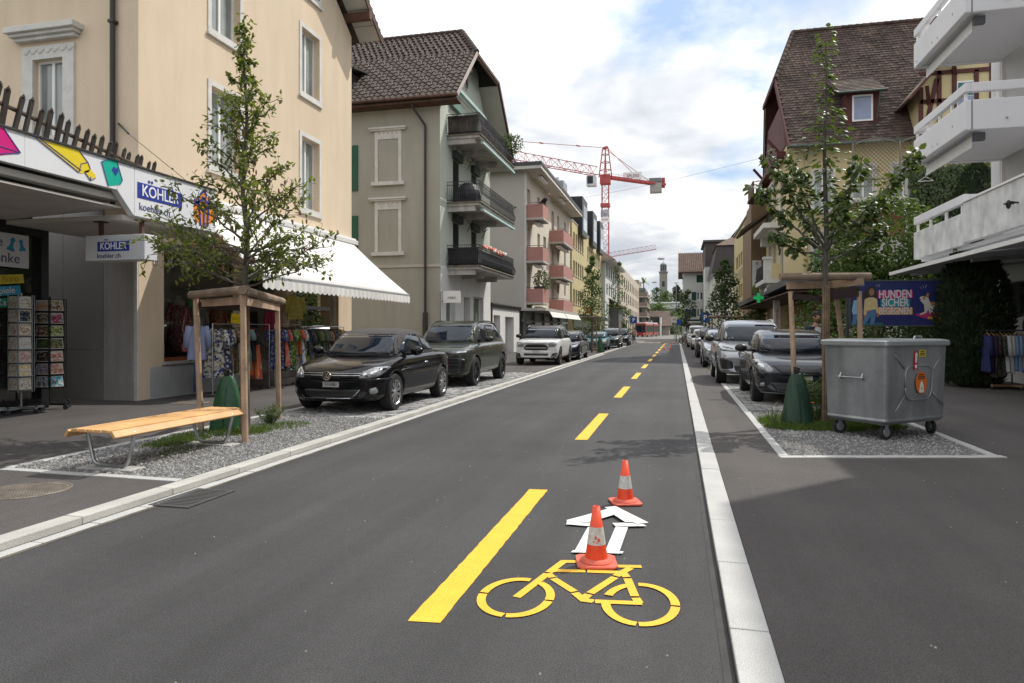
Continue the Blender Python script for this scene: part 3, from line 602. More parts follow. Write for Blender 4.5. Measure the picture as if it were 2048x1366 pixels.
# ================================================================== GREY BUILDING with the pantile roof and iron balconies
render_sage = mat('sage_render', (.36, .345, .285), .9, .06, .45, bump=.2, bscale=45, streak=.045, fine=.06, fscale=60)
render_mint = mat('mint_render', (.50, .53, .46), .9, .05, .5, bump=.2, bscale=45)
trim_tan = mat('tan_trim', (.46, .42, .37), .8, .08, 2)
gbld = thing('grey_green_house', 'sage grey house with a dark pantile roof and iron balconies along its street side', 'building', (-15, 34.5, 0), fixed=True)
GX, GY0, GY1 = -10.8, 30.31, 39.1; F = FX(GX); G = FY(GY0)
wall('end_wall', G, -24, GX, 0, 12.45, [], render_sage, gbld)
b = MB(); rect(b, G, -24, GX + .03, 4.55, 4.68, 0, .04); b.build('string_course', trim_tan, gbld)
for z0, z1 in ((8.66, 10.86), (5.3, 7.5)):
 b = MB(); u0, u1 = -14.1, -12.73
 for a in ((u0, u0 + .16, z0, z1), (u1 - .16, u1, z0, z1), (u0 + .16, u1 - .16, z1 - .16, z1)): rect(b, G, *a, 0, .03)
 rect(b, G, u0, u1, z1 - .001, z1 + .24, 0, .035); bw = b.build('blind_window', stone_white, gbld)
 b = MB(); rect(b, G, u0 - .22, u1 + .22, z1 + .24, z1 + .32, 0, .12); rect(b, G, u0 - .27, u1 + .27, z1 + .32, z1 + .4, 0, .17); b.build('cornice', stone_white, bw)
 b = MB(); rect(b, G, u0 - .15, u1 + .15, z0 - .17, z0, 0, .12); b.build('sill', stone_white, bw)
 b = MB()
 for i in range(5): b.ball(G(u0 + .25 + i * .22, z1 + .12, .03), .08, .015, .05, 8, 5)
 b.build('frieze', trim_tan, bw)
for z in (8.3, 4.9): b = MB(); rect(b, G, -15.6, -14.98, z, z + 2.2, .0, .05); b.build('shutter', mat('shutter_green', (.012, .085, .05), .6, .1), gbld)
pipe('downpipe', gbld, [G(-12.0, 12.3, .5), G(-12.0, 12.0, .45), G(-11.5, 11.2, .1), G(-11.5, 1.8, .1)], .06, mat('pipe_brown2', (.035, .022, .017), .5)); pipe('pipe_foot', gbld, [G(-11.5, 2.4, .1), G(-11.5, 0, .1)], .13, MAT['pipe_brown2'])
hs = [(32.2, 33.2, 4.75, 6.95), (35.3, 36.3, 4.75, 6.95), (32.2, 33.2, 7.85, 10.05), (35.3, 36.3, 7.85, 10.05), (31.8, 33.0, 11.0, 13.1), (35.6, 36.6, 11.0, 13.1)]
gfh = [(31.1, 32.5, .6, 3.4), (33.9, 35.0, .1, 3.3), (35.6, 37.6, .6, 3.4)]
wall('street_wall', F, GY0, GY1, 4.64, 12.45, [h for h in hs if h[3] < 12.4], render_mint, gbld)
gf = FX(GX + .03); gfw = mat('shopfront_white', (.66, .65, .63), .8, .05, 2); wall('shop_front', gf, GY0, GY1, 0, 4.6, gfh, gfw, gbld, .4)
for h in (gfh[0], gfh[2]): window(gbld, gf, h, .3, .05, 0, pm=mat('shop_green_glass', (.10, .13, .09), .05, .6, 1.2, spec=.9), name='shop_window')
b = MB(); rect(b, gf, *gfh[1], -.38, -.32); b.build('door', mat('door_grey', (.3, .29, .28), .6), gbld)
sgr = mat('green_blind', (.03, .045, .038), .6, .1, 3)
for h in hs:
 lo = h[3] < 10.2
 window(gbld, F, h if lo else (h[0], h[1], h[2], min(h[3], 12.4)), .15, .06, 0 if lo else 1, fm=darkmetal if lo else white, pm=black if lo else pane_curtain)
 if lo:
  b = MB()
  for k in range(36): z = h[2] + .05 + k * .06; b.prism([(0, 0), (.05, .03), (.05, .036), (0, .006)], lambda u, v, w, z=z, h=h: V((GX - .06 + u, h[0] + .03 + (h[1] - h[0] - .06) * w, z + v)), 0, 1)
  o = b.build('slat', sgr, gbld); o['kind'] = 'stuff'
 b = MB(); rect(b, F, h[0] - .12, h[1] + .12, min(h[3], 12.4) + .02 if lo else 12.52, (h[3] + .4) if lo else 12.85, .0, .2); b.build('blind_case', mat('case_green', (.10, .20, .16), .5) if not lo else sgr, gbld)
# gable under the half-hip
b = MB(); b.prism([(GY0, 12.45), (GY1, 12.45), (GY1 - 2.3, 15.1), (36.6, 16.0), (33.4, 16.0), (GY0 + 2.6, 15.3)], F, -.3, -.0); b.build('gable_wall', render_mint, gbld)
b = MB(); b.lathe([(.36, .0), (.36, .05), (.27, .05), (.27, .0)], 24, Matrix.Translation(F(34.4, 14.6, 0)) @ ROT_PX.to_4x4() @ Matrix.Diagonal((.8, 1.2, 1, 1)), cap=False); oc_ = b.build('oval_window', trim_tan, gbld); b = MB(); b.lathe([(.27, .01), (.27, .02)], 24, Matrix.Translation(F(34.4, 14.6, 0)) @ ROT_PX.to_4x4() @ Matrix.Diagonal((.8, 1.2, 1, 1))); b.build('pane', glass_dark, oc_)
# roof: camera-side slope with single pantiles, half hip to the street, far slope
RX = -9.75; EY = GY0 - .65; EZ = 12.35; RY = 35.0; RZ = 17.55; HX = -11.2
pan = mat('pantile', (.047, .032, .025), .85, .3, 3.0, col2=(.073, .051, .040), bump=.25, bscale=60)
under = mat('roof_underlay', (.03, .025, .022), .9)
su = (RZ - EZ) / (RY - EY)
hipY0, hipZ = 32.9, EZ + (32.9 - EY) * su
b = MB()
b.add([(-26, EY, EZ), (RX, EY, EZ), (RX, hipY0, hipZ), (HX, RY, RZ), (-26, RY, RZ)], [(0, 1, 2, 3, 4)])
b.add([(RX, hipY0, hipZ), (RX, 2 * RY - hipY0, hipZ), (HX, RY, RZ)], [(0, 1, 2)])
b.add([(-26, RY, RZ), (HX, RY, RZ), (RX, 2 * RY - hipY0, hipZ), (RX, 2 * RY - EY, EZ), (-26, 2 * RY - EY, EZ)], [(0, 1, 2, 3, 4)])
ro = b.build('roof', under, gbld); md = ro.modifiers.new('t', 'SOLIDIFY'); md.thickness = .12; md.offset = -1
n_ = V((0, -(RZ - EZ), RY - EY)).normalized(); sd = V((0, RY - EY, RZ - EZ)).normalized(); LEN = math.hypot(RY - EY, RZ - EZ)
def tile_mesh(w, l):
 b = MB(); prof = [(0, .035), (w * .22, .075), (w * .45, .035), (w * .72, .0), (w * 1.02, .034)]
 vs = []
 for t, lift in ((0, .045), (1, .0)):
  for x, h in prof: vs.append(V((x, 0, 0)) + sd * (t * l * 1.08) + n_ * (h + lift))
 for x, h in prof: vs.append(V((x, 0, 0)) + n_ * (h * .6 - .005))
 fs = [(i, i + 1, 5 + i + 1, 5 + i) for i in range(4)] + [(10 + i, 10 + i + 1, i + 1, i) for i in range(4)]
 b.add(vs, fs); return b.mesh('roof_tile', pan, fix=False)
TW, TL = .30, LEN / 21; tm = tile_mesh(TW, TL); cand = []
for r in range(21):
 t = (r + .5) / 21; y = EY + (RY - EY) * r / 21
 xr = RX if y < hipY0 else RX + (HX - RX) * (y - hipY0) / (RY - hipY0)
 x = xr - TW
 while x > -17.6: cand.append((x, r, y)); x -= TW
cand.sort(key=lambda c: -c[0] * 1.0 + c[1] * .02)
big = MB()
for i, (x, r, y) in enumerate(cand):
 p = V((x, EY, EZ)) + sd * (r * TL)
 if i < 300:
  o = bpy.data.objects.new('roof_tile', tm); COL.objects.link(o); o.location = p + V((rnd.uniform(-.006, .006), 0, rnd.uniform(-.006, .006))); kid(o, ro); o.rotation_euler = (rnd.uniform(-.02, .02), rnd.uniform(-.02, .02), 0)
 else:
  big.add([v.co + p for v in tm.vertices], [tuple(f.vertices) for f in tm.polygons])
o = big.build('roof_tile', pan, ro, fix=False); o['kind'] = 'stuff'
b = MB()      # snow hooks
for r in range(1, 20, 1):
 for k in range(12):
  p = V((RX - .6 - k * .9 - (r % 3) * .3, EY, EZ)) + sd * (r * TL + .05) + n_ * .1
  if p.x < HX - (0 if p.y < hipY0 else .3) or p.y < hipY0: b.box(p.x - .014, p.x + .014, p.y - .03, p.y + .03, p.z - .02, p.z + .07)
o = b.build('snow_hook', mat('hook_zinc', (.35, .36, .38), .5, metal=.4), ro); o['kind'] = 'stuff'
b = MB(); L_ = [V((RX, hipY0, hipZ + .06)), V((HX, RY, RZ + .08)), V((-26, RY, RZ + .08))]
for a, c in zip(L_, L_[1:]):
 k = int((c - a).length / .36)
 for i in range(k): p = a.lerp(c, i / k); q = a.lerp(c, (i + 1.08) / k); b.tube([p, q], [.12, .10], 7)
o = b.build('ridge_tile', pan, ro); o['kind'] = 'stuff'
b = MB(); b.tube([(-26, EY - .05, EZ - .02), (RX, EY - .05, EZ - .02)], .075, 8); b.build('gutter', timber_brown, ro)
slab('eaves_board', timber_brown, gbld, [(-26, EY + .05, EZ - .12), (RX, EY + .05, EZ - .12), (RX, GY0, EZ - .16), (-26, GY0, EZ - .16)], .1)
b = MB(); zv = mat('verge_metal', (.42, .36, .32), .6)
b.bar((RX + .02, EY, EZ - .02), (RX + .02, hipY0, hipZ - .02), .05, .17); b.build('verge_board', zv, gbld)
b = MB(); b.bar((RX + .02, hipY0, hipZ - .06), (RX + .02, 2 * RY - hipY0, hipZ - .06), .06, .15); b.bar((RX + .02, 2 * RY - hipY0, hipZ - .05), (RX + .02, 2 * RY - EY, EZ), .06, .2); b.build('verge_board', timber_brown, gbld)
b = MB()
for a, c in (((RX - .05, hipY0 + .05, hipZ - .17), (RX - .05, 2 * RY - hipY0 - .05, hipZ - .17)),): b.bar(a, c, .1, .14)
b.bar((GX - .2, EY + 2.3, EZ + 2.3 * su - .35), (RX, EY + 2.3, EZ + 2.3 * su - .35), .12, .16); b.bar((GX - .2, 2 * RY - EY - .9, EZ + .55), (RX, 2 * RY - EY - .9, EZ + .55), .12, .16); b.build('rafter', timber_brown, gbld)
for s in (0, 1):
 Y_ = lambda y: y if s == 0 else 2 * RY - y
 slab('soffit_board', soffit_m, gbld, [(GX - .3, Y_(EY + .1), EZ - .17), (RX - .05, Y_(EY + .1), EZ - .17), (RX - .05, Y_(hipY0), hipZ - .2), (GX - .3, Y_(hipY0), hipZ - .2)], .03)
# dormer half hidden behind the beige house
b = MB(); b.box(-19, -15.6, 30.6, 33, 13.1, 14.3); d_ = b.build('dormer', mat('dormer_wood', (.05, .035, .03), .8), gbld); slab('dormer_roof', under, gbld, [(-19, 30.1, 14.25), (-15.1, 30.1, 14.25), (-15.3, 33, 14.9), (-19, 33, 14.9)], .1)
# balconies
iron_b = mat('balcony_iron', (.018, .018, .02), .5, .2, 5); slab_m = mat('balcony_slab', (.42, .40, .37), .85, .15, 1.5, streak=.2)
BAX, BBY0, BBY1 = -9.15, 31.25, 38.3
wornwood = mat('worn_screen', (.10, .085, .075), .9, .5, 2.5, streak=.5)
def iron_balcony(zt, screen, label):
 t = gbld; sl2 = MB(); sl2.box(GX, BAX - .02, BBY0 + .05, BBY1, zt - .13, zt); sl2.box(GX, BAX - .25, BBY0 + .12, BBY0 + .3, zt - .38, zt - .13); f_ = sl2.build('balcony', slab_m, t)
 b = MB(); b.box(GX - .0, BAX + .06, BBY0 - .02, BBY1 + .03, zt - .0, zt + .06); b.build('slab_edge', mat('slab_edge', (.16, .14, .11), .9, .4, 4), f_)
 for y in (33.6, 36.2): solid('beam', slab_m, f_, (GX, BAX - .5, y, y + .22, zt - .4, zt - .132))
 b = MB(); H = .98
 def bar_(x, y, nx, ny):
  pts = [(x + nx * o_, y + ny * o_, zt + .06 + h) for h, o_ in ((0, .0), (.12, .09), (.3, .14), (.5, .05), (.75, -.01), (H, 0))]; b.tube(pts, .011, 4, cap=False)
 n = 15
 for i in range(n + 1): bar_(GX + .05 + (BAX - GX - .1) * i / n, BBY0 + .04, 0, -1)
 n = 62
 for i in range(n + 1): bar_(BAX - .02, BBY0 + .05 + (BBY1 - BBY0 - .1) * i / n, 1, 0)
 for h in (H, H - .16, .1): b.tube([(GX, BBY0 + .04, zt + .06 + h), (BAX - .02, BBY0 + .04, zt + .06 + h), (BAX - .02, BBY1, zt + .06 + h)], .017, 5)
 for i in range(48): y = BBY0 + .2 + i * .14; b.lathe([(.045, -.006), (.045, .006)], 8, Matrix.Translation((BAX + .1, y, zt + .42)) @ Matrix.Rotation(R(90), 4, 'Y'), cap=True)
 o = b.build('railing', iron_b, f_); o['kind'] = 'stuff'
 if screen: b = MB(); b.box(GX + .05, BAX - .08, BBY0 + .07, BBY0 + .09, zt + .08, zt + .98 - (.0 if screen == 1 else .05)); b.box(BAX - .07, BAX - .05, BBY0 + .1, BBY1 - .1, zt + .08, zt + .8); b.build('screen', wornwood if screen == 1 else mat('screen_black', (.02, .02, .022), .8, .3), f_)
 return f_
iron_balcony(10.92, 1, ''); b2 = iron_balcony(7.68, 0, ''); iron_balcony(4.62, 2, '')
mint_case = mat('mint_case', (.42, .56, .53), .4)
for z in (10.62, 7.38): b = MB(); b.bar((BAX + .02, BBY0 + .4, z), (BAX + .02, BBY1 - .1, z), .14, .1); b.build('balcony_awning', mint_case, gbld)
b = MB(); b.bar((GX + .25, 31.9, 13.5), (GX + .25, 37.2, 13.5), .2, .16); b.build('balcony_awning', mint_case, gbld)
b = MB()
for z in (10.75, 7.5):
 for y in (32.0, 34.4, 37.2):
  pts = [(GX + .06 + .42 * t, y, z - .75 + .55 * t + .14 * math.sin(t * 3.1)) for t in (0, .25, .5, .75, 1)]; b.tube(pts, .016, 5)
  b.tube([(GX + .2 + .15 * math.cos(a), y, z - .2 + .15 * math.sin(a)) for a in [k * .6 for k in range(11)]], .014, 5)
o = b.build('scroll_bracket', iron_b, gbld); o['kind'] = 'stuff'
cv = thing('covered_grill', 'black covered grill standing on the middle iron balcony', 'covered grill', (-10, 32.2, 7.74))
b = MB(); b.ball((0, 0, .5), .62, .5, .62, 16, 10); b.box(-.55, .55, -.42, .42, 0, .5); b.build('cover', mat('cover_black', (.012, .012, .02), .5, .2, 4, bump=.4, bscale=6), cv, smooth=False)
fl = mat('petal_coral', (.75, .18, .10), .6, .2, 8); fw = mat('petal_white', (.75, .73, .7), .6)
gl = thing('paper_lanterns', 'string of red and white paper balls along the lowest iron balcony rail', 'paper balls', (BAX, 34, 5.6), fixed=True)
b = MB()
for i in range(26): b.ball((BAX + .05 + rnd.uniform(-.04, .04), 31.9 + i * .17 + rnd.uniform(-.05, .05), 5.62 + rnd.uniform(-.05, .09)), rnd.uniform(.07, .1), n=8, m=6, k=i % 2)
o = b.build('balls', [fl, fw], gl); o['kind'] = 'stuff'
hsn = thing('projecting_sign', 'small white projecting sign with faint grey print beside the white shop front', 'sign', (GX + .4, 30.5, 3.2), fixed=True)
solid('panel', white, hsn, (GX + .1, GX + .95, 30.45, 30.5, 2.86, 3.42)); text('ABBA', .17, (GX + .53, 30.44, 3.09), ROT_NY, mat('sign_grey', (.2, .2, .2), .6), hsn, ext=.002); pipe('bracket', hsn, [(GX + .02, 30.48, 3.36), (GX + .15, 30.48, 3.36)], .02); pipe('bracket', hsn, [(GX + .02, 30.48, 2.92), (GX + .15, 30.48, 2.92)], .02)
# ================================================================== SHED between
shd = thing('white_shed', 'low white outbuilding with a dark sloping roof edge and two deep doorways', 'shed', (-12.5, 43, 0), fixed=True)
F = FX(-10.9); hh = [(40.3, 41.9, .0, 2.5), (43.2, 45.6, 0, 2.45)]
wall('front_wall', F, 39.6, 47.3, 0, 3.0, hh, gfw, shd, .5)
for h, m_ in zip(hh, ('door_white', 'door_white')): b = MB(); rect(b, F, *h, -.55, -.48); b.build('door', mat('door_white', (.5, .5, .49), .6, .05), shd)
b = MB(); b.box(-10.95, -10.8, 39.4, 47.5, 2.98, 3.2); b.build('fascia', darkmetal, shd); slab('roof', mat('roof_felt', (.09, .09, .09), .9, .2, 2), shd, [(-10.7, 39.4, 3.22), (-10.7, 47.5, 3.22), (-16, 47.5, 3.7), (-16, 39.4, 3.7)], .08)
solid('end_wall', gfw, shd, (-16, -11, 39.6, 39.8, 0, 3.1)); pipe('downpipe', shd, [(-10.8, 39.5, 0), (-10.8, 39.5, 3)], .06, timber_brown)
# ================================================================== BLOCK WITH PINK BALCONIES
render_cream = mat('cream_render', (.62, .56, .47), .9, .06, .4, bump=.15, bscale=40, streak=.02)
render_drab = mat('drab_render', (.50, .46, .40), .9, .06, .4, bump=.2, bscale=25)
pkb = thing('pink_balcony_block', 'cream apartment block with dusty pink balconies and a wide flat roof overhang', 'apartment block', (-15, 58, 0), fixed=True)
PX, PY0, PY1 = -10.8, 49.06, 70.3; F = FX(PX); G = FY(PY0)
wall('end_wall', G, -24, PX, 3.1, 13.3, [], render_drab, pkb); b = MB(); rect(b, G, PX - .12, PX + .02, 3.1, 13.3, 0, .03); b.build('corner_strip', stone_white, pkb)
hol = []
for z in (4.2, 7.1, 10.0): hol += [(49.5, 50.6, z, z + 2.1), (53.3, 54.3, z + .9, z + 2.2), (55.8, 57.0, z + .7, z + 2.3), (59.6, 60.9, z, z + 2.2), (62.5, 63.6, z + .8, z + 2.2), (66.5, 67.5, z + .8, z + 2.2)]
wall('street_wall', F, PY0, PY1, 3.1, 13.3, hol, render_cream, pkb, .3)
for h in hol: window(pkb, F, h, .22, .06, 0, fm=stone_white, pm=mat('brown_glass', (.10, .075, .06), .1, .3, .7, spec=.7))
pinkb = mat('balcony_pink', (.42, .205, .175), .8, .06, 1.5); conc = mat('balcony_concrete', (.44, .41, .36), .9, .15, 1.5)
def pink_balcony(y0, y1, z):
 b = MB()
 b.box(PX, -9.55, y0, y0 + .08, z, z + 1.0); b.box(-9.63, -9.55, y0 + .08, y1, z, z + 1.0); b.box(PX, -9.55, y1, y1 + .08, z, z + 1.0)
 f = b.build('balcony', pinkb, pkb); solid('balcony_floor', conc, f, (PX, -9.5, y0 - .05, y1 + .12, z - .16, z - .002))
 solid('awning_case', white, f, (-10.3, -9.9, y0 + .5, y1 - .1, z - .42, z - .28)); pipe('rail', f, [(PX, y0 + .04, z + 1.1), (-9.59, y0 + .04, z + 1.1), (-9.59, y1, z + 1.1)], .02)
for z in (3.62, 6.68, 9.84): pink_balcony(49.12, 51.3, z)
for z in (3.2, 6.2, 9.25): pink_balcony(58.5, 64.0, z)
solid('roof', mat('roof_edge', (.06, .062, .06), .6), pkb, (-24, -9.5, 48.4, 70.5, 13.55, 13.8)); solid('soffit', mat('roof_soffit', (.60, .57, .52), .8), pkb, (-24, -9.55, 48.45, 70.45, 13.3, 13.548))
for y in (50.5, 59.5): solid('awning_case', white, pkb, (-10.2, -9.9, y, y + 2.4, 13.05, 13.2))
solid('shop_back', mat('shop_dim', (.05, .05, .045), .3, .4, 1), pkb, (-11.4, -11.1, 49.2, 70, 0, 3.0)); b = MB()
for y in (49.3, 53, 57, 61, 65, 69.8): b.box(-11.1, -10.95, y, y + .12, 0, 3.0)
b.box(-11.1, -10.95, 49, 70, 2.2, 2.35); b.build('shop_mullion', mat('mull_grey', (.2, .2, .2), .5), pkb); solid('shop_pane', glass_dark, pkb, (-11.09, -11.06, 49.2, 70, .5, 2.2))
solid('shop_canopy_slab', conc, pkb, (PX - .4, -9.3, 48.9, 66.5, 3.0, 3.2));
for y0, y1 in ((50.5, 57.5), (57.8, 66)): slab('shop_awning_flap', canvas, pkb, [(-9.3, y0, 2.98), (-9.3, y1, 2.98), (-9.05, y1, 2.55), (-9.05, y0, 2.55)], .02)
pipe('bracket', pkb, [(PX - .9, PY0 - .05, 10.6), (PX - .7, PY0 - .3, 10.6)], .05)
solid('back_mass', render_drab, pkb, (-24, PX - .32, PY0 + .32, PY1, 3, 13.28))
# ================================================================== YELLOW BUILDING with black dormers
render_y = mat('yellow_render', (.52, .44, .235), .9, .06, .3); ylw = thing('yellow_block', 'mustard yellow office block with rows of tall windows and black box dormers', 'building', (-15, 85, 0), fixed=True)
PX, PY0, PY1 = -10.8, 71.6, 100.2; F = FX(PX)
hol = []
for z in (4.4, 7.5, 10.55):
 for i in range(5): hol.append((72.6 + i * 1.75, 72.6 + i * 1.75 + 1.15, z, z + 1.6))
 for i in range(8): hol.append((84.4 + i * 1.95, 84.4 + i * 1.95 + 1.25, z - .2, z + 1.4))
wall('street_wall', F, PY0, PY1, 0, 13.2, hol, render_y, ylw, .3)
for h in hol: window(ylw, F, h, .18, .07, 0, fm=mat('frame_grey', (.25, .25, .24), .5), pm=glass_dark, sill=.08, sm=stone_white)
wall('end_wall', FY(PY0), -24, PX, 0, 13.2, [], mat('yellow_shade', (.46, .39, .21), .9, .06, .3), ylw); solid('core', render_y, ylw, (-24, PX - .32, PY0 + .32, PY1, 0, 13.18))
dk = mat('dormer_black', (.016, .015, .017), .45, .1)
for y0 in (76.2, 86.0, 94.2):
 solid('dormer', dk, ylw, (-17, PX + .5, y0, y0 + 4.4, 12.3, 16.6)); F2 = FX(PX + .5); b = MB(); rect(b, F2, y0 + .7, y0 + 3.8, 12.9, 14.4, .0, .03); b.build('dormer_pane', mat('sky_glass', (.35, .45, .52), .05, .1), ylw); b = MB(); rect(b, F2, y0 + .7, y0 + 3.8, 14.45, 15.8, 0, .03); b.build('dormer_pane', glass_dark, ylw)
solid('roof_mass', mat('mansard_dark', (.05, .045, .045), .7), ylw, (-22, PX - 1.5, PY0 + 2, PY1, 13.2, 15.6)); solid('chimney', mat('chimney_metal', (.30, .32, .33), .6, .1), ylw, (-14, -11.6, 70.9, 73.5, 13.3, 17.3)); solid('parapet', mat('parapet_grey', (.45, .45, .43), .7), ylw, (PX - .25, PX + .06, PY0, PY1, 13.2, 13.32)); solid('vent', steel, ylw, (-12.6, -12.3, 72, 72.3, 17.3, 17.9))
solid('canopy', darkmetal, ylw, (PX, -9.4, 71.5, 100, 2.9, 3.25)); text('RAIFFEISEN', 1.05, F(76.6, 3.75, 1.2), ROT_PX, mat('letter_red', (.55, .03, .012), .4), ylw, 'red_letter', .06); solid('shop_pane', glass_dark, ylw, (PX, PX + .02, 73, 99, .4, 2.7))
# ================================================================== HOUSES FARTHER UP ON THE LEFT
hw_ = mat('house_white', (.62, .63, .60), .9, .05, .3); tile_far = mat('roof_tile_far', (.115, .075, .055), .9, .3, 1.5, bump=.5, bscale=6)
wh = thing('white_gabled_house', 'white house with broad brown eaves standing past the yellow block', 'house', (-14, 110, 0), fixed=True)
F = FX(-10.3); G = FY(101.2)
hol = [(103 + i * 3.6, 104.8 + i * 3.6, z, z + 1.7) for z in (3.9, 6.9, 9.7) for i in range(5)]
wall('street_wall', F, 101.2, 122, 0, 12.0, hol, hw_, wh); wall('end_wall', G, -20, -10.3, 0, 12.0, [], hw_, wh); solid('core', hw_, wh, (-20, -10.65, 101.6, 122, 0, 11.9))
for h in hol: window(wh, F, h, .15, .1, 1, pm=glass_dark, fm=mat('shut_grey', (.16, .17, .17), .6))
b = MB(); b.add([(-8.9, 100.2, 11.9), (-8.9, 123, 11.9), (-12.5, 120, 14.4), (-12.5, 104, 14.4), (-21, 100.2, 11.9), (-21, 123, 11.9)], [(0, 1, 2, 3), (0, 3, 4), (3, 2, 5, 4), (1, 5, 2), (0, 4, 5, 1)]); rf = b.build('roof', tile_far, wh)
b = MB()
for i in range(34): y = 100.6 + i * .66; t0 = 0; b.bar((-8.95, y, 11.98), (-12.4, min(max(y, 104), 120), 14.45), .18, .08)
o = b.build('roof_tile', tile_far, wh); o['kind'] = 'stuff'; solid('soffit', stone_white, wh, (-20, -8.95, 100.3, 122.9, 11.78, 11.88))
solid('bay_front', mat('bay_dark', (.12, .12, .115), .6), wh, (-10.3, -8.9, 108, 116, 0, 5.2)); slab('bay_roof', tile_far, wh, [(-8.3, 107, 5.2), (-8.3, 117, 5.2), (-10.3, 117, 6.6), (-10.3, 107, 6.6)], .15)
grd = thing('grid_facade_block', 'pale stone block with a regular grid of deep square windows', 'building', (-14, 150, 0), fixed=True)
rgd = mat('grid_stone', (.56, .49, .40), .9, .05, .3); F = FX(-10.0); hol = [(127.5 + i * 6.0, 130.7 + i * 6.0, z, z + 2.0) for z in (1.2, 4.1, 7.0, 9.9) for i in range(10)]
wall('street_wall', F, 124, 187, 0, 13.6, hol, rgd, grd, .3); solid('core', rgd, grd, (-22, -10.72, 124.1, 187, 0, 13.4)); wall('end_wall', FY(124), -22, -10, 0, 13.6, [], rgd, grd)
for h in hol: window(grd, F, h, .14, .12, 1, pm=glass_dark, fm=mat('frame_bronze', (.10, .075, .055), .5))
b = MB()
for i in range(22): y = 125 + i * 2.85; rect(b, F, y, y + .35, .2, 13.4, .0, .05)
o = b.build('pilaster', rgd, grd); o['kind'] = 'stuff'
brn = thing('brown_balcony_block', 'brown striped apartment block with a palm on its roof terrace', 'apartment block', (-12, 205, 0), fixed=True)
bm1 = mat('block_brown', (.19, .15, .125), .8, .05, .3); bm2 = mat('block_pale', (.42, .38, .33), .8)
solid('wall', bm1, brn, (-22, -8.6, 195, 215, 0, 13.2))
for z in (2.6, 5.4, 8.2, 11.0): solid('balcony', bm1, brn, (-22, -8.1, 194.2, 215.5, z, z + 1.1)); solid('balcony_band', bm2, brn, (-22, -8.0, 194.1, 215.6, z - .25, z - .002)); solid('window', glass_dark, brn, (-10.8, -8.7, 194.9, 194.99, z + 1.12, z + 2.4))
solid('roof_storey', mat('roof_storey', (.33, .29, .25), .8), brn, (-22, -10.6, 198, 213, 13.2, 15.9))
# ================================================================== WHITE BUILDING (right), balconies over the pavement
rw = mat('white_render', (.72, .71, .72), .85, .04, .6, bump=.12, bscale=120, streak=.015)
rw_st = mat('stained_white', (.60, .60, .585), .85, .22, 2.6, bump=.15, bscale=80, streak=.10)
wbd = thing('white_balcony_block', 'white rendered block with angular solid balconies and a stained terrace parapet', 'apartment block', (13, 14, 0), fixed=True)
WX, WB = 9.6, 7.2; F = FN(WX)
whs = [(15.2, 23.8, .45, 3.0)]
bl_h = [(y, y + 2.6, z, z + 2.05) for z in (5.0, 8.1, 11.1) for y in (17.0, 21.2)]
wall('street_wall', F, -4, 24.4, 0, 13.4, whs + bl_h, rw, wbd, .35)
solid('far_wall', rw, wbd, (WX + .02, 20, 24.05, 24.39, 0, 13.38)); solid('core', rw, wbd, (WX + .8, 20, -4, 24, 0, 13.35))
solid('roof', rw, wbd, (WX - .3, 20, -4, 24.6, 13.4, 13.7))
solid('shadow_storey', rw, wbd, (7.75, 20, -4, 14.2, 11.0, 13.39))  # unseen block added out of view, shaped to throw the near pavement's shadow
rsh = mat('shutter_white', (.55, .54, .53), .6, .04)
for h in bl_h:
 b = MB(); fr = .07
 for a in ((h[0], h[0] + fr, h[2], h[3]), (h[1] - fr, h[1], h[2], h[3]), (h[0] + fr, h[1] - fr, h[3] - fr, h[3])): rect(b, F, *a, -.14, -.02)
 f = b.build('window', white, wbd); b = MB(); z = h[2]
 n = 34
 for i in range(n): z0 = h[2] + (h[3] - h[2] - fr) * i / n; z1 = z0 + (h[3] - h[2]) / n * .86; b.prism([(h[0] + fr, z0), (h[1] - fr, z0), (h[1] - fr, z1), (h[0] + fr, z1)], F, -.16, -.11)
 rect(b, F, h[0] + fr, h[1] - fr, h[2], h[3] - fr, -.2, -.165)
 o = b.build('shutter_slat', rsh, f); o['kind'] = 'stuff'
h = whs[0]; b = MB()
for a in ((h[0], h[0] + .06, h[2], h[3]), (h[1] - .06, h[1], h[2], h[3]), (h[0], h[1], h[2], h[2] + .06), (19.4, 19.46, h[2], h[3])): rect(b, F, *a, -.3, -.24)
f = b.build('shop_window', mat('alu', (.45, .44, .42), .4, .05), wbd); b = MB(); b.quad(F(h[0], h[2], -.27), F(h[1], h[2], -.27), F(h[1], h[3], -.27), F(h[0], h[3], -.27)); b.build('pane', mat('shop_dark_glass', (.02, .02, .02)), f, fix=False)
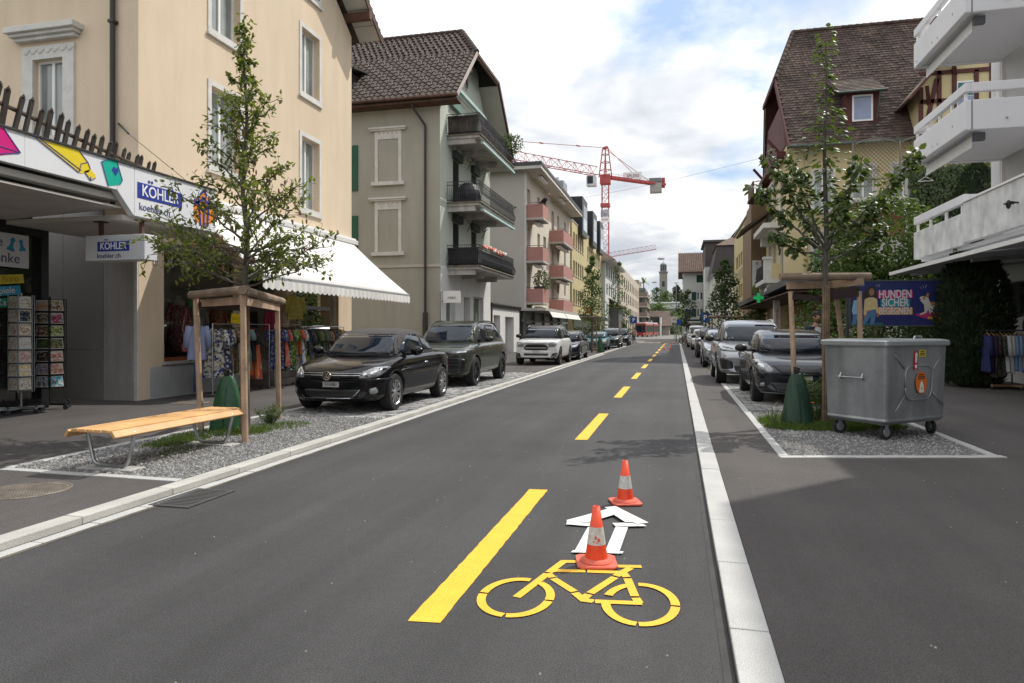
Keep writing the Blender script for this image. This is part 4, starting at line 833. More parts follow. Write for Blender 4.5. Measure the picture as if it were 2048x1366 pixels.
def wbalc(zb, y0, y1):
 b = MB(); b.box(WB, WB + .16, y0, y1, zb, zb + .78); b.box(WB + .16, WX, y0, y0 + .16, zb, zb + .78); b.box(WB + .16, WX, y1 - .16, y1, zb, zb + .78)
 f = b.build('balcony', rw, wbd, bevel=.025); solid('balcony_floor', rw, f, (WB + .165, WX, y0 + .165, y1 - .165, zb + .05, zb + .22))
 b = MB(); b.box(WB, WB + .14, y0, y1, zb + .98, zb + 1.22); b.box(WB + .14, WX, y0, y0 + .14, zb + .98, zb + 1.22); b.box(WB + .14, WX, y1 - .14, y1, zb + .98, zb + 1.22); b.build('rail_beam', rw, f, bevel=.02)
 for i in range(5): y = y0 + .1 + (y1 - y0 - .3) * i / 4; solid('rail_post', white, f, (WB + .04, WB + .1, y, y + .08, zb + .78, zb + .98))
 solid('rail_post', white, f, (WB + .7, WB + .78, y0 + .04, y0 + .1, zb + .78, zb + .98), (WB + 1.9, WB + 1.98, y0 + .04, y0 + .1, zb + .78, zb + .98))
 solid('joint', darkmetal, f, (WB + .158, WB + .168, y0 - .004, y0 + .02, zb + .01, zb + .77))
 for sx_, sy_, sz_ in ((-.004, .8, .3), (-.004, 1.9, .12), (-.004, 2.3, .15), (-.004, 3.6, .1)): solid('chip', mat('chip_grey', (.3, .29, .28), .9, .3), f, (WB + sx_, WB + .01, y0 + sy_, y0 + sy_ + .05, zb + sz_, zb + sz_ + .06))
 if zb > 6:
  b = MB(); b.box(WB + .32, WB + .5, y0 + .35, y1 - .1, zb - .2, zb - .05); b.build('awning_roll', mat('roll_white', (.7, .7, .68), .7, .05), f, bevel=.02)
  b = MB(); vs = []; n = 80
  for i in range(n + 1): y = y0 + .4 + (y1 - y0 - .55) * i / n; vs += [(WB + .31, y, zb - .1), (WB + .305, y, zb - .34 - .03 * abs(math.sin(i * math.pi / 5)))]
  b.add(vs, [(2 * i, 2 * i + 2, 2 * i + 3, 2 * i + 1) for i in range(n)]); b.build('awning_valance', MAT['roll_white'], f, fix=False)
  b = MB(); b.box(WB + .3, WB + .55, y0 + .22, y0 + .36, zb - .22, zb - .02); b.build('awning_motor', mat('motor_grey', (.09, .09, .1), .6), f)
  pipe('spout', f, [(WB + .95, y0 + .03, zb + .28), (WB + .93, y0 - .07, zb + .24)], .022, steel)
 return f
for zb in (6.72, 9.74): wbalc(zb, 19.8, 23.73)
# terrace on the first floor, its stained parapet running on towards the camera
b = MB(); b.box(WB, WB + .16, 19.9, 23.73, 3.78, 4.62); b.box(WB + .16, WX, 23.57, 23.73, 3.78, 4.62); tf = b.build('terrace', rw_st, wbd, bevel=.02)
b = MB(); b.box(WB, WB + .14, 19.9, 23.73, 4.86, 5.1); b.box(WB + .14, WX, 19.95, 20.1, 4.86, 5.1); b.build('rail_beam', rw, tf, bevel=.02)
b = MB()
for y in (20.1, 21.2, 22.4, 23.5): b.box(WB + .04, WB + .1, y, y + .08, 4.62, 4.86)
b.build('rail_post', white, tf)
solid('stained_parapet', rw_st, tf, (WB - .03, WB + .14, -4, 19.86, 3.82, 4.86), bevel=.02); solid('parapet_cap', white, tf, (WB - .06, WB + .18, -4, 19.87, 4.862, 4.91)); solid('terrace_floor', rw, tf, (WB + .165, WX, -4, 23.56, 3.7, 3.8))
pw = MB(); pw.tube([(WB - .03, 16.9, 4.33), (WB - .2, 16.9, 4.36)], .02); pw.ball((WB - .22, 16.9, 4.30), .05, .05, .1); pw.box(WB - .3, WB - .12, 16.85, 16.95, 4.3, 4.33); pw.build('wall_fitting', black, tf)
# flat folding awning below the terrace
wa = thing('flat_awning', 'nearly flat pale awning reaching out beneath the stained white terrace', 'awning', (8, 20, 3.6), fixed=True)
slab('fabric', mat('awning_pale', (.66, .67, .69), .7, .04), wa, [(6.72, 24.3, 3.36), (6.72, 17.9, 3.40), (WX, 17.9, 3.68), (WX, 24.3, 3.66)], .03)
slab('fabric', MAT['awning_pale'], wa, [(6.72, 17.8, 3.40), (6.72, 8, 3.45), (WX, 8, 3.68), (WX, 17.8, 3.68)], .03); solid('front_bar', white, wa, (6.66, 6.72, 8, 24.3, 3.34, 3.44))
b = MB(); b.bar((6.9, 23.0, 3.26), (WX, 22.2, 3.5), .06, .08); b.bar((6.9, 18.6, 3.26), (WX, 19.2, 3.5), .06, .08); b.build('folding_arm', MAT['arm_grey'], wa)
ch = thing('clothes_hanger', 'wire coat hanger dangling from the balcony awning above the garden', 'hanger', (7.5, 23.6, 6.2)); b = MB(); b.tube([(-.22, 0, 0), (0, 0, .14), (.22, 0, 0), (-.22, 0, 0)], .012, 5); b.tube([(0, 0, .14), (0, 0, .26)], .008, 5); b.build('wire', white, ch)
# ================================================================== CHALET STYLE CORNER HOUSE
cy_ = mat('chalet_yellow', (.60, .50, .28), .9, .06, .4, bump=.1); red_t = mat('oxblood_timber', (.085, .022, .018), .75, .2, 3, streak=.15)
ctile = mat('chalet_tile', (.046, .031, .025), .9, .3, .8, col2=(.088, .058, .045), bump=.3, bscale=30, island=.4)
cht = thing('chalet_house', 'tall yellow house with oxblood timber and a steep brown tiled roof', 'house', (11, 46, 0), fixed=True)
HX0, HY0, HY1 = 6.0, 41.0, 50.0; F = FN(HX0); G = FY(HY0)
shs = [(42.0, 43.2, z, z + 2.1) for z in (4.9, 8.2)] + [(45.0, 46.3, z, z + 2.2) for z in (4.9, 8.2)] + [(47.4, 48.6, z, z + 2.2) for z in (4.9, 8.2)]
wall('street_wall', F, HY0, HY1, 0, 12.0, shs, cy_, cht)
shg = mat('shutter_beige', (.42, .38, .33), .7, .08)
for h in shs: window(cht, F, h, .12, .08, 1, pm=shg, fm=shg, casing=.14, cm=stone_white, sill=.15)
b = MB()
for h in shs: rect(b, F, h[0] - .3, h[1] + .3, h[3] + .2, h[3] + .34, 0, .3)
b.build('window_hood', stone_white, cht)
ghs = [(7.4, 8.4, 4.9, 7.0), (7.4, 8.4, 8.3, 10.4), (9.4, 10.5, 8.6, 10.6), (11.4, 12.5, 8.6, 10.6)]
wall('end_wall', G, HX0, 24, 0, 12.0, ghs, cy_, cht)
for h in ghs: window(cht, G, h, .14, .08, 1, pm=pane_curtain, casing=.15, cm=stone_white, sill=.12)
pipe('downpipe', cht, [G(7.0, 0, .1), G(7.0, 11.6, .1)], .06, mat('pipe_yellow', (.45, .36, .22), .6))
# balcony with iron rail on the street side
b = MB(); b.box(HX0 - 1.0, HX0, 42.6, 47.2, 4.35, 4.6); b.box(HX0 - .8, HX0, 42.9, 43.3, 3.9, 4.35); b.box(HX0 - .8, HX0, 46.4, 46.8, 3.9, 4.35); cbf = b.build('balcony', stone_white, cht); b = MB()
for i in range(28): b.tube([(HX0 - .95, 43.2 + i * .14, 4.6), (HX0 - 1.0, 43.2 + i * .14, 5.0), (HX0 - .95, 43.2 + i * .14, 5.5)], .018, 4)
b.tube([(HX0 - .95, 43.1, 5.5), (HX0 - .95, 47.1, 5.5)], .03, 5); o = b.build('railing', iron_b, cbf); o['kind'] = 'stuff'
b = MB(); b.box(HX0 - 1.0, HX0 - .6, 42.6, 43.05, 4.6, 5.75); b.box(HX0 - 1.05, HX0 - .55, 42.55, 43.1, 5.75, 5.9); b.build('pillar', stone_white, cbf); b = MB(); b.box(HX0 - .6, HX0, 42.6, 42.75, 4.6, 5.5); b.build('parapet', cy_, cbf)
b = MB(); b.box(HX0 - 1.1, HX0, 42.2, 47.5, 7.55, 7.85); b.box(HX0 - .7, HX0, 42.6, 43.2, 7.0, 7.55); b.box(HX0 - .7, HX0, 46.6, 47.2, 7, 7.55); cb2 = b.build('balcony', stone_white, cht)
# roof
ez2, ey2 = 11.75, HY0 - .8; ry2, rz2 = 46.0, 20.3; vx = HX0 + .05; su2 = (rz2 - ez2) / (ry2 - ey2); hy2 = 43.5; hz2 = ez2 + (hy2 - ey2) * su2; hx2 = 7.1
b = MB(); b.add([(vx, ey2, ez2), (26, ey2, ez2), (26, ry2, rz2), (hx2, ry2, rz2), (vx - .3, hy2, hz2)], [(0, 1, 2, 3, 4)]); b.add([(vx - .3, hy2, hz2), (hx2, ry2, rz2), (vx - .3, 2 * ry2 - hy2, hz2)], [(0, 1, 2)]); b.add([(hx2, ry2, rz2), (26, ry2, rz2), (26, 2 * ry2 - ey2, ez2), (vx, 2 * ry2 - ey2, ez2), (vx - .3, 2 * ry2 - hy2, hz2)], [(0, 1, 2, 3, 4)])
cro = b.build('roof', red_t, cht); md = cro.modifiers.new('t', 'SOLIDIFY'); md.thickness = .16
sd2 = V((0, ry2 - ey2, rz2 - ez2)).normalized(); n2 = V((0, -sd2.z, sd2.y)); L2 = math.hypot(ry2 - ey2, rz2 - ez2); rows = 46; tl2 = L2 / rows; b = MB()
for r in range(rows):
 y = ey2 + (ry2 - ey2) * r / rows; x0 = vx + (-.3) * min(1, (y - ey2) / (hy2 - ey2)) if y < hy2 else vx - .3 + (hx2 - vx + .3) * (y - hy2) / (ry2 - hy2)
 x = x0 + (r % 2) * .106
 while x < 19.5:
  p = V((x, ey2, ez2)) + sd2 * (r * tl2) + n2 * rnd.uniform(.0, .018); w = .205
  v = [p + n2 * .05 + V((0, 0, 0)), p + n2 * .05 + V((w * .5, 0, 0)) - sd2 * .045, p + n2 * .05 + V((w, 0, 0)), p + V((w, 0, 0)) + sd2 * tl2 * 1.1 + n2 * .012, p + sd2 * tl2 * 1.1 + n2 * .012, p, p + V((w * .5, 0, 0)) - sd2 * .045, p + V((w, 0, 0))]
  b.add(v, [(0, 1, 2, 3, 4), (5, 6, 1, 0), (6, 7, 2, 1)]); x += .212
o = b.build('roof_tile', ctile, cro, fix=False); o['kind'] = 'stuff'
b = MB()
for a, c in ((V((hx2, ry2, rz2 + .06)), V((22, ry2, rz2 + .06))), (V((vx - .3, hy2, hz2 + .06)), V((hx2, ry2, rz2 + .06)))):
 k = int((c - a).length / .4)
 for i in range(k): b.tube([a.lerp(c, i / k), a.lerp(c, (i + 1.1) / k)], [.15, .12], 7)
o = b.build('ridge_tile', ctile, cro); o['kind'] = 'stuff'
b = MB(); b.tube([(vx - .1, ey2 - .06, ez2 - .06), (26, ey2 - .06, ez2 - .06)], .08, 8); b.tube([(7, ey2 - .05, ez2 - .1), (7, HY0 - .1, ez2 - .7)], .05, 6); b.build('gutter', mat('copper_green', (.06, .085, .07), .6), cro)
# street gable: deep timber loggia under the half hip
b = MB(); b.prism([(HY0, 12), (HY1 + .8, 12), (48.6, 14.9), (43.2, 14.9)], F, -.2, 0.05); b.build('gable_wall', red_t, cht)
b = MB(); b.box(HX0 - .5, HX0 + .3, HY0 + .2, HY1, 11.4, 11.7);
for s in (0, 1):
 a = V((vx - .05, ey2 if s == 0 else 2 * ry2 - ey2, ez2 - .1)); c = V((vx - .35, hy2 if s == 0 else 2 * ry2 - hy2, hz2 - .1)); b.bar(a, c, .08, .3)
b.bar((vx - .4, hy2 - .1, hz2 - .12), (vx - .4, 2 * ry2 - hy2 + .1, hz2 - .12), .12, .25)
for y in (42.0, 46, 49.4): b.bar((HX0, y, 11.5), (HX0 - .9, y, 12.6), .15, .15)
b.build('bargeboard', red_t, cht)
b = MB(); b.box(HX0 - 1.2, HX0, 47.5, 50.5, 10.4, 10.6); b.box(HX0 - 1.15, HX0 - 1.05, 47.5, 50.5, 10.6, 11.4); b.build('loggia', red_t, cht); slab('porch_roof', ctile, cht, [(HX0 - 1.9, 51.4, 8.2), (HX0 - 1.9, 47.4, 8.2), (HX0, 47.4, 9.6), (HX0, 51.4, 9.6)], .15)
# small dormer
DX0, DX1 = 9.05, 10.75; dzb = 12.9; dy = ey2 + (dzb - ez2) / su2 - .0
b = MB(); b.box(DX0, DX1, dy, dy + 2.0, dzb, dzb + 1.75); dmr = b.build('dormer', red_t, cht); G2 = FY(dy); b = MB()
for a in ((9.38, 9.47, 13.05, 14.5), (10.33, 10.42, 13.05, 14.5), (9.47, 10.33, 13.05, 13.14), (9.47, 10.33, 14.41, 14.5)): rect(b, G2, *a, 0, .06)
b.build('window_frame', white, dmr); b = MB(); rect(b, G2, 9.47, 10.33, 13.14, 14.41, .0, .02); b.build('pane', mat('blue_pane', (.24, .28, .42), .03, .15, 1), dmr)
slab('dormer_roof', ctile, dmr, [(8.65, dy - .5, dzb + 1.7), (11.0, dy - .5, dzb + 1.7), (10.8, dy + 2.6, dzb + 3.4), (8.5, dy + 2.6, dzb + 3.4)], .12)
b = MB()
for r in range(8):
 x = 8.62
 while x < 10.85: y = dy - .52 + r * .36; z = dzb + 1.72 + r * .197; b.add([(x, y, z + .06), (x + .2, y, z + .06), (x + .2, y + .4, z + .235), (x, y + .4, z + .235), (x, y, z), (x + .2, y, z)], [(0, 1, 2, 3), (4, 5, 1, 0)]); x += .21
o = b.build('roof_tile', ctile, dmr, fix=False); o['kind'] = 'stuff'
b = MB(); b.tube([(8.6, dy - .55, dzb + 1.66), (11.05, dy - .55, dzb + 1.66)], .06, 6); b.tube([(10.7, dy - .5, dzb + 1.6), (10.6, dy - .05, dzb + .2)], .04, 6); b.build('gutter', MAT['copper_green'], dmr)
# timber framed cross gable to the right, nearer the camera
QY = 39.6; Q = FY(QY); b = MB(); b.prism([(12.3, 11.6), (18, 11.6), (18, 17.6), (15.2, 17.6), (12.3, 14.4)], Q, -3, 0); b.build('gable_wall', cy_, cht); b = MB()
for p, q in (((12.35, 11.7), (12.35, 14.2)), ((13.2, 11.7), (13.2, 15.0)), ((12.5, 11.8), (13.1, 14.6)), ((13.9, 11.7), (13.9, 15.1)), ((15.6, 11.7), (15.6, 17.4)), ((17.6, 11.7), (17.6, 17.4)), ((12.3, 13.45), (14, 13.45)), ((12.3, 14.9), (18, 14.9)), ((13.6, 16.1), (18, 16.1)), ((12.3, 11.7), (18, 11.7)), ((14.9, 14.9), (14.9, 13)), ((14.5, 16.2), (16, 17.5))): b.bar(Q(*p, .04), Q(*q, .04), .2, .1, up=(0, 1, 0))
b.build('timber_beam', red_t, cht); b = MB(); rect(b, Q, 14.0, 14.85, 12.1, 14.4, .0, .03); gw_ = b.build('window', white, cht); b = MB(); rect(b, Q, 14.08, 14.77, 12.2, 13.6, .03, .045); b.build('pane', MAT['blue_pane'], gw_); b = MB(); rect(b, Q, 14.08, 14.77, 13.65, 14.3, .03, .05); b.build('blind', mat('blind_teal', (.02, .16, .16), .6), gw_)
slab('gable_roof', ctile, cht, [(11.6, QY - .7, 13.55), (15.6, QY - .7, 18.3), (15.6, 46, 18.3), (11.6, 46, 13.55)], .12); b = MB(); b.bar((11.55, QY - .72, 13.4), (15.7, QY - .72, 18.3), .1, .34, up=(0, 1, 0))
for t in (.15, .45, .75): b.bar((11.6 + 4 * t + .25, QY - .6, 13.35 + 4.75 * t), (11.6 + 4 * t + .55, QY, 13.0 + 4.75 * t - .4), .16, .16)
b.build('bargeboard', red_t, cht)
# glazed veranda / pergola on the garden side
solid('veranda_wall', mat('red_brick_wood', (.16, .06, .035), .85, .3, 1.5), cht, (9, 20, 38.2, 38.4, 6.3, 8.1)); solid('veranda_base', mat('garden_wall', (.42, .40, .38), .9, .1, 1), cht, (9, 20, 38.1, 38.45, 0, 6.3))
b = MB()
for i in range(64): x = 8.6 + i * .17; b.tube([(x, 37.5, 8.15), (x, 40.9, 8.75)], .085, 6)
o = b.build('corrugated_roof', mat('corrugated', (.62, .58, .52), .6, .1, 3), cht); o['kind'] = 'stuff'
b = MB(); T0 = FY(38.3)
for k in range(5):
 u0 = 8.8 + k * 2.2
 for i in range(-7, 13):
  for sgn in (1, -1):
   pts = []
   for t in range(13):
    u = i * .2 + sgn * t * .2 * .95 if sgn > 0 else i * .2 + 2.4 - t * .2 * .95; v = t * .2; hmax = 2.2 + .3 * math.sin(math.pi * max(0, min(1, u / 2.1)))
    if 0 <= u <= 2.1 and v <= hmax: pts.append((u, v))
   if len(pts) > 1: b.bar(T0(u0 + pts[0][0], 8.9 + pts[0][1], 0), T0(u0 + pts[-1][0], 8.9 + pts[-1][1], 0), .03, .02)
 b.bar(T0(u0, 8.8, 0), T0(u0, 11.2, 0), .07, .07); b.bar(T0(u0, 9.3, 0), T0(u0 + 2.2, 9.3, 0), .05, .05)
 for a in range(8): u = u0 + 2.1 * a / 8; u2 = u0 + 2.1 * (a + 1) / 8; b.bar(T0(u, 11.1 + .3 * math.sin(math.pi * a / 8), 0), T0(u2, 11.1 + .3 * math.sin(math.pi * (a + 1) / 8), 0), .06, .05)
o = b.build('trellis', mat('trellis_wood', (.20, .17, .14), .8), cht); o['kind'] = 'stuff'
# pharmacy canopy at street level
slab('shop_canopy_roof', mat('canopy_slate', (.10, .10, .105), .6), cht, [(4.0, 50, 3.35), (4.0, 27, 3.55), (8, 27, 3.9), (8, 50, 3.7)], .25); solid('canopy_soffit', timber_brown, cht, (4.1, 8, 27.2, 49.8, 3.0, 3.05)); text('apotheke', .22, FN(4.0)(33.5, 3.42, .02), ROT_NX, white, cht)
F3 = FN(7.0); wall('shop_wall', F3, 27, 41, 0, 3.3, [(28, 30, .4, 2.7), (32, 34.6, .4, 2.7), (36, 39, .4, 2.7)], cy_, cht)
for h in ((28, 30, .4, 2.7), (32, 34.6, .4, 2.7), (36, 39, .4, 2.7)): window(cht, F3, h, .14, .06, 1, pm=pane_curtain, name='shop_window')
# green cross sign
gc = thing('pharmacy_cross', 'green cross sign on an arm at the edge of the shop canopy', 'sign', (3.62, 33.0, 3.05)); gc.scale = (.62, .62, .62); b = MB(); c_ = [(-.13, -.4), (.13, -.4), (.13, -.13), (.4, -.13), (.4, .13), (.13, .13), (.13, .4), (-.13, .4), (-.13, .13), (-.4, .13), (-.4, -.13), (-.13, -.13)]
b.prism(c_, lambda u, v, w: V((u, -w, v)), -.08, .08); b.build('cross', mat('cross_black', (.01, .02, .015), .5), gc); b = MB(); b.prism([(u * .9, v * .9) for u, v in c_], lambda u, v, w: V((u, -w, v)), .08, .09); b.build('panel', mat('cross_green', (.004, .36, .085), .4, emit=.25), gc); pipe('arm', gc, [(.4, 0, .05), (.75, 0, .1)], .03)
def box_sign(name, label, x, y, z, w, h, s, col, tcol, size, vertical=False):
 t = thing(name, label, 'sign', (x, y, z)); b = MB(); b.box(-w / 2, w / 2, -.06, .06, -h / 2, h / 2); b.build('panel', mat('sp_' + '%.2f%.2f%.2f' % col, col, .5), t)
 if vertical:
  for i, c in enumerate(s): text(c, size, (0, -.065, h / 2 - h * (i + 1.2) / (len(s) + 1.4)), ROT_NY, mat('sc_%.2f%.2f' % tcol[:2], tcol, .5), t, ext=.002)
 else: text(s, size, (0, -.065, 0), ROT_NY, mat('sc_%.2f%.2f' % tcol[:2], tcol, .5), t, ext=.002)
 return t
t_ = box_sign('vertical_sign', 'tall narrow white sign with small spaced letters on the yellow house corner', 5.55, 51.5, 5.6, .6, 1.9, 'NEUROTA', (.62, .62, .62), (.15, .15, .18), .2, True); pipe('arm', t_, [(.3, 0, .6), (.9, 0, .6)], .03); b = MB(); b.ball((0, -.07, .78), .1, .02, .08); b.build('emblem', mat('emblem_orange', (.7, .32, .08), .5), t_)
t_ = thing('shop_column', 'pale column with red upright lettering under the shop canopy', 'column', (4.6, 34.5, 0)); b = MB(); b.box(-.14, .14, -.14, .14, 0, 3.0); b.build('shaft', stone_white, t_); b = text('Ihre Drogerie', .2, (0, -.15, 2.0), Matrix(((0, -1, 0), (0, 0, -1), (1, 0, 0))), mat('letter_darkred', (.30, .04, .04), .5), t_)
# ================================================================== YELLOW BUILDING with brown fins
yr = thing('yellow_fin_building', 'pale yellow flat block with tall brown vertical fins beyond the chalet', 'building', (12, 65, 0), fixed=True)
F = FN(6.3); hol = []
for z in (1.6, 4.9, 8.1):
 for i in range(4): hol.append((67 + i * 2.3, 68.6 + i * 2.3, z, z + 1.35))
 hol.append((76.5, 78.5, z, z + 1.35))
yrr = mat('yellow_pale_render', (.55, .47, .25), .9, .06, .3)
wall('street_wall', F, 51.5, 81, 0, 12.0, hol, yrr, yr, .3)
for h in hol: window(yr, F, h, .16, .08, 0, fm=mat('frame_bronze', (.10, .075, .055), .5), pm=mat('brown_glass', (.10, .075, .06)))
b = MB()
for z in (3.6, 6.8):
 for i in range(4): rect(b, F, 67 + i * 2.3, 69.1 + i * 2.3, z, z + 1.0, 0, .03)
b.build('spandrel', mat('spandrel', (.36, .31, .18), .9), yr)
fin = mat('fin_brown', (.20, .135, .08), .85, .08, .5)
for i, (y0, y1, z1) in enumerate(((62.0, 64.5, 10.2), (58.4, 61, 10.6), (55.0, 57.4, 11.0), (52, 53.6, 11.4))): b = MB(); rect(b, F, y0, y1, 0, z1, 0, .55 + .18 * i); b.build('fin', fin, yr); b = MB(); rect(b, F, y1, y1 + .9, 4, z1 - 1.5, 0, .12); b.build('fin_window', MAT['brown_glass'], yr)
solid('core', yrr, yr, (6.65, 22, 51.6, 81, 0, 11.9)); solid('roof_edge', mat('roof_edge_grey', (.25, .25, .25), .7), yr, (6.15, 22, 51.4, 81.1, 12.0, 12.15))
b = MB(); b.add([(5.9, 81, 12.1), (22, 81, 12.1), (22, 58, 12.1), (9, 66, 15.3), (22, 66, 15.6), (9, 78, 15.3)], [(0, 5, 3), (0, 1, 4, 5), (3, 5, 4)]); b.build('roof', tile_far, yr)
for x, y in ((7.2, 68.5), (7.7, 67.5)): b = MB(); b.box(x, x + .7, y, y + .7, 12.1, 14.4); b.tube([(x + .35, y + .35, 14.4), (x + .35, y + .35, 15.0)], .25, 8); b.build('chimney', mat('chimney_dark', (.06, .05, .045), .8), yr)
# ================================================================== MANSARD HOUSE, WHITE GREEN-SHUTTERED HOUSE
ms = thing('mansard_house', 'grey white house with a dark slate mansard roof and a flat dark top storey', 'house', (8, 92, 0), fixed=True)
G = FY(88); hol = [(5.2, 6.0, 3.4, 5.3), (6.6, 7.4, 3.4, 5.3), (5.2, 6.0, 6.3, 8.0), (6.6, 7.4, 6.3, 8)]
wall('end_wall', G, 4.45, 16, 0, 8.5, hol, hw_, ms)
for h in hol: window(ms, G, h, .15, .1, 1, casing=.1)
wall('street_wall', FN(4.45), 88, 100, 0, 8.5, [], hw_, ms)
slate = mat('slate_dark', (.045, .035, .035), .75, .15, 2); b = MB(); b.add([(4.1, 87.6, 8.5), (16, 87.6, 8.5), (16, 88.6, 12.1), (4.9, 88.6, 12.1), (4.1, 101, 8.5), (4.9, 100, 12.1), (16, 94, 14.6), (8.5, 94, 14.6)], [(0, 1, 2, 3), (4, 0, 3, 5)]); b.build('mansard', slate, ms); b = MB(); b.add([(4.7, 88.4, 12.12), (16, 88.4, 12.12), (16, 94, 14.6), (8.5, 94, 14.6), (4.7, 100, 12.12)], [(0, 1, 2, 3), (4, 0, 3)]); b.build('roof', tile_far, ms)
solid('tower', mat('tower_dark', (.075, .065, .06), .8), ms, (3.9, 13, 100.5, 110, 0, 14.0)); solid('tower_cap', MAT['roof_edge'], ms, (3.6, 13.3, 100.2, 110.3, 14.0, 14.3)); solid('tower_white', hw_, ms, (3.85, 8, 100.4, 106, 0, 10.5)); b = MB()
for x in (5.6, 6.9): b.box(x, x + .95, 100.38, 100.46, 12.6, 13.5)
b.build('tower_window', mat('sky_glass2', (.30, .36, .42), .05), ms)
gs = thing('green_shutter_house', 'white house with dark green shutters and a tiled saddle roof at the street end', 'house', (4, 120, 0), fixed=True)
G = FY(112); g_sh = mat('shutter_dkgreen', (.008, .05, .032), .7, .1)
gh = [(3.0, 4.5, 9.1, 10.3), (3.0, 4.5, 6.3, 7.6), (3.0, 4.5, 3.7, 5.0), (2.2, 4.0, .6, 1.9)]
wall('end_wall', G, .95, 12, 0, 10.9, gh, hw_, gs); wall('street_wall', FN(.95), 112, 124, 0, 10.9, [], hw_, gs)
for i, h in enumerate(gh):
 window(gs, G, h, .12, .12, 2 if i in (1, 2) else 0, pm=g_sh if i == 0 else glass_dark, fm=g_sh if i == 0 else white)
 if i in (1, 2): b = MB(); rect(b, G, h[0] - .75, h[0] - .05, h[2], h[3], .0, .06); b.build('shutter', g_sh, gs)
b = MB(); rect(b, FN(.95), 114, 115.2, 6.2, 7.6, 0, .07); rect(b, FN(.95), 114, 115.2, 3.5, 5.0, 0, .07); rect(b, FN(.95), 114, 115.2, 9, 10.2, 0, .07); b.build('shutter', g_sh, gs)
b = MB(); b.add([(.2, 111.2, 10.7), (13, 111.2, 10.7), (13, 117.5, 14.4), (.2, 117.5, 14.4), (.2, 124.5, 10.7), (13, 124.5, 10.7)], [(0, 1, 2, 3), (3, 2, 5, 4)]); rf = b.build('roof', tile_far, gs); rf.modifiers.new('t', 'SOLIDIFY').thickness = .15; b = MB()
for i in range(40): x = .3 + i * .3; b.bar((x, 111.2, 10.78), (x, 117.4, 14.45), .17, .06)
o = b.build('roof_tile', tile_far, rf); o['kind'] = 'stuff'
solid('chimney', mat('chimney_red', (.20, .07, .06), .8), gs, (5.2, 6.2, 118, 119, 13.4, 16.2)); solid('porch_roof', MAT['roof_edge'], gs, (.9, 5.6, 110.9, 111.99, 3.05, 3.25)); solid('porch_blind', white, gs, (1, 3.6, 110.95, 111.98, 2.75, 2.95))
box_sign('corner_sign', 'small square dark blue sign high on the green shuttered house', 1.75, 111.8, 4.45, .85, .85, 'AXA', (.02, .02, .14), (.7, .7, .72), .3)
# rear roof
solid('rear_house', mat('rear_roof', (.22, .19, .17), .9), gs, (5.6, 12, 124, 130, 0, 16.3))
# ================================================================== END OF THE STREET: barn-like house, hill, church
fh = thing('barn_house', 'low house with a huge brown tiled roof closing the end of the street', 'house', (-5, 215, 0), fixed=True)
solid('wall', mat('barn_wall', (.36, .32, .28), .9), fh, (-10, -2.2, 205, 225, 0, 3.2)); b = MB(); b.add([(-11, 203, 2.8), (-1.4, 203, 2.8), (-2.2, 212, 7.4), (-10.6, 212, 7.4), (-11, 226, 2.8), (-1.4, 226, 2.8)], [(0, 1, 2, 3), (3, 2, 5, 4), (1, 5, 2), (0, 3, 4)]); b.build('roof', mat('roof_old', (.10, .07, .055), .9, .3, .6), fh)
solid('porch', mat('porch_dark', (.055, .05, .05), .7), fh, (-7.5, -4.9, 200.5, 205, 0, 5.4)); solid('gate_wall', hw_, fh, (-4.8, -4.4, 198, 205, 0, 5.2)); solid('banner', white, fh, (-7.3, -6.9, 199.9, 200.1, .5, 4.3))
hill = MB(); nx, ny = 40, 30
def hz(x, y):
 t = max(0, min(1, (y - 235) / 190)); return 15 * (t * t * (3 - 2 * t)) * math.exp(-((x + 2) / 130) ** 2) + 3 * t
hill.grid(lambda u, v: (-260 + 520 * u, 232 + 560 * v, hz(-260 + 520 * u, 232 + 560 * v)), nx, ny); o = hill.build('hill', mat('hill_wood', (.03, .045, .018), .95, .5, .08), smooth=True, fix=False); o['kind'] = 'structure'
ct = thing('church', 'distant grey stone church tower and dark hipped nave roof on the wooded hill', 'church', (-8.5, 455, 20), fixed=True)
stn = mat('church_stone', (.30, .29, .27), .9, .12, .2); stn2 = mat('church_dark', (.19, .19, .19), .9, .1, .3)
solid('tower', stn, ct, (-11, -6.1, 450, 455, 10, 38.4)); solid('gallery', stn2, ct, (-11.4, -5.7, 449.6, 455.4, 38.4, 39.3)); b = MB(); b.lathe([(1.9, 39.3), (1.9, 44)], 8, Matrix.Translation((-8.55, 452.5, 0))); b.build('lantern', stn2, ct); b = MB(); b.lathe([(2.1, 43.9), (1.4, 44.6), (.3, 45.4), (.1, 45.6), (.1, 47)], 8, Matrix.Translation((-8.55, 452.5, 0))); b.build('spire', mat('verdigris', (.14, .22, .19), .7), ct)
b = MB(); b.box(-9.4, -7.7, 449.93, 450.02, 29.5, 33)
for k in range(8): a = k * math.pi / 4; b.box(-8.55 + 1.8 * math.cos(a) - .25, -8.55 + 1.8 * math.cos(a) + .25, 452.5 + 1.8 * math.sin(a) - .25, 452.5 + 1.8 * math.sin(a) + .25, 40, 43.4)
b.build('louvre', mat('louvre_dark', (.05, .05, .055), .8), ct); b = MB(); b.lathe([(1.5, 0), (1.5, .05)], 20, Matrix.Translation((-8.55, 449.95, 36)) @ Matrix.Rotation(R(90), 4, 'X')); b.build('clock_face', mat('clock_gold', (.30, .27, .2), .6), ct)
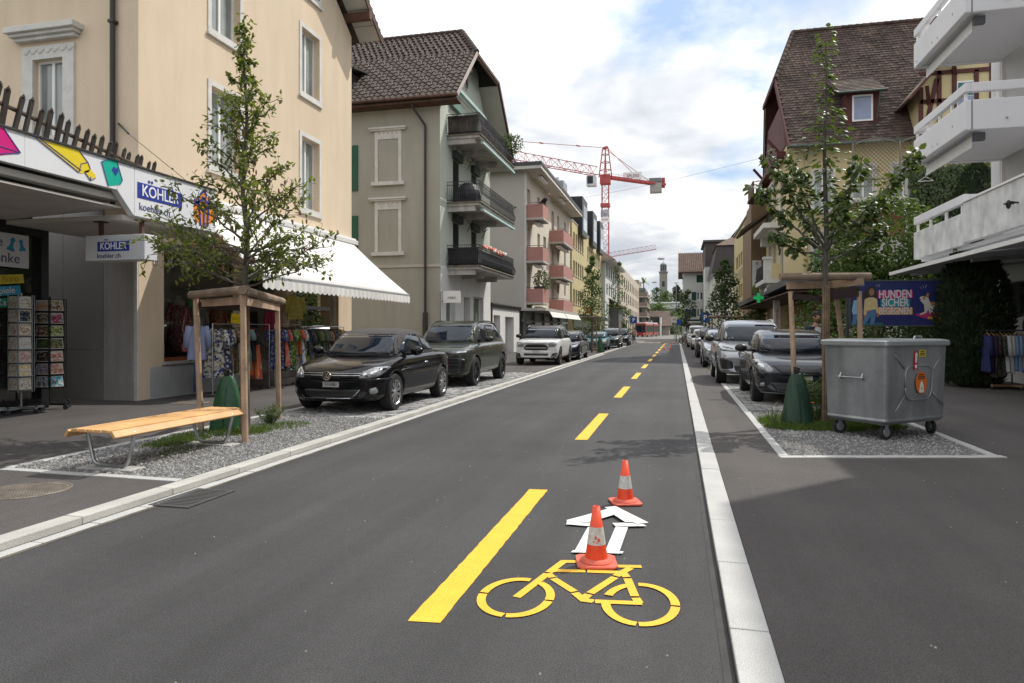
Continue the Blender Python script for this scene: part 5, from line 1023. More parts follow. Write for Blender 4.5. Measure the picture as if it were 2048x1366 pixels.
solid('nave', mat('nave_pale', (.42, .42, .42), .9), ct, (-2, 30, 452, 470, 10, 23.8)); b = MB(); b.add([(-4, 450, 23.5), (32, 450, 23.5), (32, 472, 23.5), (-4, 472, 23.5), (5, 461, 29.2), (26, 461, 29.2)], [(0, 1, 5, 4), (1, 2, 5), (2, 3, 4, 5), (3, 0, 4)]); b.build('roof', mat('nave_roof', (.09, .075, .08), .9), ct)
hv = thing('hill_villa', 'flat white modern house with a strip of windows among the trees below the church', 'house', (-4, 320, 9), fixed=True); solid('wall', white, hv, (-10, 6, 320, 326, 6, 13.8)); solid('window', glass_dark, hv, (-8.5, 4, 319.9, 319.98, 9.4, 11.4)); solid('roof', white, hv, (-11, 7, 319, 327, 13.8, 14.4))
# ================================================================== VEHICLES
tyre_m = mat('tyre', (.013, .013, .014), .85, .15, 20); trim_b = mat('trim_black', (.012, .012, .013), .35, .05); well_m = mat('wheel_well', (.006, .006, .006), .9)
alloy = mat('alloy', (.48, .48, .49), .25, .05, metal=.85); alloy_d = mat('alloy_dark', (.05, .05, .053), .3, .05, metal=.7)
lamp_glass = mat('lamp_glass', (.20, .21, .22), .05, .45, 22, spec=.9, coat=.6); lamp_bright = mat('lamp_bright', (.62, .64, .66), .08, .25, 12, metal=.6, coat=.5); lamp_dark = mat('lamp_dark', (.03, .032, .036), .05, .3, 20, spec=.9, coat=.8)
car_glass = mat('car_glass', (.008, .013, .022), .02, .2, 1, spec=.4)
plate_m = mat('plate', (.55, .55, .54), .4); plate_ink = mat('plate_ink', (.02, .02, .02), .5); amber = mat('amber', (.6, .17, .02), .3); red_l = mat('red_lamp', (.30, .01, .01), .2)
def pip(p, poly): return inpoly(p, poly)
def roundpoly(poly, r, n=4):
 out = []; N = len(poly)
 for i in range(N):
  p = V(poly[i]); a = V(poly[i - 1]); c = V(poly[(i + 1) % N]); da = (a - p); dc = (c - p); ra = min(r, da.length * .45, dc.length * .45); s = p + da.normalized() * ra; e = p + dc.normalized() * ra
  for k in range(n + 1): t = k / n; q = s * (1 - t) ** 2 + p * 2 * t * (1 - t) + e * t * t; out.append((q.x, q.y))
 return out
def decal(bvh, poly, axis, m, parent, name, off=.004, grid=.07, thick=.008, jump=.22, smooth=True):
 bnd = []
 for i in range(len(poly)):
  a = V(poly[i]); c = V(poly[(i + 1) % len(poly)]); n = max(1, int((c - a).length / (grid * .7)))
  for k in range(n): bnd.append(a.lerp(c, k / n))
 pts = list(bnd); xs = [p.x for p in bnd]; ys = [p.y for p in bnd]; bt = [(p.x, p.y) for p in bnd]
 x = min(xs) + grid * .5
 while x < max(xs):
  y = min(ys) + grid * .5
  while y < max(ys):
   if inpoly((x, y), bt) and min((p - V((x, y))).length for p in bnd) > grid * .4: pts.append(V((x, y)))
   y += grid
  x += grid
 n = len(bnd); vs, es, fs, *_ = geometry.delaunay_2d_cdt(pts, [(i, (i + 1) % n) for i in range(n)], [], 1, 1e-5)
 P = []; ok = []
 for v in vs:
  if axis == '-y': o, d = V((v.x, -9, v.y)), V((0, 1, 0))
  elif axis == '+y': o, d = V((v.x, 9, v.y)), V((0, -1, 0))
  elif axis == '+x': o, d = V((9, v.x, v.y)), V((-1, 0, 0))
  elif axis == '-x': o, d = V((-9, v.x, v.y)), V((1, 0, 0))
  else: o, d = V((v.x, v.y, 9)), V((0, 0, -1))
  h, nn, _i, _d = bvh.ray_cast(o, d)
  if h is None: P.append(V((0, 0, 0))); ok.append(False)
  else:
   if nn.dot(d) > 0: nn = -nn
   P.append(h + nn * off); ok.append(True)
 F_ = [f for f in fs if all(ok[i] for i in f) and max((P[f[i]] - P[f[i - 1]]).length for i in range(len(f))) < jump + grid * 1.5]
 if not F_: return None
 b = MB(); b.add(P, F_); me = b.mesh(name, m, smooth, fix=False)
 bm = bmesh.new(); bm.from_mesh(me); bmesh.ops.delete(bm, geom=[v for v in bm.verts if not v.link_faces], context='VERTS'); bmesh.ops.recalc_face_normals(bm, faces=bm.faces)
 dv = {'-y': V((0, -1, 0)), '+y': V((0, 1, 0)), '+x': V((1, 0, 0)), '-x': V((-1, 0, 0)), 'z': V((0, 0, 1))}[axis]
 if sum(f.normal.dot(dv) for f in bm.faces) < 0: bmesh.ops.reverse_faces(bm, faces=bm.faces)
 bm.to_mesh(me); bm.free()
 o = bpy.data.objects.new(name, me); COL.objects.link(o); o.parent = parent
 if thick: md = o.modifiers.new('t', 'SOLIDIFY'); md.thickness = thick; md.offset = -1
 return o
def lerp_tab(tab, x):
 if x <= tab[0][0]: return tab[0][1]
 for (a, va), (c, vc) in zip(tab, tab[1:]):
  if x <= c: t = (x - a) / (c - a); return va + (vc - va) * t
 return tab[-1][1]
def evald(o):
 dg = bpy.context.evaluated_depsgraph_get(); return bpy.data.meshes.new_from_object(o.evaluated_get(dg))
def wheel(parent, x, y, r, w, rim, style, spokes, side, name='wheel'):
 T = Matrix.Translation((x, y, r)) @ Matrix.Rotation(R(90) * side, 4, 'Y'); b = MB()
 b.lathe([(r * .66, -w / 2), (r * .93, -w / 2), (r, -w * .34), (r, w * .34), (r * .93, w / 2), (r * .68, w / 2), (r * .66, w * .36), (r * .66, -w / 2)], 36, T, cap=False); wo = b.build(name, tyre_m, parent, smooth=False)
 b = MB(); b.lathe([(r * .66, -w * .4), (r * .70, w * .47), (r * .66, w * .49), (r * .62, w * .42), (r * .60, -w * .3)], 32, T, cap=False); b.lathe([(.01, -w * .05), (r * .62, -w * .05)], 24, T @ Matrix.Translation((0, 0, -.0)), k=1, cap=False)
 b.lathe([(.001, w * .44), (r * .13, w * .44), (r * .16, w * .34), (r * .16, -w * .05)], 16, T, cap=False)
 for i in range(spokes):
  a = 2 * math.pi * i / spokes; S_ = T @ Matrix.Rotation(a, 4, 'Z')
  if style == 'twin':
   for s in (-1, 1): b.add([S_ @ V(p) for p in ((r * .12, s * r * .03, w * .40), (r * .12, s * r * .10, w * .40), (r * .64, s * r * .16, w * .44), (r * .64, s * r * .07, w * .44), (r * .12, s * r * .03, w * .2), (r * .12, s * r * .1, w * .2), (r * .64, s * r * .16, w * .2), (r * .64, s * r * .07, w * .2))], [(0, 1, 2, 3), (4, 5, 1, 0), (5, 6, 2, 1), (6, 7, 3, 2), (7, 4, 0, 3)])
  else:
   h = r * (.09 if style == 'multi' else .13); b.add([S_ @ V(p) for p in ((r * .12, -h * .6, w * .40), (r * .12, h * .6, w * .40), (r * .64, h, w * .45), (r * .64, -h, w * .45), (r * .12, -h * .6, w * .15), (r * .12, h * .6, w * .15), (r * .64, h, w * .2), (r * .64, -h, w * .2))], [(0, 1, 2, 3), (4, 5, 1, 0), (5, 6, 2, 1), (6, 7, 3, 2), (7, 4, 0, 3)])
 b.build('rim', [rim, well_m], wo); return wo
def car(name, label, cat, x, y, P, z=.06, rz=0., group='cars parked along the kerb', S=(1, 1, 1)):
 """front faces -Y; y is the front bumper, x the centre line"""
 t = thing(name, label, cat, (x, y, z), rz, group); t.scale = S
 L, Wd = P['L'], P['W'] / 2; paint_ = P['paint']; ya = P['axle']; wb = P['wb']; r = P['r']; zb = P.get('zb', .2)
 top, sh, wt = P['top'], P['sh'], P['wt']      # centre top z(y), shoulder z(y), half width factor(y)
 ys = P.get('ys') or [0, .05, .16, .34, .6, .9, 1.25, 1.7, 2.2, 2.7, 3.2, L - .75, L - .4, L - .16, L - .05, L]
 b = MB(); rings = []
 for yy in ys:
  w = Wd * lerp_tab(wt, yy); zt = lerp_tab(top, yy); zs = min(lerp_tab(sh, yy), zt - .004); zl = zb + (.07 if yy < .12 or yy > L - .12 else 0)
  H = zs - zl
  half = [(w * .55, zl), (w * .88, zl + .01), (w * .965, zl + .09), (w * .985, zl + H * .36), (w, zl + H * .62), (w * .985, zl + H * .86), (w * .945, zs), (w * .86, zs + (zt - zs) * .45 + .01), (w * .5, zs + (zt - zs) * .9 + .004), (0, zt)]
  bow = P.get('bow', .16) * max(0, 1 - yy / .9)
  pts = [V((px, yy + bow * (px / Wd) ** 2 * 1.2, pz)) for px, pz in half] + [V((-px, yy + bow * (px / Wd) ** 2 * 1.2, pz)) for px, pz in reversed(half[:-1])]
  rings.append(pts)
 n = len(rings[0]); vs = [p for g in rings for p in g]; fs = []
 for i in range(len(rings) - 1):
  for j in range(n): k = (j + 1) % n; fs.append((i * n + j, i * n + k, (i + 1) * n + k, (i + 1) * n + j))
 # end caps as strips
 m = n
 for base, flip in ((0, False), ((len(rings) - 1) * n, True)):
  for j in range((n - 1) // 2):
   a, c = base + j, base + j + 1; d, e = base + n - 1 - j, base + n - 1 - (j + 1)
   if c == e: f = (a, c, d)
   else: f = (a, c, e, d)
   fs.append(f if not flip else tuple(reversed(f)))
 b.add(vs, fs); body = b.build('body', [paint_, well_m], None, smooth=True); sb_ = body.modifiers.new('s', 'SUBSURF'); sb_.levels = 2; sb_.render_levels = 2
 me = evald(body); bpy.data.objects.remove(body); body = bpy.data.objects.new('body', me); COL.objects.link(body)
 bvh_full = BVHTree.FromPolygons([v.co for v in me.vertices], [tuple(p.vertices) for p in me.polygons])
 cut = MB()
 for yy in (ya, ya + wb):
  for s in (-1, 1): cut.lathe([(r + .055, -.17), (r + .055, .3)], 40, Matrix.Translation((s * Wd, yy, r + .005)) @ Matrix.Rotation(R(90) * s, 4, 'Y'))
 co = cut.build('cutter', well_m, None); bo = body.modifiers.new('b', 'BOOLEAN'); bo.object = co; bo.operation = 'DIFFERENCE'; bo.solver = 'EXACT'; bo.material_mode = 'TRANSFER'
 me = evald(body); bpy.data.objects.remove(body); bpy.data.objects.remove(co); body = bpy.data.objects.new('body', me); COL.objects.link(body); body.parent = t
 me.polygons.foreach_set('use_smooth', [True] * len(me.polygons))
 # greenhouse
 g = P['green']; b = MB(); rings = []      # rows: (y, belt half width, z belt, roof half width, z roof edge, z roof centre, centre shift in y)
 for yy, wbt, zbt, wr, zr, zc, shf in g:
  half = [(wbt, zbt - .06), (wbt + (wr - wbt) * .30, zbt + (zr - zbt) * .38), (wbt + (wr - wbt) * .68, zbt + (zr - zbt) * .74), (wr, zr - .015), (wr * .9, zr + (zc - zr) * .5), (wr * .5, zr + (zc - zr) * .9), (0, zc)]
  pts = [V((px, yy + shf * (1 - (px / max(wbt, .01)) ** 2), pz)) for px, pz in half] + [V((-px, yy + shf * (1 - (px / max(wbt, .01)) ** 2), pz)) for px, pz in reversed(half[:-1])]; rings.append(pts)
 n = len(rings[0]); vs = [p for q in rings for p in q]; fs = []
 for i in range(len(rings) - 1):
  for j in range(n - 1): fs.append((i * n + j, i * n + j + 1, (i + 1) * n + j + 1, (i + 1) * n + j))
 fs.append(tuple(range(n))); fs.append(tuple(reversed(range((len(rings) - 1) * n, len(rings) * n))))
 b.add(vs, fs); gh = b.build('cabin', P.get('roofpaint') or paint_, None, smooth=True); sb_ = gh.modifiers.new('s', 'SUBSURF'); sb_.levels = 2; sb_.render_levels = 2
 gm = evald(gh); bpy.data.objects.remove(gh); gh = bpy.data.objects.new('cabin' if not P.get('softtop') else 'soft_top', gm); COL.objects.link(gh); gh.parent = t
 gm.polygons.foreach_set('use_smooth', [True] * len(gm.polygons))
 gb = BVHTree.FromPolygons([v.co for v in gm.vertices], [tuple(p.vertices) for p in gm.polygons])
 allv = [v.co.copy() for v in me.vertices]; o_ = len(allv); allv += [v.co.copy() for v in gm.vertices]; allf = [tuple(p.vertices) for p in me.polygons] + [tuple(i + o_ for i in p.vertices) for p in gm.polygons]
 ab = BVHTree.FromPolygons(allv, allf)
 # glass
 ws = P['ws']; o = decal(gb, roundpoly([(-ws[0], ws[1]), (ws[0], ws[1]), (ws[2], ws[3]), (-ws[2], ws[3])], .07), '-y', car_glass, t, 'windscreen', .005, .08, .008, .6)
 if P.get('wsframe'): w2 = P['wsframe']; decal(gb, roundpoly([(-ws[0] - w2, ws[1] - .03), (ws[0] + w2, ws[1] - .03), (ws[2] + w2, ws[3] + w2), (-ws[2] - w2, ws[3] + w2)], .07), '-y', paint_, t, 'windscreen_frame', .002, .08)
 for sd_ in ('+x', '-x'):
  for i, pl in enumerate(P['side']): decal(gb, roundpoly(pl, .05), sd_, car_glass, t, 'side_window', .005, .09)
  for pl in P.get('seams', []):
   for a, c in zip(pl, pl[1:]):
    d = (V(c) - V(a)).normalized(); nn = V((-d.y, d.x)) * .005; decal(ab, [tuple(V(a) + nn), tuple(V(c) + nn), tuple(V(c) - nn), tuple(V(a) - nn)], sd_, trim_b, t, 'panel_gap', .0015, .1, 0)
  if P.get('clad'):
   for pl in P['clad']: decal(ab, pl, sd_, trim_b, t, 'cladding', .006, .09)
 for nm, pl, m_, *rest in P['front']:
  for s in ((1, -1) if rest and rest[0] else (1,)):
   q = [(px * s, pz) for px, pz in pl]; decal(bvh_full, roundpoly(q, rest[1] if len(rest) > 1 else .025), '-y', m_, t, nm, rest[2] if len(rest) > 2 else .005, .05)
 if P.get('plate'):
  px, pz, s_ = P['plate']; h = bvh_full.ray_cast(V((0, -9, pz)), V((0, 1, 0)))[0]; yy = h.y - .022; b = MB(); b.box(px - .15, px + .15, yy, yy + .015, pz - .045, pz + .045); pl_ = b.build('number_plate', plate_m, t)
  if s_: text(s_, .08, (px, yy - .002, pz), ROT_NY, plate_ink, pl_, 'plate_lettering', .001, .60)
 # rear
 zr_ = lerp_tab(sh, L - .1); o = decal(bvh_full, roundpoly([(Wd * .5, zr_ - .25), (Wd * .92, zr_ - .25), (Wd * .92, zr_ - .02), (Wd * .55, zr_ - .02)], .03), '+y', red_l, t, 'tail_lamp'); decal(bvh_full, roundpoly([(-Wd * .5, zr_ - .25), (-Wd * .92, zr_ - .25), (-Wd * .92, zr_ - .02), (-Wd * .55, zr_ - .02)], .03), '+y', red_l, t, 'tail_lamp')
 rw_ = P.get('rear');
 if rw_: decal(gb, roundpoly(rw_, .06), '+y', car_glass, t, 'rear_window', .005, .09)
 # mirrors, handles
 my, mz = P['mirror']; hx_ = gb.ray_cast(V((9, my, mz + .03)), V((-1, 0, 0)))[0]; hx_ = hx_.x if hx_ else Wd * .85
 for s in (-1, 1):
  b = MB(); b.ball((s * (Wd + .12), my, mz + .03), .125, .085, .085, 14, 10); b.bar((s * (hx_ - .03), my + .02, mz - .03), (s * (Wd + .07), my, mz), .09, .05); b.build('wing_mirror', P.get('mirrorpaint') or paint_, t, smooth=True)
  for hy, hz_ in P.get('handles', []):
   h = bvh_full.ray_cast(V((s * 9, hy, hz_)), V((-s, 0, 0)))[0]
   if h: b = MB(); b.ball((h.x + s * .012, hy, hz_), .022, .10, .017, 10, 6); b.build('door_handle', P.get('handlepaint') or paint_, t, smooth=True)
  if P.get('rails'):
   y0, y1, xr, zr0 = P['rails']; b = MB(); pts = []
   for k in range(9): q = k / 8; yy = y0 + (y1 - y0) * q; h = gb.ray_cast(V((s * xr, yy, 9)), V((0, 0, -1)))[0]; pts.append((s * xr, yy, (h.z if h else zr0) + .055 * math.sin(math.pi * min(1, max(0, q))) ** .3 - .01))
   b.tube(pts, .019, 6); b.build('roof_rail', P.get('railmat') or trim_b, t)
  for yy in (ya, ya + wb): wheel(t, s * (Wd - P.get('tw', .22) / 2 - .012), yy, r, P.get('tw', .22), P['rim'][0], P['rim'][1], P['rim'][2], s)
 for bx_ in P.get('boxes', []): b = MB(); b.box(*bx_[1]); b.build(bx_[0], bx_[2], t, bevel=.01)
 return t
def carpaint(name, c, metal=.0, rough=.25, coat=1., var=.03): return mat(name, c, rough, var, 6, metal=metal, coat=coat * .8, spec=.15)
# ---- black soft-top convertible
blackp = carpaint('paint_black', (.004, .004, .0055), 0, .2, .6); soft = mat('soft_top_fabric', (.058, .054, .055), .95, .1, 8, bump=.1, bscale=200)
golf = dict(L=4.25, W=1.80, paint=blackp, axle=.87, wb=2.56, r=.325, zb=.19, bow=.22,
 top=[(0, .60), (.05, .70), (.16, .78), (.34, .835), (.9, .93), (1.25, .975), (1.7, .98), (2.7, .98), (3.4, 1.0), (3.9, .99), (4.2, .86), (4.25, .8)],
 sh=[(0, .56), (.05, .64), (.16, .71), (.34, .78), (.9, .87), (1.25, .91), (1.7, .925), (3.4, .965), (4.0, .94), (4.2, .82), (4.25, .76)],
 wt=[(0, .70), (.05, .83), (.16, .90), (.34, .955), (.6, .985), (.9, 1), (3.4, 1), (3.9, .95), (4.15, .86), (4.25, .72)],
 green=[(1.02, .66, .93, .60, .94, .95, -.12), (1.35, .74, .95, .64, 1.13, 1.15, -.14), (1.75, .79, .95, .63, 1.345, 1.38, -.16), (2.0, .80, .95, .62, 1.40, 1.445, -.08), (2.5, .80, .96, .61, 1.405, 1.455, 0), (2.95, .79, .97, .59, 1.34, 1.40, .03), (3.3, .76, .97, .56, 1.16, 1.23, .06), (3.62, .70, .97, .5, .99, 1.0, .1)],
 ws=(.70, .985, .55, 1.30), wsframe=.04, roofpaint=soft, softtop=True, side=[[(1.36, 1.0), (2.5, 1.005), (2.5, 1.33), (2.0, 1.335), (1.74, 1.27)], [(2.53, 1.005), (3.22, 1.015), (3.0, 1.2), (2.72, 1.305), (2.53, 1.33)]],
 seams=[[(1.32, .9), (1.26, .6), (1.3, .32), (2.62, .3)], [(2.62, .3), (2.70, .62), (2.62, .95)], [(.9, .885), (1.3, .935)]],
 front=[('grille', [(-.50, .615), (.50, .615), (.55, .70), (-.55, .70)], trim_b), ('grille_strip', [(-.53, .648), (.53, .648), (.53, .656), (-.53, .656)], chrome, False, .003, .010), ('grille_strip', [(-.54, .682), (.54, .682), (.54, .689), (-.54, .689)], chrome, False, .003, .010), ('headlamp', [(.50, .60), (.80, .63), (.87, .79), (.70, .785), (.53, .70)], lamp_glass, True, .05), ('headlamp_lens', [(.66, .655), (.76, .66), (.78, .75), (.68, .745)], lamp_bright, True, .05, .009), ('headlamp_lens', [(.56, .635), (.62, .64), (.63, .69), (.57, .69)], lamp_bright, True, .03, .009), ('bumper_strip', [(-.88, .565), (.88, .565), (.88, .595), (-.88, .595)], blackp),
  ('lower_intake', [(-.46, .29), (.46, .29), (.52, .42), (-.52, .42)], trim_b, False, .05), ('fog_lamp', [(.66, .33), (.79, .33), (.79, .45), (.66, .45)], trim_b, True, .06), ('fog_lens', [(.68, .345), (.775, .345), (.775, .435), (.68, .435)], lamp_glass, True, .045, .01)],
 plate=(-.0, .50, 'ZH 616863'), mirror=(1.52, 1.0), handles=[(2.38, .80)], handlepaint=chrome, rim=(alloy, 'multi', 10), mirrorpaint=blackp)
gcar = car('convertible_car', 'black soft-top convertible parked nearest on the left stone paving', 'car', -6.08, 11.1, golf, S=(1.06, 1.03, 1.075))
hy = .02
b = MB(); T = Matrix.Translation((0, -.032, .655)) @ Matrix.Rotation(R(90), 4, 'X')
b.lathe([(.062, 0), (.075, 0), (.075, .012), (.062, .012)], 24, T, cap=False); b.lathe([(.062, -.004), (.062, .002)], 24, T, k=1)
for p, q in (((-.03, .05), (0, .0)), ((.03, .05), (0, 0)), ((-.052, .02), (-.022, -.048)), ((-.022, -.048), (0, .0)), ((0, 0), (.022, -.048)), ((.022, -.048), (.052, .02))): b.bar(T @ V((*p, .006)), T @ V((*q, .006)), .011, .006, up=(0, 1, 0))
b.build('round_badge', [chrome, trim_b], gcar)
b = MB(); b.box(-.5, .5, -.0, .012, .648, .655); b.box(-.5, .5, 0, .012, .682, .688)
b = MB(); pts = [(-.56, .012 + .04, .425), (-.5, .0, .34), (-.42, -.01, .285), (0, -.035, .278), (.42, -.01, .285), (.5, .0, .34), (.56, .052, .425)]; b.tube(pts, .007, 5); b.build('intake_trim', chrome, gcar)
b = MB(); b.bar((.79, 1.35, .972), (.79, 3.2, .985), .012, .03); b.bar((-.79, 1.35, .972), (-.79, 3.2, .985), .012, .03); b.build('belt_trim', chrome, gcar)
# ---- olive SUV
olive = carpaint('paint_olive', (.052, .058, .045), .35, .3)
tig = dict(L=4.75, W=1.92, paint=olive, axle=.93, wb=2.80, r=.375, zb=.27, bow=.2, tw=.25,
 top=[(0, .80), (.05, .92), (.16, .98), (.34, 1.02), (.9, 1.08), (1.3, 1.12), (1.7, 1.12), (4.1, 1.12), (4.6, 1.02), (4.75, .9)],
 sh=[(0, .76), (.05, .86), (.16, .92), (.34, .96), (.9, 1.01), (1.3, 1.04), (3.8, 1.09), (4.4, 1.06), (4.75, .84)],
 wt=[(0, .74), (.05, .85), (.16, .92), (.34, .965), (.6, .99), (.9, 1), (4.0, 1), (4.5, .95), (4.75, .8)],
 green=[(1.08, .72, 1.06, .64, 1.08, 1.09, -.12), (1.5, .80, 1.09, .68, 1.36, 1.38, -.14), (1.9, .84, 1.09, .68, 1.585, 1.62, -.12), (2.3, .85, 1.10, .67, 1.64, 1.69, -.04), (3.3, .85, 1.11, .67, 1.64, 1.70, 0), (4.1, .83, 1.12, .64, 1.59, 1.65, .03), (4.45, .80, 1.12, .6, 1.36, 1.42, .06), (4.68, .76, 1.1, .58, 1.12, 1.14, .08)],
 ws=(.76, 1.13, .63, 1.545), side=[[(1.52, 1.14), (2.5, 1.15), (2.5, 1.58), (2.2, 1.58), (1.95, 1.5)], [(2.56, 1.15), (3.45, 1.16), (3.45, 1.56), (2.56, 1.58)], [(3.52, 1.17), (4.25, 1.2), (4.05, 1.5), (3.52, 1.55)]],
 seams=[[(1.36, 1.0), (1.3, .7), (1.36, .42), (2.5, .40), (2.54, 1.08)], [(2.54, .40), (3.35, .42), (3.55, .75), (3.5, 1.1)]],
 front=[('headlamp', [(.44, .83), (.86, .845), (.93, .95), (.5, .90)], lamp_dark, True, .03), ('headlamp_lens', [(.62, .855), (.84, .865), (.86, .90), (.64, .89)], lamp_bright, True, .015, .009), ('grille_strip', [(-.46, .845), (.46, .845), (.46, .89), (-.46, .89)], trim_b), ('lower_grille', [(-.80, .34), (.80, .34), (.86, .70), (.7, .74), (-.7, .74), (-.86, .70)], trim_b, False, .06), ('grille_bar', [(-.74, .44), (.74, .44), (.74, .455), (-.74, .455)], alloy_d, False, .005, .01), ('grille_bar', [(-.74, .56), (.74, .56), (.74, .575), (-.74, .575)], alloy_d, False, .005, .01), ('grille_bar', [(-.74, .65), (.74, .65), (.74, .665), (-.74, .665)], alloy_d, False, .005, .01)],
 plate=(0, .60, ''), mirror=(1.66, 1.16), mirrorpaint=trim_b, handles=[(2.32, .98), (3.3, 1.0)], rim=(alloy_d, 'twin', 5), rails=(1.95, 4.1, .64, 1.62), boxes=[])
car('suv', 'olive green sport utility vehicle parked behind the black convertible', 'car', -6.26, 16.8, tig, S=(1.04, 1.02, 1.065))
# ---- white boxy compact
whitep = carpaint('paint_white', (.66, .66, .645), 0, .3); roofblk = carpaint('paint_blackroof', (.012, .012, .014), 0, .2)
mini = dict(L=4.43, W=1.86, paint=whitep, axle=.83, wb=2.69, r=.36, zb=.25, bow=.18, roofpaint=roofblk,
 top=[(0, .90), (.05, .98), (.16, 1.03), (.34, 1.05), (.9, 1.09), (1.3, 1.11), (4.0, 1.12), (4.3, 1.05), (4.43, .9)], sh=[(0, .82), (.05, .9), (.16, .95), (.34, .98), (.9, 1.02), (1.3, 1.05), (3.9, 1.09), (4.43, .86)],
 wt=[(0, .80), (.05, .89), (.16, .945), (.34, .98), (.6, .995), (.9, 1), (3.9, 1), (4.3, .95), (4.43, .84)],
 green=[(1.12, .74, 1.06, .68, 1.08, 1.09, -.1), (1.4, .80, 1.08, .70, 1.38, 1.40, -.12), (1.68, .83, 1.08, .70, 1.57, 1.6, -.1), (2.0, .84, 1.09, .70, 1.61, 1.655, -.03), (3.2, .84, 1.10, .70, 1.61, 1.665, 0), (3.9, .82, 1.1, .68, 1.57, 1.62, .03), (4.22, .80, 1.1, .64, 1.36, 1.4, .04), (4.38, .76, 1.08, .6, 1.1, 1.12, .06)],
 ws=(.74, 1.13, .66, 1.50), side=[[(1.5, 1.13), (2.4, 1.13), (2.4, 1.56), (1.9, 1.55), (1.66, 1.42)], [(2.46, 1.13), (3.2, 1.14), (3.2, 1.55), (2.46, 1.56)], [(3.25, 1.14), (3.95, 1.16), (3.8, 1.5), (3.25, 1.54)]], seams=[[(1.4, 1.0), (1.36, .45), (2.4, .42), (2.43, 1.08)]],
 front=[('headlamp', [(.50, .74), (.80, .76), (.86, .90), (.78, .97), (.56, .95)], lamp_glass, True, .07), ('grille', [(-.46, .62), (.46, .62), (.52, .72), (.40, .86), (-.40, .86), (-.52, .72)], trim_b, False, .07), ('grille_bar', [(-.44, .70), (.44, .70), (.44, .725), (-.44, .725)], whitep, False, .005, .01), ('lower_panel', [(-.62, .37), (.62, .37), (.62, .60), (-.62, .60)], whitep, False, .03, .008), ('lower_intake', [(-.50, .40), (.50, .40), (.52, .49), (-.52, .49)], trim_b, False, .03, .012), ('bumper_corner', [(.58, .27), (.86, .3), (.87, .53), (.68, .50)], trim_b, True, .04), ('lower_strip', [(-.58, .26), (.58, .26), (.58, .33), (-.58, .33)], trim_b), ('skid_trim', [(-.45, .30), (.45, .30), (.45, .335), (-.45, .335)], alloy, False, .01, .012)],
 plate=(0, .565, ''), mirror=(1.6, 1.16), mirrorpaint=trim_b, handles=[(2.25, .98), (3.1, .98)], rim=(mat('alloy_bronze', (.12, .09, .065), .35, .05, metal=.6), 'multi', 8), rails=(1.8, 3.9, .66, 1.6), railmat=alloy, clad=[[(.35, .26), (4.2, .26), (4.2, .36), (.35, .36)]])
car('compact_car', 'white boxy compact car with a black roof parked beyond the olive one', 'car', -5.9, 28.65, mini, S=(1.05, 1, 1.05))
# ---- generic estate / hatch / others
def hatch(L, W, H, paint, **k):
 s = k.get('hood', .95); bel = k.get('belt', .96); P = dict(L=L, W=W, paint=paint, axle=k.get('axle', .86), wb=k.get('wb', L * .61), r=k.get('r', .32), zb=k.get('zb', .19), bow=k.get('bow', .2),
  top=[(0, .58 * s), (.05, .70 * s), (.16, .79 * s), (.34, .86 * s), (.9, .97 * s), (1.2, s + .02), (L - .7, s + .03), (L - .2, s - .06), (L, s - .2)], sh=[(0, .54 * s), (.05, .64 * s), (.16, .72 * s), (.34, .80 * s), (.9, .91 * s), (1.2, bel - .03), (L - .7, bel + .02), (L - .2, bel - .06), (L, bel - .2)],
  wt=[(0, .72), (.05, .84), (.16, .91), (.34, .96), (.6, .99), (.9, 1), (L - .6, 1), (L - .15, .93), (L, .8)],
  green=[(1.05, W * .38, bel, W * .34, bel + .01, bel + .02, -.12), (1.45, W * .42, bel + .02, W * .36, (bel + H) / 2 + .04, (bel + H) / 2 + .06, -.14), (1.85, W * .44, bel + .02, W * .355, H - .09, H - .06, -.12), (2.25, W * .445, bel + .02, W * .35, H - .045, H - .005, -.04), (L - 1.25, W * .44, bel + .03, W * .345, H - .06, H - .01, 0), (L - .6, W * .42, bel + .04, W * .33, H - .17 if k.get('slope') else H - .1, H - .12 if k.get('slope') else H - .06, .03), (L - .3, W * .40, bel + .03, W * .31, (bel + H) / 2, (bel + H) / 2 + .05, .05), (L - .1, W * .37, bel, W * .29, bel + .01, bel + .03, .06)],
  ws=(W * .395, bel + .05, W * .33, H - .15), side=[[(1.5, bel + .06), (2.45, bel + .07), (2.45, H - .12), (2.1, H - .13), (1.82, H - .24)], [(2.5, bel + .07), (L - 1.25, bel + .08), (L - 1.3, H - .14), (2.5, H - .12)], [(L - 1.2, bel + .09), (L - .65, bel + .13), (L - .8, H - .24), (L - 1.22, H - .16)]], seams=[[(1.3, bel - .1), (1.26, .34), (2.45, .3), (2.48, bel)], [(2.48, .3), (L - 1.5, .34), (L - 1.25, bel)]],
  front=k.get('front') or [('grille', [(-.42, .56 * s), (.42, .56 * s), (.46, .68 * s), (-.46, .68 * s)], trim_b), ('headlamp', [(.46, .62 * s), (.78, .66 * s), (.84, .82 * s), (.52, .75 * s)], k.get('lamp') or lamp_glass, True, .04), ('headlamp_lens', [(.58, .67 * s), (.72, .69 * s), (.74, .76 * s), (.6, .73 * s)], lamp_bright, True, .04, .009), ('lower_intake', [(-.5, .26), (.5, .26), (.58, .40), (-.58, .40)], trim_b, False, .04), ('fog_lamp', [(.64, .30), (.80, .30), (.82, .42), (.68, .42)], trim_b, True, .04)],
  plate=(0, k.get('pz', .47), k.get('pl', '')), mirror=(1.6, bel + .05), mirrorpaint=k.get('mir') or paint, handles=[(2.3, bel - .15), (L - 1.45, bel - .13)], rim=k.get('rim') or (alloy, 'star', 7), tw=k.get('tw', .21)); P.update(k.get('extra', {})); return P
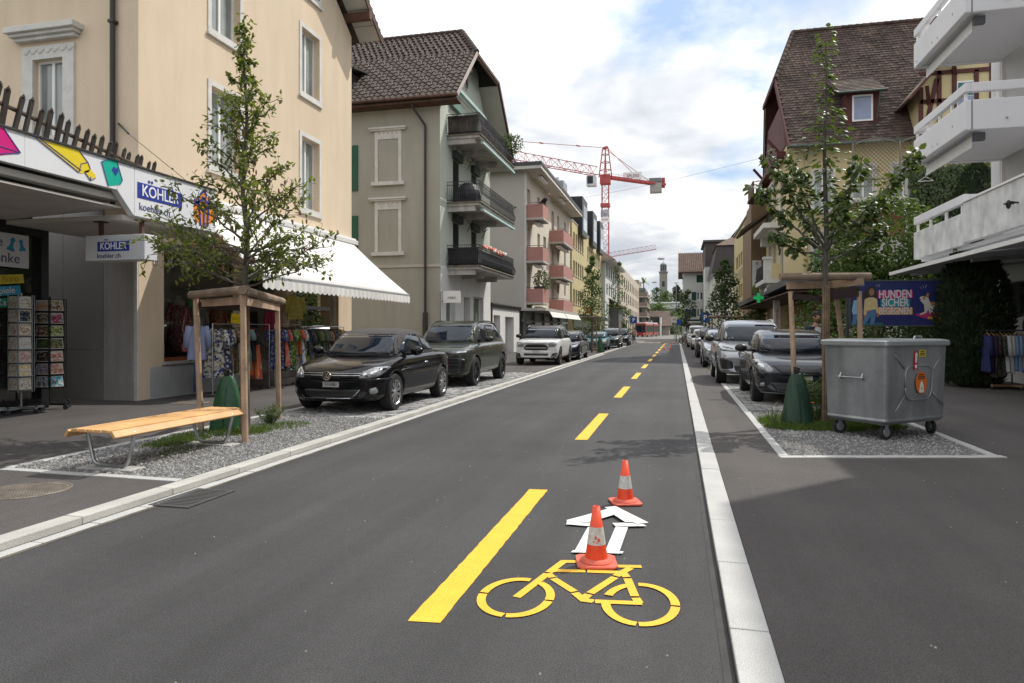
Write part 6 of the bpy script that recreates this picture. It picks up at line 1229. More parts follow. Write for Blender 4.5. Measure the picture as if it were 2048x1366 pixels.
night = carpaint('paint_night', (.012, .014, .022), .3, .22); teal = carpaint('paint_teal', (.055, .17, .19), .3, .35); dgrey = carpaint('paint_darkgrey', (.024, .026, .034), .55, .26); silver = carpaint('paint_silver', (.30, .31, .33), .7, .28); midg = carpaint('paint_midgrey', (.29, .30, .32), .6, .28)
car('estate_car', 'dark blue estate car parked behind the white compact car', 'car', -5.65, 33.6, hatch(4.75, 1.84, 1.50, night, hood=.98, rim=(alloy, 'star', 5), wb=2.75, extra=dict(rails=(1.9, 4.0, .6, 1.45), railmat=alloy)))
car('old_hatchback', 'faded teal old hatchback with orange indicators parked behind the staked tree', 'car', -5.95, 51.0, hatch(3.95, 1.66, 1.42, teal, hood=.92, belt=.93, bow=.1, front=[('grille', [(-.38, .60), (.38, .60), (.38, .70), (-.38, .70)], trim_b), ('headlamp', [(.40, .60), (.64, .60), (.66, .72), (.40, .71)], lamp_glass, True, .02), ('indicator', [(.66, .60), (.76, .60), (.77, .72), (.67, .72)], amber, True, .02), ('bumper', [(-.8, .34), (.8, .34), (.82, .52), (-.82, .52)], mat('bumper_grey', (.05, .05, .052), .7), False, .04, .03)], pz=.43, rim=(alloy_d, 'star', 6)))
car('dark_van', 'tall dark green car with a bright glare parked behind the teal hatchback', 'car', -5.6, 57.5, hatch(4.6, 1.85, 1.72, carpaint('paint_darkgreen', (.03, .045, .045), .4, .2), hood=1.08, belt=1.08, r=.34))
car('far_suv', 'black sport utility vehicle with white headlamps farthest along the left kerb', 'car', -5.55, 67.5, hatch(4.6, 1.88, 1.70, night, hood=1.06, belt=1.05, r=.37, zb=.26))
# right hand side
GR = 'cars parked along the right pavement'
car('dark_hatchback', 'dark grey hatchback parked nearest on the right behind the green watering bag', 'car', 2.48, 14.6, hatch(4.1, 1.74, 1.44, dgrey, hood=.96, belt=.95, slope=1, pl='ZH 738979', pz=.53, mir=trim_b, rim=(alloy_d, 'star', 5), front=[('grille', [(-.40, .60), (.40, .60), (.55, .74), (-.55, .74)], trim_b, False, .03), ('headlamp', [(.50, .63), (.62, .60), (.80, .67), (.86, .83), (.74, .83), (.6, .74)], lamp_glass, True, .05), ('headlamp_lens', [(.66, .675), (.77, .685), (.79, .765), (.68, .76)], lamp_bright, True, .05, .009), ('lower_intake', [(-.46, .25), (.46, .25), (.60, .42), (-.60, .42)], trim_b, False, .04), ('fog_lamp', [(.66, .33), (.77, .33), (.77, .43), (.66, .43)], trim_b, True, .05), ('fog_lens', [(.68, .345), (.75, .345), (.75, .415), (.68, .415)], lamp_glass, True, .04, .01), ('splitter', [(-.8, .215), (.8, .215), (.82, .235), (-.82, .235)], midg, False, .01, .008)]), z=.045, group=GR, S=(1.08, 1.04, 1.10))
car('grey_suv', 'silver grey sport utility vehicle with roof rails behind the dark grey hatchback', 'car', 2.12, 19.75, hatch(4.75, 1.94, 1.69, midg, hood=1.10, belt=1.06, r=.385, zb=.26, axle=.92, wb=2.85, tw=.26, mir=trim_b, rim=(alloy, 'star', 5), extra=dict(rails=(1.95, 4.1, .64, 1.6), railmat=alloy, mirror=(1.62, 1.14)), front=[('headlamp', [(.44, .84), (.84, .86), (.93, .98), (.80, .98), (.48, .91)], lamp_dark, True, .03), ('headlamp_lens', [(.55, .865), (.8, .88), (.86, .95), (.6, .9)], lamp_glass, True, .02, .009), ('grille', [(-.38, .60), (.38, .60), (.45, .84), (-.45, .84)], trim_b, False, .05), ('side_intake', [(.55, .42), (.84, .40), (.90, .66), (.80, .70), (.58, .60)], trim_b, True, .06), ('lower_intake', [(-.5, .34), (.5, .34), (.55, .5), (-.55, .5)], trim_b, False, .04)]), z=.045, group=GR, S=(1.07, 1, 1.10))
car('silver_hatchback', 'silver car mostly hidden behind the silver grey utility vehicle', 'car', 1.95, 28.6, hatch(4.3, 1.78, 1.47, silver), z=.045, group=GR, S=(1.05, 1, 1.08))
car('black_saloon', 'black car with blue sky in its windscreen farther up the right pavement', 'car', 2.0, 38.5, hatch(4.6, 1.85, 1.56, blackp, hood=1.0, belt=1.0), z=.045, group=GR, S=(1.05, 1, 1.08))
car('white_hatchback', 'white small car near the end of the right row beside the black one', 'car', 2.0, 54, hatch(4.2, 1.78, 1.52, whitep), z=.045, group=GR, S=(1.05, 1, 1.08))
car('white_van', 'white compact van parked last in the row before the bicycles', 'car', 1.8, 62, hatch(4.4, 1.8, 1.82, whitep, hood=1.1, belt=1.1), z=.045, group=GR, S=(1.05, 1, 1.08))
# ---- articulated bus
bus = thing('bus', 'red articulated bus waiting at the far left of the junction', 'bus', (-8.1, 158, 0), R(-8)); redp = carpaint('paint_busred', (.42, .012, .015), 0, .3)
b = MB(); b.box(-1.27, 1.27, 0, 9.2, .3, 3.05); b.build('body', redp, bus, bevel=.15); b = MB(); b.box(-1.25, 1.25, 10.4, 17.5, .3, 3.05); b.build('rear_body', redp, bus, bevel=.1); b = MB()
for i in range(6): b.box(-1.2 + .04 * (i % 2), 1.2 - .04 * (i % 2), 9.2 + i * .2, 9.4 + i * .2, .4, 2.95)
b.build('bellows', black, bus); b = MB(); b.box(-1.15, 1.15, -.03, .02, 1.0, 2.6); b.build('windscreen', car_glass, bus); b = MB(); b.box(-1.05, 1.05, -.03, .02, 2.64, 2.95); b.build('destination_board', mat('board_amber', (.10, .04, .01), .5), bus); b = MB(); b.box(1.262, 1.285, .5, 9.0, 1.1, 2.6); b.box(1.25, 1.27, 10.6, 17.2, 1.1, 2.6); b.box(-1.285, -1.262, .5, 9.0, 1.1, 2.6); b.build('side_window', car_glass, bus); b = MB(); b.box(-1.1, 1.1, .6, 17, 3.05, 3.35); b.build('roof_unit', mat('roof_unit', (.55, .5, .5), .6), bus, bevel=.1)
for s in (-1, 1):
 b = MB(); b.box(s * .9 - .22, s * .9 + .22, -.04, .02, .62, .82); b.build('headlamp', lamp_bright, bus)
 for yy in (2.6, 8.3, 14.5): wheel(bus, s * 1.14, yy, .48, .28, alloy, 'star', 8, s)
# ================================================================== TREES AND PLANTS
bark = mat('bark', (.095, .08, .068), .9, .3, 8, bump=.6, bscale=30); bark_g = mat('bark_young', (.10, .088, .075), .85, .25, 8, bump=.3, bscale=50)
leaf_h = mat_leaf('leaf_hornbeam', (.066, .088, .020), (.135, .16, .038), .5, 1.5, tr=.45); leaf_l = mat_leaf('leaf_linden', (.045, .070, .022), (.085, .115, .036), .45, 1.6, spec=.4, tr=.3)
leaf_d = mat_leaf('leaf_dark', (.026, .045, .014), (.06, .09, .026), .5, 1.2); leaf_b = mat_leaf('leaf_bright', (.06, .105, .018), (.12, .165, .035), .5, 1.3); leaf_y = mat_leaf('leaf_yellowing', (.12, .125, .025), (.18, .17, .04), .55, 1); leaf_c = mat_leaf('needle_dark', (.010, .020, .007), (.025, .045, .013), .7, 3, tr=.1)
def leaf(b, p, d, n, L, W_, k=0, droop=.25):
 d = d.normalized(); s = d.cross(n)
 if s.length < 1e-3: s = d.orthogonal()
 s.normalize(); n = s.cross(d).normalized(); f = -n * W_ * .22
 a = p + d * L * .30 ; c = p + d * L * .68 - n * L * droop * .25; t = p + d * L - n * L * droop
 b.add([p, a + s * W_ * .42 - f * -1, a, a - s * W_ * .42 + f, c + s * W_ * .38 + f, c, c - s * W_ * .38 + f, t], [(0, 1, 2), (0, 2, 3), (1, 4, 5, 2), (2, 5, 6, 3), (4, 7, 5), (5, 7, 6)], k)
def rv(g=1.): return V((rnd.gauss(0, g), rnd.gauss(0, g), rnd.gauss(0, g)))
def curve(a, c, sag, n=8, wob=.0):
 a = V(a); c = V(c); return [a.lerp(c, i / n) + V((0, 0, -sag * math.sin(math.pi * i / n))) + (rv(wob) if 0 < i < n else V((0, 0, 0))) for i in range(n + 1)]
# ---- hornbeam sapling on the left
tl_ = thing('hornbeam_tree', 'slim young hornbeam with a loose conical crown in a wooden frame beside the bench', 'tree', (-6.12, 8.75, .06))
b = MB(); tr = [V((0.02 * math.sin(z * 2), .015 * math.cos(z * 3), z)) for z in [i * .32 for i in range(20)]]; top_z = 6.1
tr = [V((.03 * math.sin(i * .9), .02 * math.cos(i * 1.3), top_z * i / 20)) for i in range(21)]; b.tube(tr, [.055 * (1 - i / 20) ** .8 + .006 for i in range(21)], 8)
lf = MB(); ct_ = MB()
def rad(z):
 for (z0, r0), (z1, r1) in zip(PRO, PRO[1:]):
  if z0 <= z <= z1: return r0 + (r1 - r0) * (z - z0) / (z1 - z0)
 return .05
PRO = [(2.1, .5), (2.35, 1.2), (2.7, 1.15), (3.2, 1.15), (3.6, .8), (4.2, .56), (4.8, .42), (5.1, .36), (5.25, .14), (5.8, .08), (6.3, .04)]
def spray(base, tip, rmain, nl, LL, WW, lb, mat_k=0, sag=-.05, twigs=7, clump=.10, droop=.3, updir=.2):
 pts = curve(base, tip, sag, 8, .012); b.tube(pts, [rmain * (1 - i / 9) + .003 for i in range(9)], 5, cap=False)
 L0 = (V(tip) - V(base)).length
 for t in range(twigs):
  q = .25 + .75 * (t + rnd.random()) / twigs; i = min(7, int(q * 8)); p = pts[i].lerp(pts[i + 1], q * 8 - i if q < 1 else 1); dirn = (pts[i + 1] - pts[i]).normalized()
  td = (dirn * .7 + rv(.55) + V((0, 0, updir))).normalized(); tlen = L0 * rnd.uniform(.14, .34) * (1.15 - q * .5) + .05; e = p + td * tlen
  b.tube([p, p.lerp(e, .5) + rv(.008), e], [.005, .004, .002], 4, cap=False)
  for k in range(nl):
   u = (k + rnd.random()) / nl; o = p.lerp(e, u) + rv(clump * .25); ld = (td * .5 + rv(.6) + V((0, 0, -.15))); leaf(lf, o, ld, V((0, 0, 1)) + rv(.35), LL * rnd.uniform(.65, 1.2), WW * rnd.uniform(.7, 1.15), mat_k, droop)
z = 2.35; i = 0; az = 0.
while z < 5.9:
 az += 2.4 + rnd.uniform(-.4, .4); r = rad(min(6.2, z + .15)) * rnd.uniform(.72, 1.12); el = .55 if z > 3 else .22
 base = V((0, 0, max(2.15, z - r * .45))); tip = V((r * math.cos(az), r * math.sin(az), z + r * el * rnd.uniform(.2, .9)))
 n_t = max(4, int(9 * r + 4)); spray(base, tip, .014 * min(1, r + .3), 8, .085, .048, lf, 0, .04 if z < 2.9 else -.04, n_t); z += .058 if z < 4.8 else .095
for k in range(14):     # low drooping fringe on the street side and to the left
 a = rnd.choice((math.pi * rnd.uniform(.85, 1.25), rnd.uniform(-.6, .9))); r = rnd.uniform(.8, 1.5); spray(V((0, 0, 2.3 + rnd.uniform(0, .4))), V((r * math.cos(a), r * math.sin(a), rnd.uniform(2.3, 2.95))), .012, 8, .085, .048, lf, 0, -.06, 8)
for k in range(80): z = rnd.uniform(5.1, 6.15); leaf(lf, V((rnd.gauss(0, .05), rnd.gauss(0, .05), z)), rv() + V((0, 0, .4)), V((0, 0, 1)) + rv(.4), .08, .045)
for k in range(120):
 z = rnd.uniform(2.3, 4.4); r = rad(z) * rnd.uniform(.1, .8); a = rnd.uniform(0, 6.3); p = V((r * math.cos(a), r * math.sin(a), z)); ct_.ball(p, .014, .014, .04, 5, 4)
b.build('trunk', bark_g, tl_); o = lf.build('crown', leaf_h, tl_, fix=False); o['kind'] = 'stuff'; o = ct_.build('catkin', mat('catkin_rust', (.20, .09, .04), .8), tl_); o['kind'] = 'stuff'
post_w = mat('peeled_stake', (.43, .30, .205), .8, .2, 4, bump=.2, bscale=30, streak=.15, fine=.1, fscale=40); post_w2 = mat('weathered_stake', (.26, .19, .135), .85, .25, 4, bump=.2, bscale=30, streak=.2)
def stake_frame(name, label, posts, zt, rails, bars, tie, wood, lean=0.):
 t = thing(name, label, 'tree guard', (posts[0][0], posts[0][1], 0), fixed=True); Z0 = .05
 for (x, y, tx, ty) in posts: bb_ = MB(); bb_.tube([(x, y, Z0 - .05), (x + (tx - x) * .5, y + (ty - y) * .5, zt * .5), (tx, ty, zt)], [.044, .042, .039], 10); bb_.build('post', wood, t)
 for a, c, r in rails: bb_ = MB(); bb_.tube([a, c], r, 10); bb_.build('rail', mat('weathered_stake', (.26, .19, .135)), t)
 for a, c, w, h in bars: bb_ = MB(); bb_.bar(a, c, w, h); bb_.build('rail', wood, t)
 for a, c in tie: bb_ = MB(); bb_.bar(a, c, .02, .09); bb_.build('tie_strap', mat('strap_brown', (.025, .014, .011), .8, .2, 8), t)
 return t
stake_frame('tree_guard', 'wooden stake frame of peeled posts around the slim hornbeam next to the bench', [(-5.66, 8.1, -5.66, 8.05), (-6.55, 10.3, -6.45, 10.1), (-6.85, 8.75, -6.95, 8.75)], 2.05,
 [((-7.0, 8.72, 2.10), (-5.58, 8.02, 2.12), .06), ((-5.60, 7.95, 2.11), (-6.45, 10.25, 2.06), .06)], [((-6.9, 8.8, 1.98), (-5.7, 8.12, 1.98), .03, .11), ((-5.68, 8.15, 1.97), (-6.42, 10.1, 1.95), .03, .11)], [((-5.7, 8.1, 1.93), (-6.1, 8.75, 1.9)), ((-6.48, 10.1, 1.93), (-6.14, 8.78, 1.9)), ((-6.9, 8.77, 1.95), (-6.16, 8.76, 1.9))], post_w)
cane = mat('cane_mat', (.20, .14, .085), .85, .35, 9, streak=.2)
def cane_guard(name, label, x, y, h, n=11, r=.055):
 t = thing(name, label, 'trunk guard', (x, y, .05))
 for i in range(n):
  a = 2 * math.pi * i / n; q = MB(); q.tube([(r * math.cos(a), r * math.sin(a), 0), (r * math.cos(a + .08) * .95, r * math.sin(a + .08) * .95, h + rnd.uniform(-.04, .05))], .014, 5); q.build('cane', cane, t)
cane_guard('cane_trunk_guard', 'split cane mat wrapped round the thin trunk of the hornbeam', -6.12, 8.75, 2.05)
# ---- big leaved linden sapling on the right
tr_ = thing('linden_tree', 'young large leaved linden with a tall leafy spire and spreading low branches on the right', 'tree', (2.32, 11.85, .05))
b = MB(); lf = MB(); b.tube([V((.015 * math.sin(i), .01 * math.cos(i * 2), 6.35 * i / 16)) for i in range(17)], [.06 * (1 - i / 16) ** .9 + .006 for i in range(17)], 8)
def clumps(pts, step, n, LL, spread, q0=.3, k=0):
 L = sum((pts[i + 1] - pts[i]).length for i in range(len(pts) - 1)); m = max(2, int(L / step))
 for j in range(m + 1):
  q = q0 + (1 - q0) * j / m; f = q * (len(pts) - 1); i = min(len(pts) - 2, int(f)); p = pts[i].lerp(pts[i + 1], f - i); dirn = (pts[i + 1] - pts[i]).normalized()
  for _ in range(n):
   out = rv(); out = (out - dirn * out.dot(dirn) * .6); out.z *= .55; out.normalize(); stem = p + out * rnd.uniform(.03, spread); leaf(lf, stem, out * .9 + V((0, 0, -.25)) + rv(.25), V((0, 0, 1)) + out * .5 + rv(.25), LL * rnd.uniform(.6, 1.15), LL * rnd.uniform(.6, .95), k, .35)
brs = [((0, 0, 2.72), (-.85, -.1, 3.12)), ((0, 0, 2.8), (-1.1, .1, 3.95)), ((0, 0, 2.85), (-.95, -.4, 4.35)), ((0, 0, 2.95), (-.5, .3, 4.5)), ((0, 0, 2.85), (.85, .1, 3.6)), ((0, 0, 2.9), (1.3, -.2, 4.3)), ((0, 0, 2.65), (.95, .3, 3.2)), ((0, 0, 3.2), (.45, -.4, 4.2)), ((0, 0, 2.8), (.1, -.8, 3.5)), ((0, 0, 2.8), (-.2, .8, 3.6))]
for a, c in brs:
 pts = curve(a, c, .10, 8, .02); b.tube(pts, [.02 * (1 - i / 9.5) + .003 for i in range(9)], 5, cap=False); clumps(pts, .10, 5, .135, .09, .45)
 for _ in range(2):
  q = rnd.randint(4, 7); e = pts[q] + rv(.10) + V((0, 0, .12)); b.tube([pts[q], e], [.006, .003], 4, cap=False); clumps([pts[q], e], .08, 5, .125, .08, .4)
z = 3.25
while z < 6.4:
 w = .30 if z < 4.0 else .36 if z < 4.8 else .27 if z < 5.2 else .15; n = 11 if z < 5.1 else 8
 for _ in range(n): out = V((rnd.gauss(0, 1), rnd.gauss(0, 1), rnd.uniform(-.1, .35))).normalized(); leaf(lf, V((0, 0, z + rnd.uniform(-.03, .03))) + out * rnd.uniform(.03, w), out + V((0, 0, -.2)), V((0, 0, 1)) + out * .5 + rv(.2), (.14 if z < 5.2 else .12) * rnd.uniform(.6, 1.1), .115 * rnd.uniform(.6, 1), 0, .35)
 z += .085 if z < 5.1 else .13
b.build('trunk', bark_g, tr_); o = lf.build('crown', leaf_l, tr_, fix=False); o['kind'] = 'stuff'
stake_frame('tree_guard', 'wooden stake frame of square topped posts behind the steel waste container', [(1.87, 11.75, 1.78, 11.75), (2.95, 12.9, 2.55, 12.2), (2.88, 11.95, 2.83, 11.9)], 2.2,
 [((1.62, 11.74, 2.44), (3.04, 12.1, 2.45), .062)], [((1.74, 11.8, 2.30), (2.5, 12.35, 2.34), .05, .12), ((2.5, 12.35, 2.34), (2.9, 11.95, 2.36), .05, .12)], [((1.80, 11.72, 2.12), (2.33, 11.83, 2.07)), ((2.56, 12.2, 2.12), (2.35, 11.87, 2.16)), ((2.84, 11.9, 2.24), (2.30, 11.83, 2.17)), ((2.84, 11.88, 2.16), (2.36, 11.82, 2.10))], post_w)
bpy.data.objects['tree_guard']['group'] = bpy.data.objects['tree_guard.001']['group'] = 'stake frames around the young street trees'
cane_guard('cane_trunk_guard', 'split cane mat wrapped round the linden trunk behind the steel waste container', 2.31, 11.75, 2.2, 10, .047)
bpy.data.objects['cane_trunk_guard']['group'] = bpy.data.objects['cane_trunk_guard.001']['group'] = 'cane guards around young trunks'
def watering_bag(label, x, y, rz, w, h, col):
 t = thing('watering_bag', label, 'watering bag', (x, y, .06), rz, 'green watering bags round young trees'); q = MB(); n = 36; rows = [(0, .98, .9), (.03, 1.0, 1), (.2, .93, .92), (.4, .82, .78), (.6, .70, .60), (.78, .57, .42), (.9, .46, .28), (.96, .36, .2), (1.0, .30, .15)]; vs = []
 for t_, a, d in rows:
  for j in range(n): an = 2 * math.pi * j / n; wr = 1 + .06 * math.sin(an * 5 + t_ * 7) + .035 * math.sin(an * 9 - t_ * 17) + .02 * math.sin(an * 17 + t_ * 31); vs.append((w / 2 * a * wr * math.copysign(abs(math.cos(an)) ** .8, math.cos(an)), w * .36 * d * wr * math.sin(an), h * t_))
 fs = [(i * n + j, i * n + (j + 1) % n, (i + 1) * n + (j + 1) % n, (i + 1) * n + j) for i in range(len(rows) - 1) for j in range(n)] + [tuple(range((len(rows) - 1) * n, len(rows) * n))]
 q.add(vs, fs); o = q.build('bag', col, t, smooth=True); s_ = o.modifiers.new('s', 'SUBSURF'); s_.levels = s_.render_levels = 1; q = MB(); q.tube([(0, -.0, h * .98), (.02, -.02, h + .09)], [.03, .02], 6); q.box(-.05, -.02, -.03, .03, h * .95, h + .1); q.build('strap', black, t); q = MB(); q.tube([(w * .02, -w * .345, h * .05), (w * .02, -w * .35, h * .4), (w * .015, -w * .29, h * .65), (0, -w * .2, h * .82)], .008, 5); q.build('seam', col, t)
 return t
wbg = mat('bag_green', (.016, .075, .026), .45, .15, 4, bump=.3, bscale=14, spec=.5)
watering_bag('bright green watering bag standing behind the wooden bench', -6.55, 8.95, .2, .54, .84, wbg); watering_bag('dark green watering bag in front of the dark grey hatchback', 1.85, 11.58, .1, .50, .84, mat('bag_darkgreen', (.012, .045, .024), .5, .15, 4, bump=.3, bscale=14))
# ---- grass and weeds
gr_m = mat_leaf('grass_blade', (.045, .085, .015), (.10, .15, .03), .6, 4, tr=.3)
def grass(name, areas, m=gr_m):
 q = MB()
 for x, y, rx, ry, n, h in areas:
  for _ in range(n):
   a = rnd.uniform(0, 6.3); r = math.sqrt(rnd.random()); p = V((x + rx * r * math.cos(a), y + ry * r * math.sin(a), .055)); hh = h * rnd.uniform(.4, 1.1) * (1.1 - .5 * r); d = V((rnd.gauss(0, .45), rnd.gauss(0, .45), 1)).normalized(); s = d.cross(V((rnd.gauss(0, 1), rnd.gauss(0, 1), 0))).normalized() * .004; mid = p + d * hh * .55; tip = p + d * hh + V((d.x, d.y, -.3)) * hh * .3
   q.add([p - s, p + s, mid + s * .8, mid - s * .8, tip], [(0, 1, 2, 3), (3, 2, 4)])
 o = q.build(name, m, fix=False); o['kind'] = 'stuff'; return o
grass('grass', [(-6.55, 7.9, .30, .55, 1500, .13), (-6.3, 8.9, .45, .45, 1600, .16), (-6.1, 7.3, .25, .5, 500, .08), (-6.0, 9.6, .35, .5, 700, .12), (-6.8, 8.4, .2, .5, 500, .12), (1.75, 11.35, .42, .3, 1500, .14), (2.3, 11.4, .5, .35, 1900, .16), (3.0, 11.8, .5, .4, 1300, .16), (1.55, 11.9, .25, .5, 900, .18), (2.3, 12.4, .8, .6, 1200, .2), (1.45, 27.5, .3, 1.2, 500, .2)])
def plant(name, label, loc, n, h, r, m, LL, WW, group=None, stems=9, fl=None):
 t = thing(name, label, 'plant', loc, group=group); st = MB(); q = MB()
 for i in range(stems):
  a = rnd.uniform(0, 6.3); rr = r * rnd.uniform(.2, 1); e = V((rr * math.cos(a), rr * math.sin(a), h * rnd.uniform(.6, 1.05) * (1.1 - .4 * rr / r))); pts = curve((rr * .2 * math.cos(a), rr * .2 * math.sin(a), 0), e, -.04, 5, .01); st.tube(pts, [.006, .006, .005, .004, .003, .002], 4)
  for k in range(n // stems): u = .1 + .9 * rnd.random(); f = u * 5; j = min(4, int(f)); p = pts[j].lerp(pts[j + 1], f - j); leaf(q, p, rv(1) + V((0, 0, .3)), V((0, 0, 1)) + rv(.4), LL * rnd.uniform(.6, 1.2), WW * rnd.uniform(.6, 1.2))
 st.build('stem', mat('stem_green', (.06, .09, .03), .7), t); o = q.build('foliage', m, t, fix=False); o['kind'] = 'stuff'
 if fl:
  for i in range(fl): w = MB(); p = V((rnd.uniform(-r, r), rnd.uniform(-r, r) * .6 - r * .3, h * rnd.uniform(.15, .4))); w.lathe([(.006, .0), (.03, .012), (.026, .018), (.008, .014)], 9, Matrix.Translation(p)); w.build('flower', mat('flower_orange', (.75, .20, .01), .6), t)
 return t
plant('lavender_bush', 'bushy green plant at the foot of the rear post beyond the bench', (-6.35, 9.75, .06), 420, .34, .30, mat_leaf('leaf_sage', (.05, .09, .03), (.10, .15, .05), .6, 3), .07, .018, stems=26)
plant('marigold_plant', 'tall feathery weed with orange marigolds beside the right watering bag', (2.25, 12.05, .05), 520, 1.0, .34, mat_leaf('leaf_feather', (.07, .12, .025), (.13, .19, .05), .6, 3), .07, .02, stems=18, fl=9)
plant('dry_weed', 'dry straw coloured weed at the corner of the right gravel bed', (1.5, 11.5, .05), 120, .45, .25, mat('straw', (.22, .18, .08), .8), .05, .008, stems=14)
# ---- generic foliage masses
def foliage(q, c, r, n, LL, k=0, shell=.55, flat=1.):
 c = V(c); r = V(r) if not isinstance(r, (int, float)) else V((r, r, r))
 for _ in range(n):
  d = rv().normalized(); m = shell + (1 - shell) * rnd.random() ** .6; p = c + V((d.x * r.x, d.y * r.y, d.z * r.z)) * m * rnd.uniform(.85, 1.08); dd = (d * .6 + rv(.6)).normalized(); leaf(q, p, dd, d + V((0, 0, .6)) + rv(.4), LL * rnd.uniform(.6, 1.2), LL * rnd.uniform(.45, .8), k, .25)
def tree(name, label, loc, h, r, trunk_r, n, LL, m, group=None, crown0=.3, lobes=9, bark_m=None, spire=False):
 t = thing(name, label, 'tree', loc, group=group); q = MB(); w = MB(); w.tube([(0, 0, 0), (.03, .02, h * .4), (0, 0, h * .92)], [trunk_r, trunk_r * .8, trunk_r * .15], 7)
 for i in range(lobes):
  u = (i + .5) / lobes; z = h * (crown0 + (1 - crown0) * u); a = i * 2.4; rr = r * (1 - u ** 1.4 * .85 if spire else math.sin(math.pi * (.12 + .8 * u)) ) ; cr = rr * rnd.uniform(.42, .6); o_ = rr * rnd.uniform(.35, .62)
  c = V((o_ * math.cos(a), o_ * math.sin(a), z)); w.tube([(0, 0, z - rr * .5), c], [trunk_r * .3, .01], 4); foliage(q, c, (cr * 1.1, cr * 1.1, cr * (.9 if not spire else 1.2)), n // lobes, LL, 0, .35)
 w.build('trunk', bark_m or bark, t); o = q.build('crown', m, t, fix=False); o['kind'] = 'stuff'; return t
ST = 'young staked trees along the street'
tree('street_tree', 'green young tree staked between the dark estate and the teal hatchback', (-5.6, 46.0, .06), 6.5, 1.15, .06, 1700, .17, mat_leaf('leaf_mid', (.05, .085, .02), (.10, .14, .035), .5, 1), ST, .34, 12, spire=True)
stake_frame('tree_guard', 'wooden stake frame round the green young tree behind the dark estate car', [(-6.15, 45.6, -6.15, 45.6), (-5.2, 45.6, -5.25, 45.6), (-5.6, 46.8, -5.6, 46.8)], 2.4, [((-6.35, 45.6, 2.45), (-5.0, 45.6, 2.45), .07), ((-5.2, 45.5, 2.45), (-5.6, 47, 2.45), .07)], [], [], post_w2)['group'] = 'stake frames around the young street trees'
watering_bag('green watering bag beside the teal old hatchback', -5.05, 46.2, 0, .6, .95, wbg)
tree('street_tree', 'thin pale green young tree in front of the white gabled house', (-6.3, 75, .06), 9.0, 1.5, .06, 700, .2, mat_leaf('leaf_mid', (.05, .085, .02), (.10, .14, .035)), ST, .4, 9, spire=True)
for i in range(2): q = MB(); q.tube([(-6.9 + i * 1.3, 72, 0), (-6.9 + i * 1.3, 72, 2.6)], .06, 6); o = q.build('tree_stake', post_w2); tag(o, ('bare wooden stake beside the thin pale green street tree' if i == 0 else 'bare wooden stake in front of the farthest black sport utility vehicle'), 'stake', 'stakes at the thin street tree')
tree('street_tree', 'dark leaved young tree in front of the mansard house on the right', (2.7, 42.0, .05), 5.6, 1.5, .07, 1900, .2, leaf_d, ST, .3, 12, spire=True)
stake_frame('tree_guard', 'wooden stake frame round the dark leaved young tree beyond the grey utility vehicle', [(2.0, 41.6, 2.0, 41.6), (3.4, 41.6, 3.4, 41.6), (2.7, 43, 2.7, 43)], 2.3, [((1.8, 41.6, 2.35), (3.6, 41.6, 2.35), .08)], [], [], post_w2)['group'] = 'stake frames around the young street trees'
tree('street_tree', 'small dark tree on the corner below the green shuttered house', (1.2, 95, 0), 7, 1.5, .08, 1000, .3, leaf_d, ST, .25, 9)
# right garden: bushes, conifer hedge, ivy
gb_ = MB(); t = thing('garden_bush', 'big glossy green bush rising behind the billboard', 'bush', (6.8, 27, 0)); q = MB()
for c, r, n in (((0, 0, 2.0), (2.6, 2, 2.2), 4600), ((-.9, 0, 3.9), (1.2, 1.2, 1.3), 1900), ((.6, .2, 4.8), (1.7, 1.4, 1.8), 2800), ((1.9, 0, 3.6), (1.4, 1.4, 1.6), 1200)): foliage(q, c, r, n, .17, 0, .55)
o = q.build('foliage', mat_leaf('leaf_bush', (.032, .062, .012), (.085, .13, .028), .45, 1.1, spec=.35, tr=.3), t, fix=False); o['kind'] = 'stuff'; q = MB()
for a in range(5): q.tube([(0, 0, 0), (.8 * math.cos(a * 1.3), .6 * math.sin(a * 1.3), 3)], [.08, .03], 5)
q.build('stem', bark, t)
t = thing('low_hedge', 'dark hedge of small leaves under and beside the billboard', 'hedge', (5.6, 22.8, 0)); q = MB();
for i in range(9): foliage(q, (-2.1 + i * .5, .3 * math.sin(i), .8 + .25 * math.sin(i * 2.1)), (.6, .6, .95), 420, .11, 0, .5)
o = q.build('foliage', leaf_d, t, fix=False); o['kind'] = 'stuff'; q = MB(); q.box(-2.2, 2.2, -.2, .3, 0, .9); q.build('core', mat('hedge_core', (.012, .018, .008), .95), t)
def conifer(label, loc, h, r, n):
 t = thing('conifer_hedge', label, 'conifer', loc, group='columnar conifers beside the white block'); q = MB()
 for _ in range(n):
  u = rnd.random(); a = rnd.uniform(0, 6.3); rr = r * (math.sin(math.pi * min(1, (.15 + .85 * u)) ) ** .5 if u < .6 else (1 - (u - .6) / .4) ** .6 * .95 + .03) * rnd.uniform(.9, 1.06); p = V((rr * math.cos(a), rr * math.sin(a), .1 + h * u)); d = V((math.cos(a), math.sin(a), 1.1)) + rv(.35); leaf(q, p, d, V((math.cos(a), math.sin(a), .2)) + rv(.3), .17 * rnd.uniform(.6, 1.2), .06, 0, .1)
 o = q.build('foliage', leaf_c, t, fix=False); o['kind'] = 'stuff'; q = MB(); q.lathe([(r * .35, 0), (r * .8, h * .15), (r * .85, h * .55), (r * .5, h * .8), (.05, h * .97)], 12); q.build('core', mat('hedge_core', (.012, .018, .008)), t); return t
conifer('dark clipped conifer between the billboard and the white shop wall', (7.78, 20.9, 0), 3.9, .86, 7000); conifer('tall dark conifer rising behind the white terrace', (10.1, 26.8, 0), 7.2, 1.15, 6000); conifer('broad dark conifer against the far wall of the white block', (9.6, 25.6, 0), 4.6, .9, 3200)
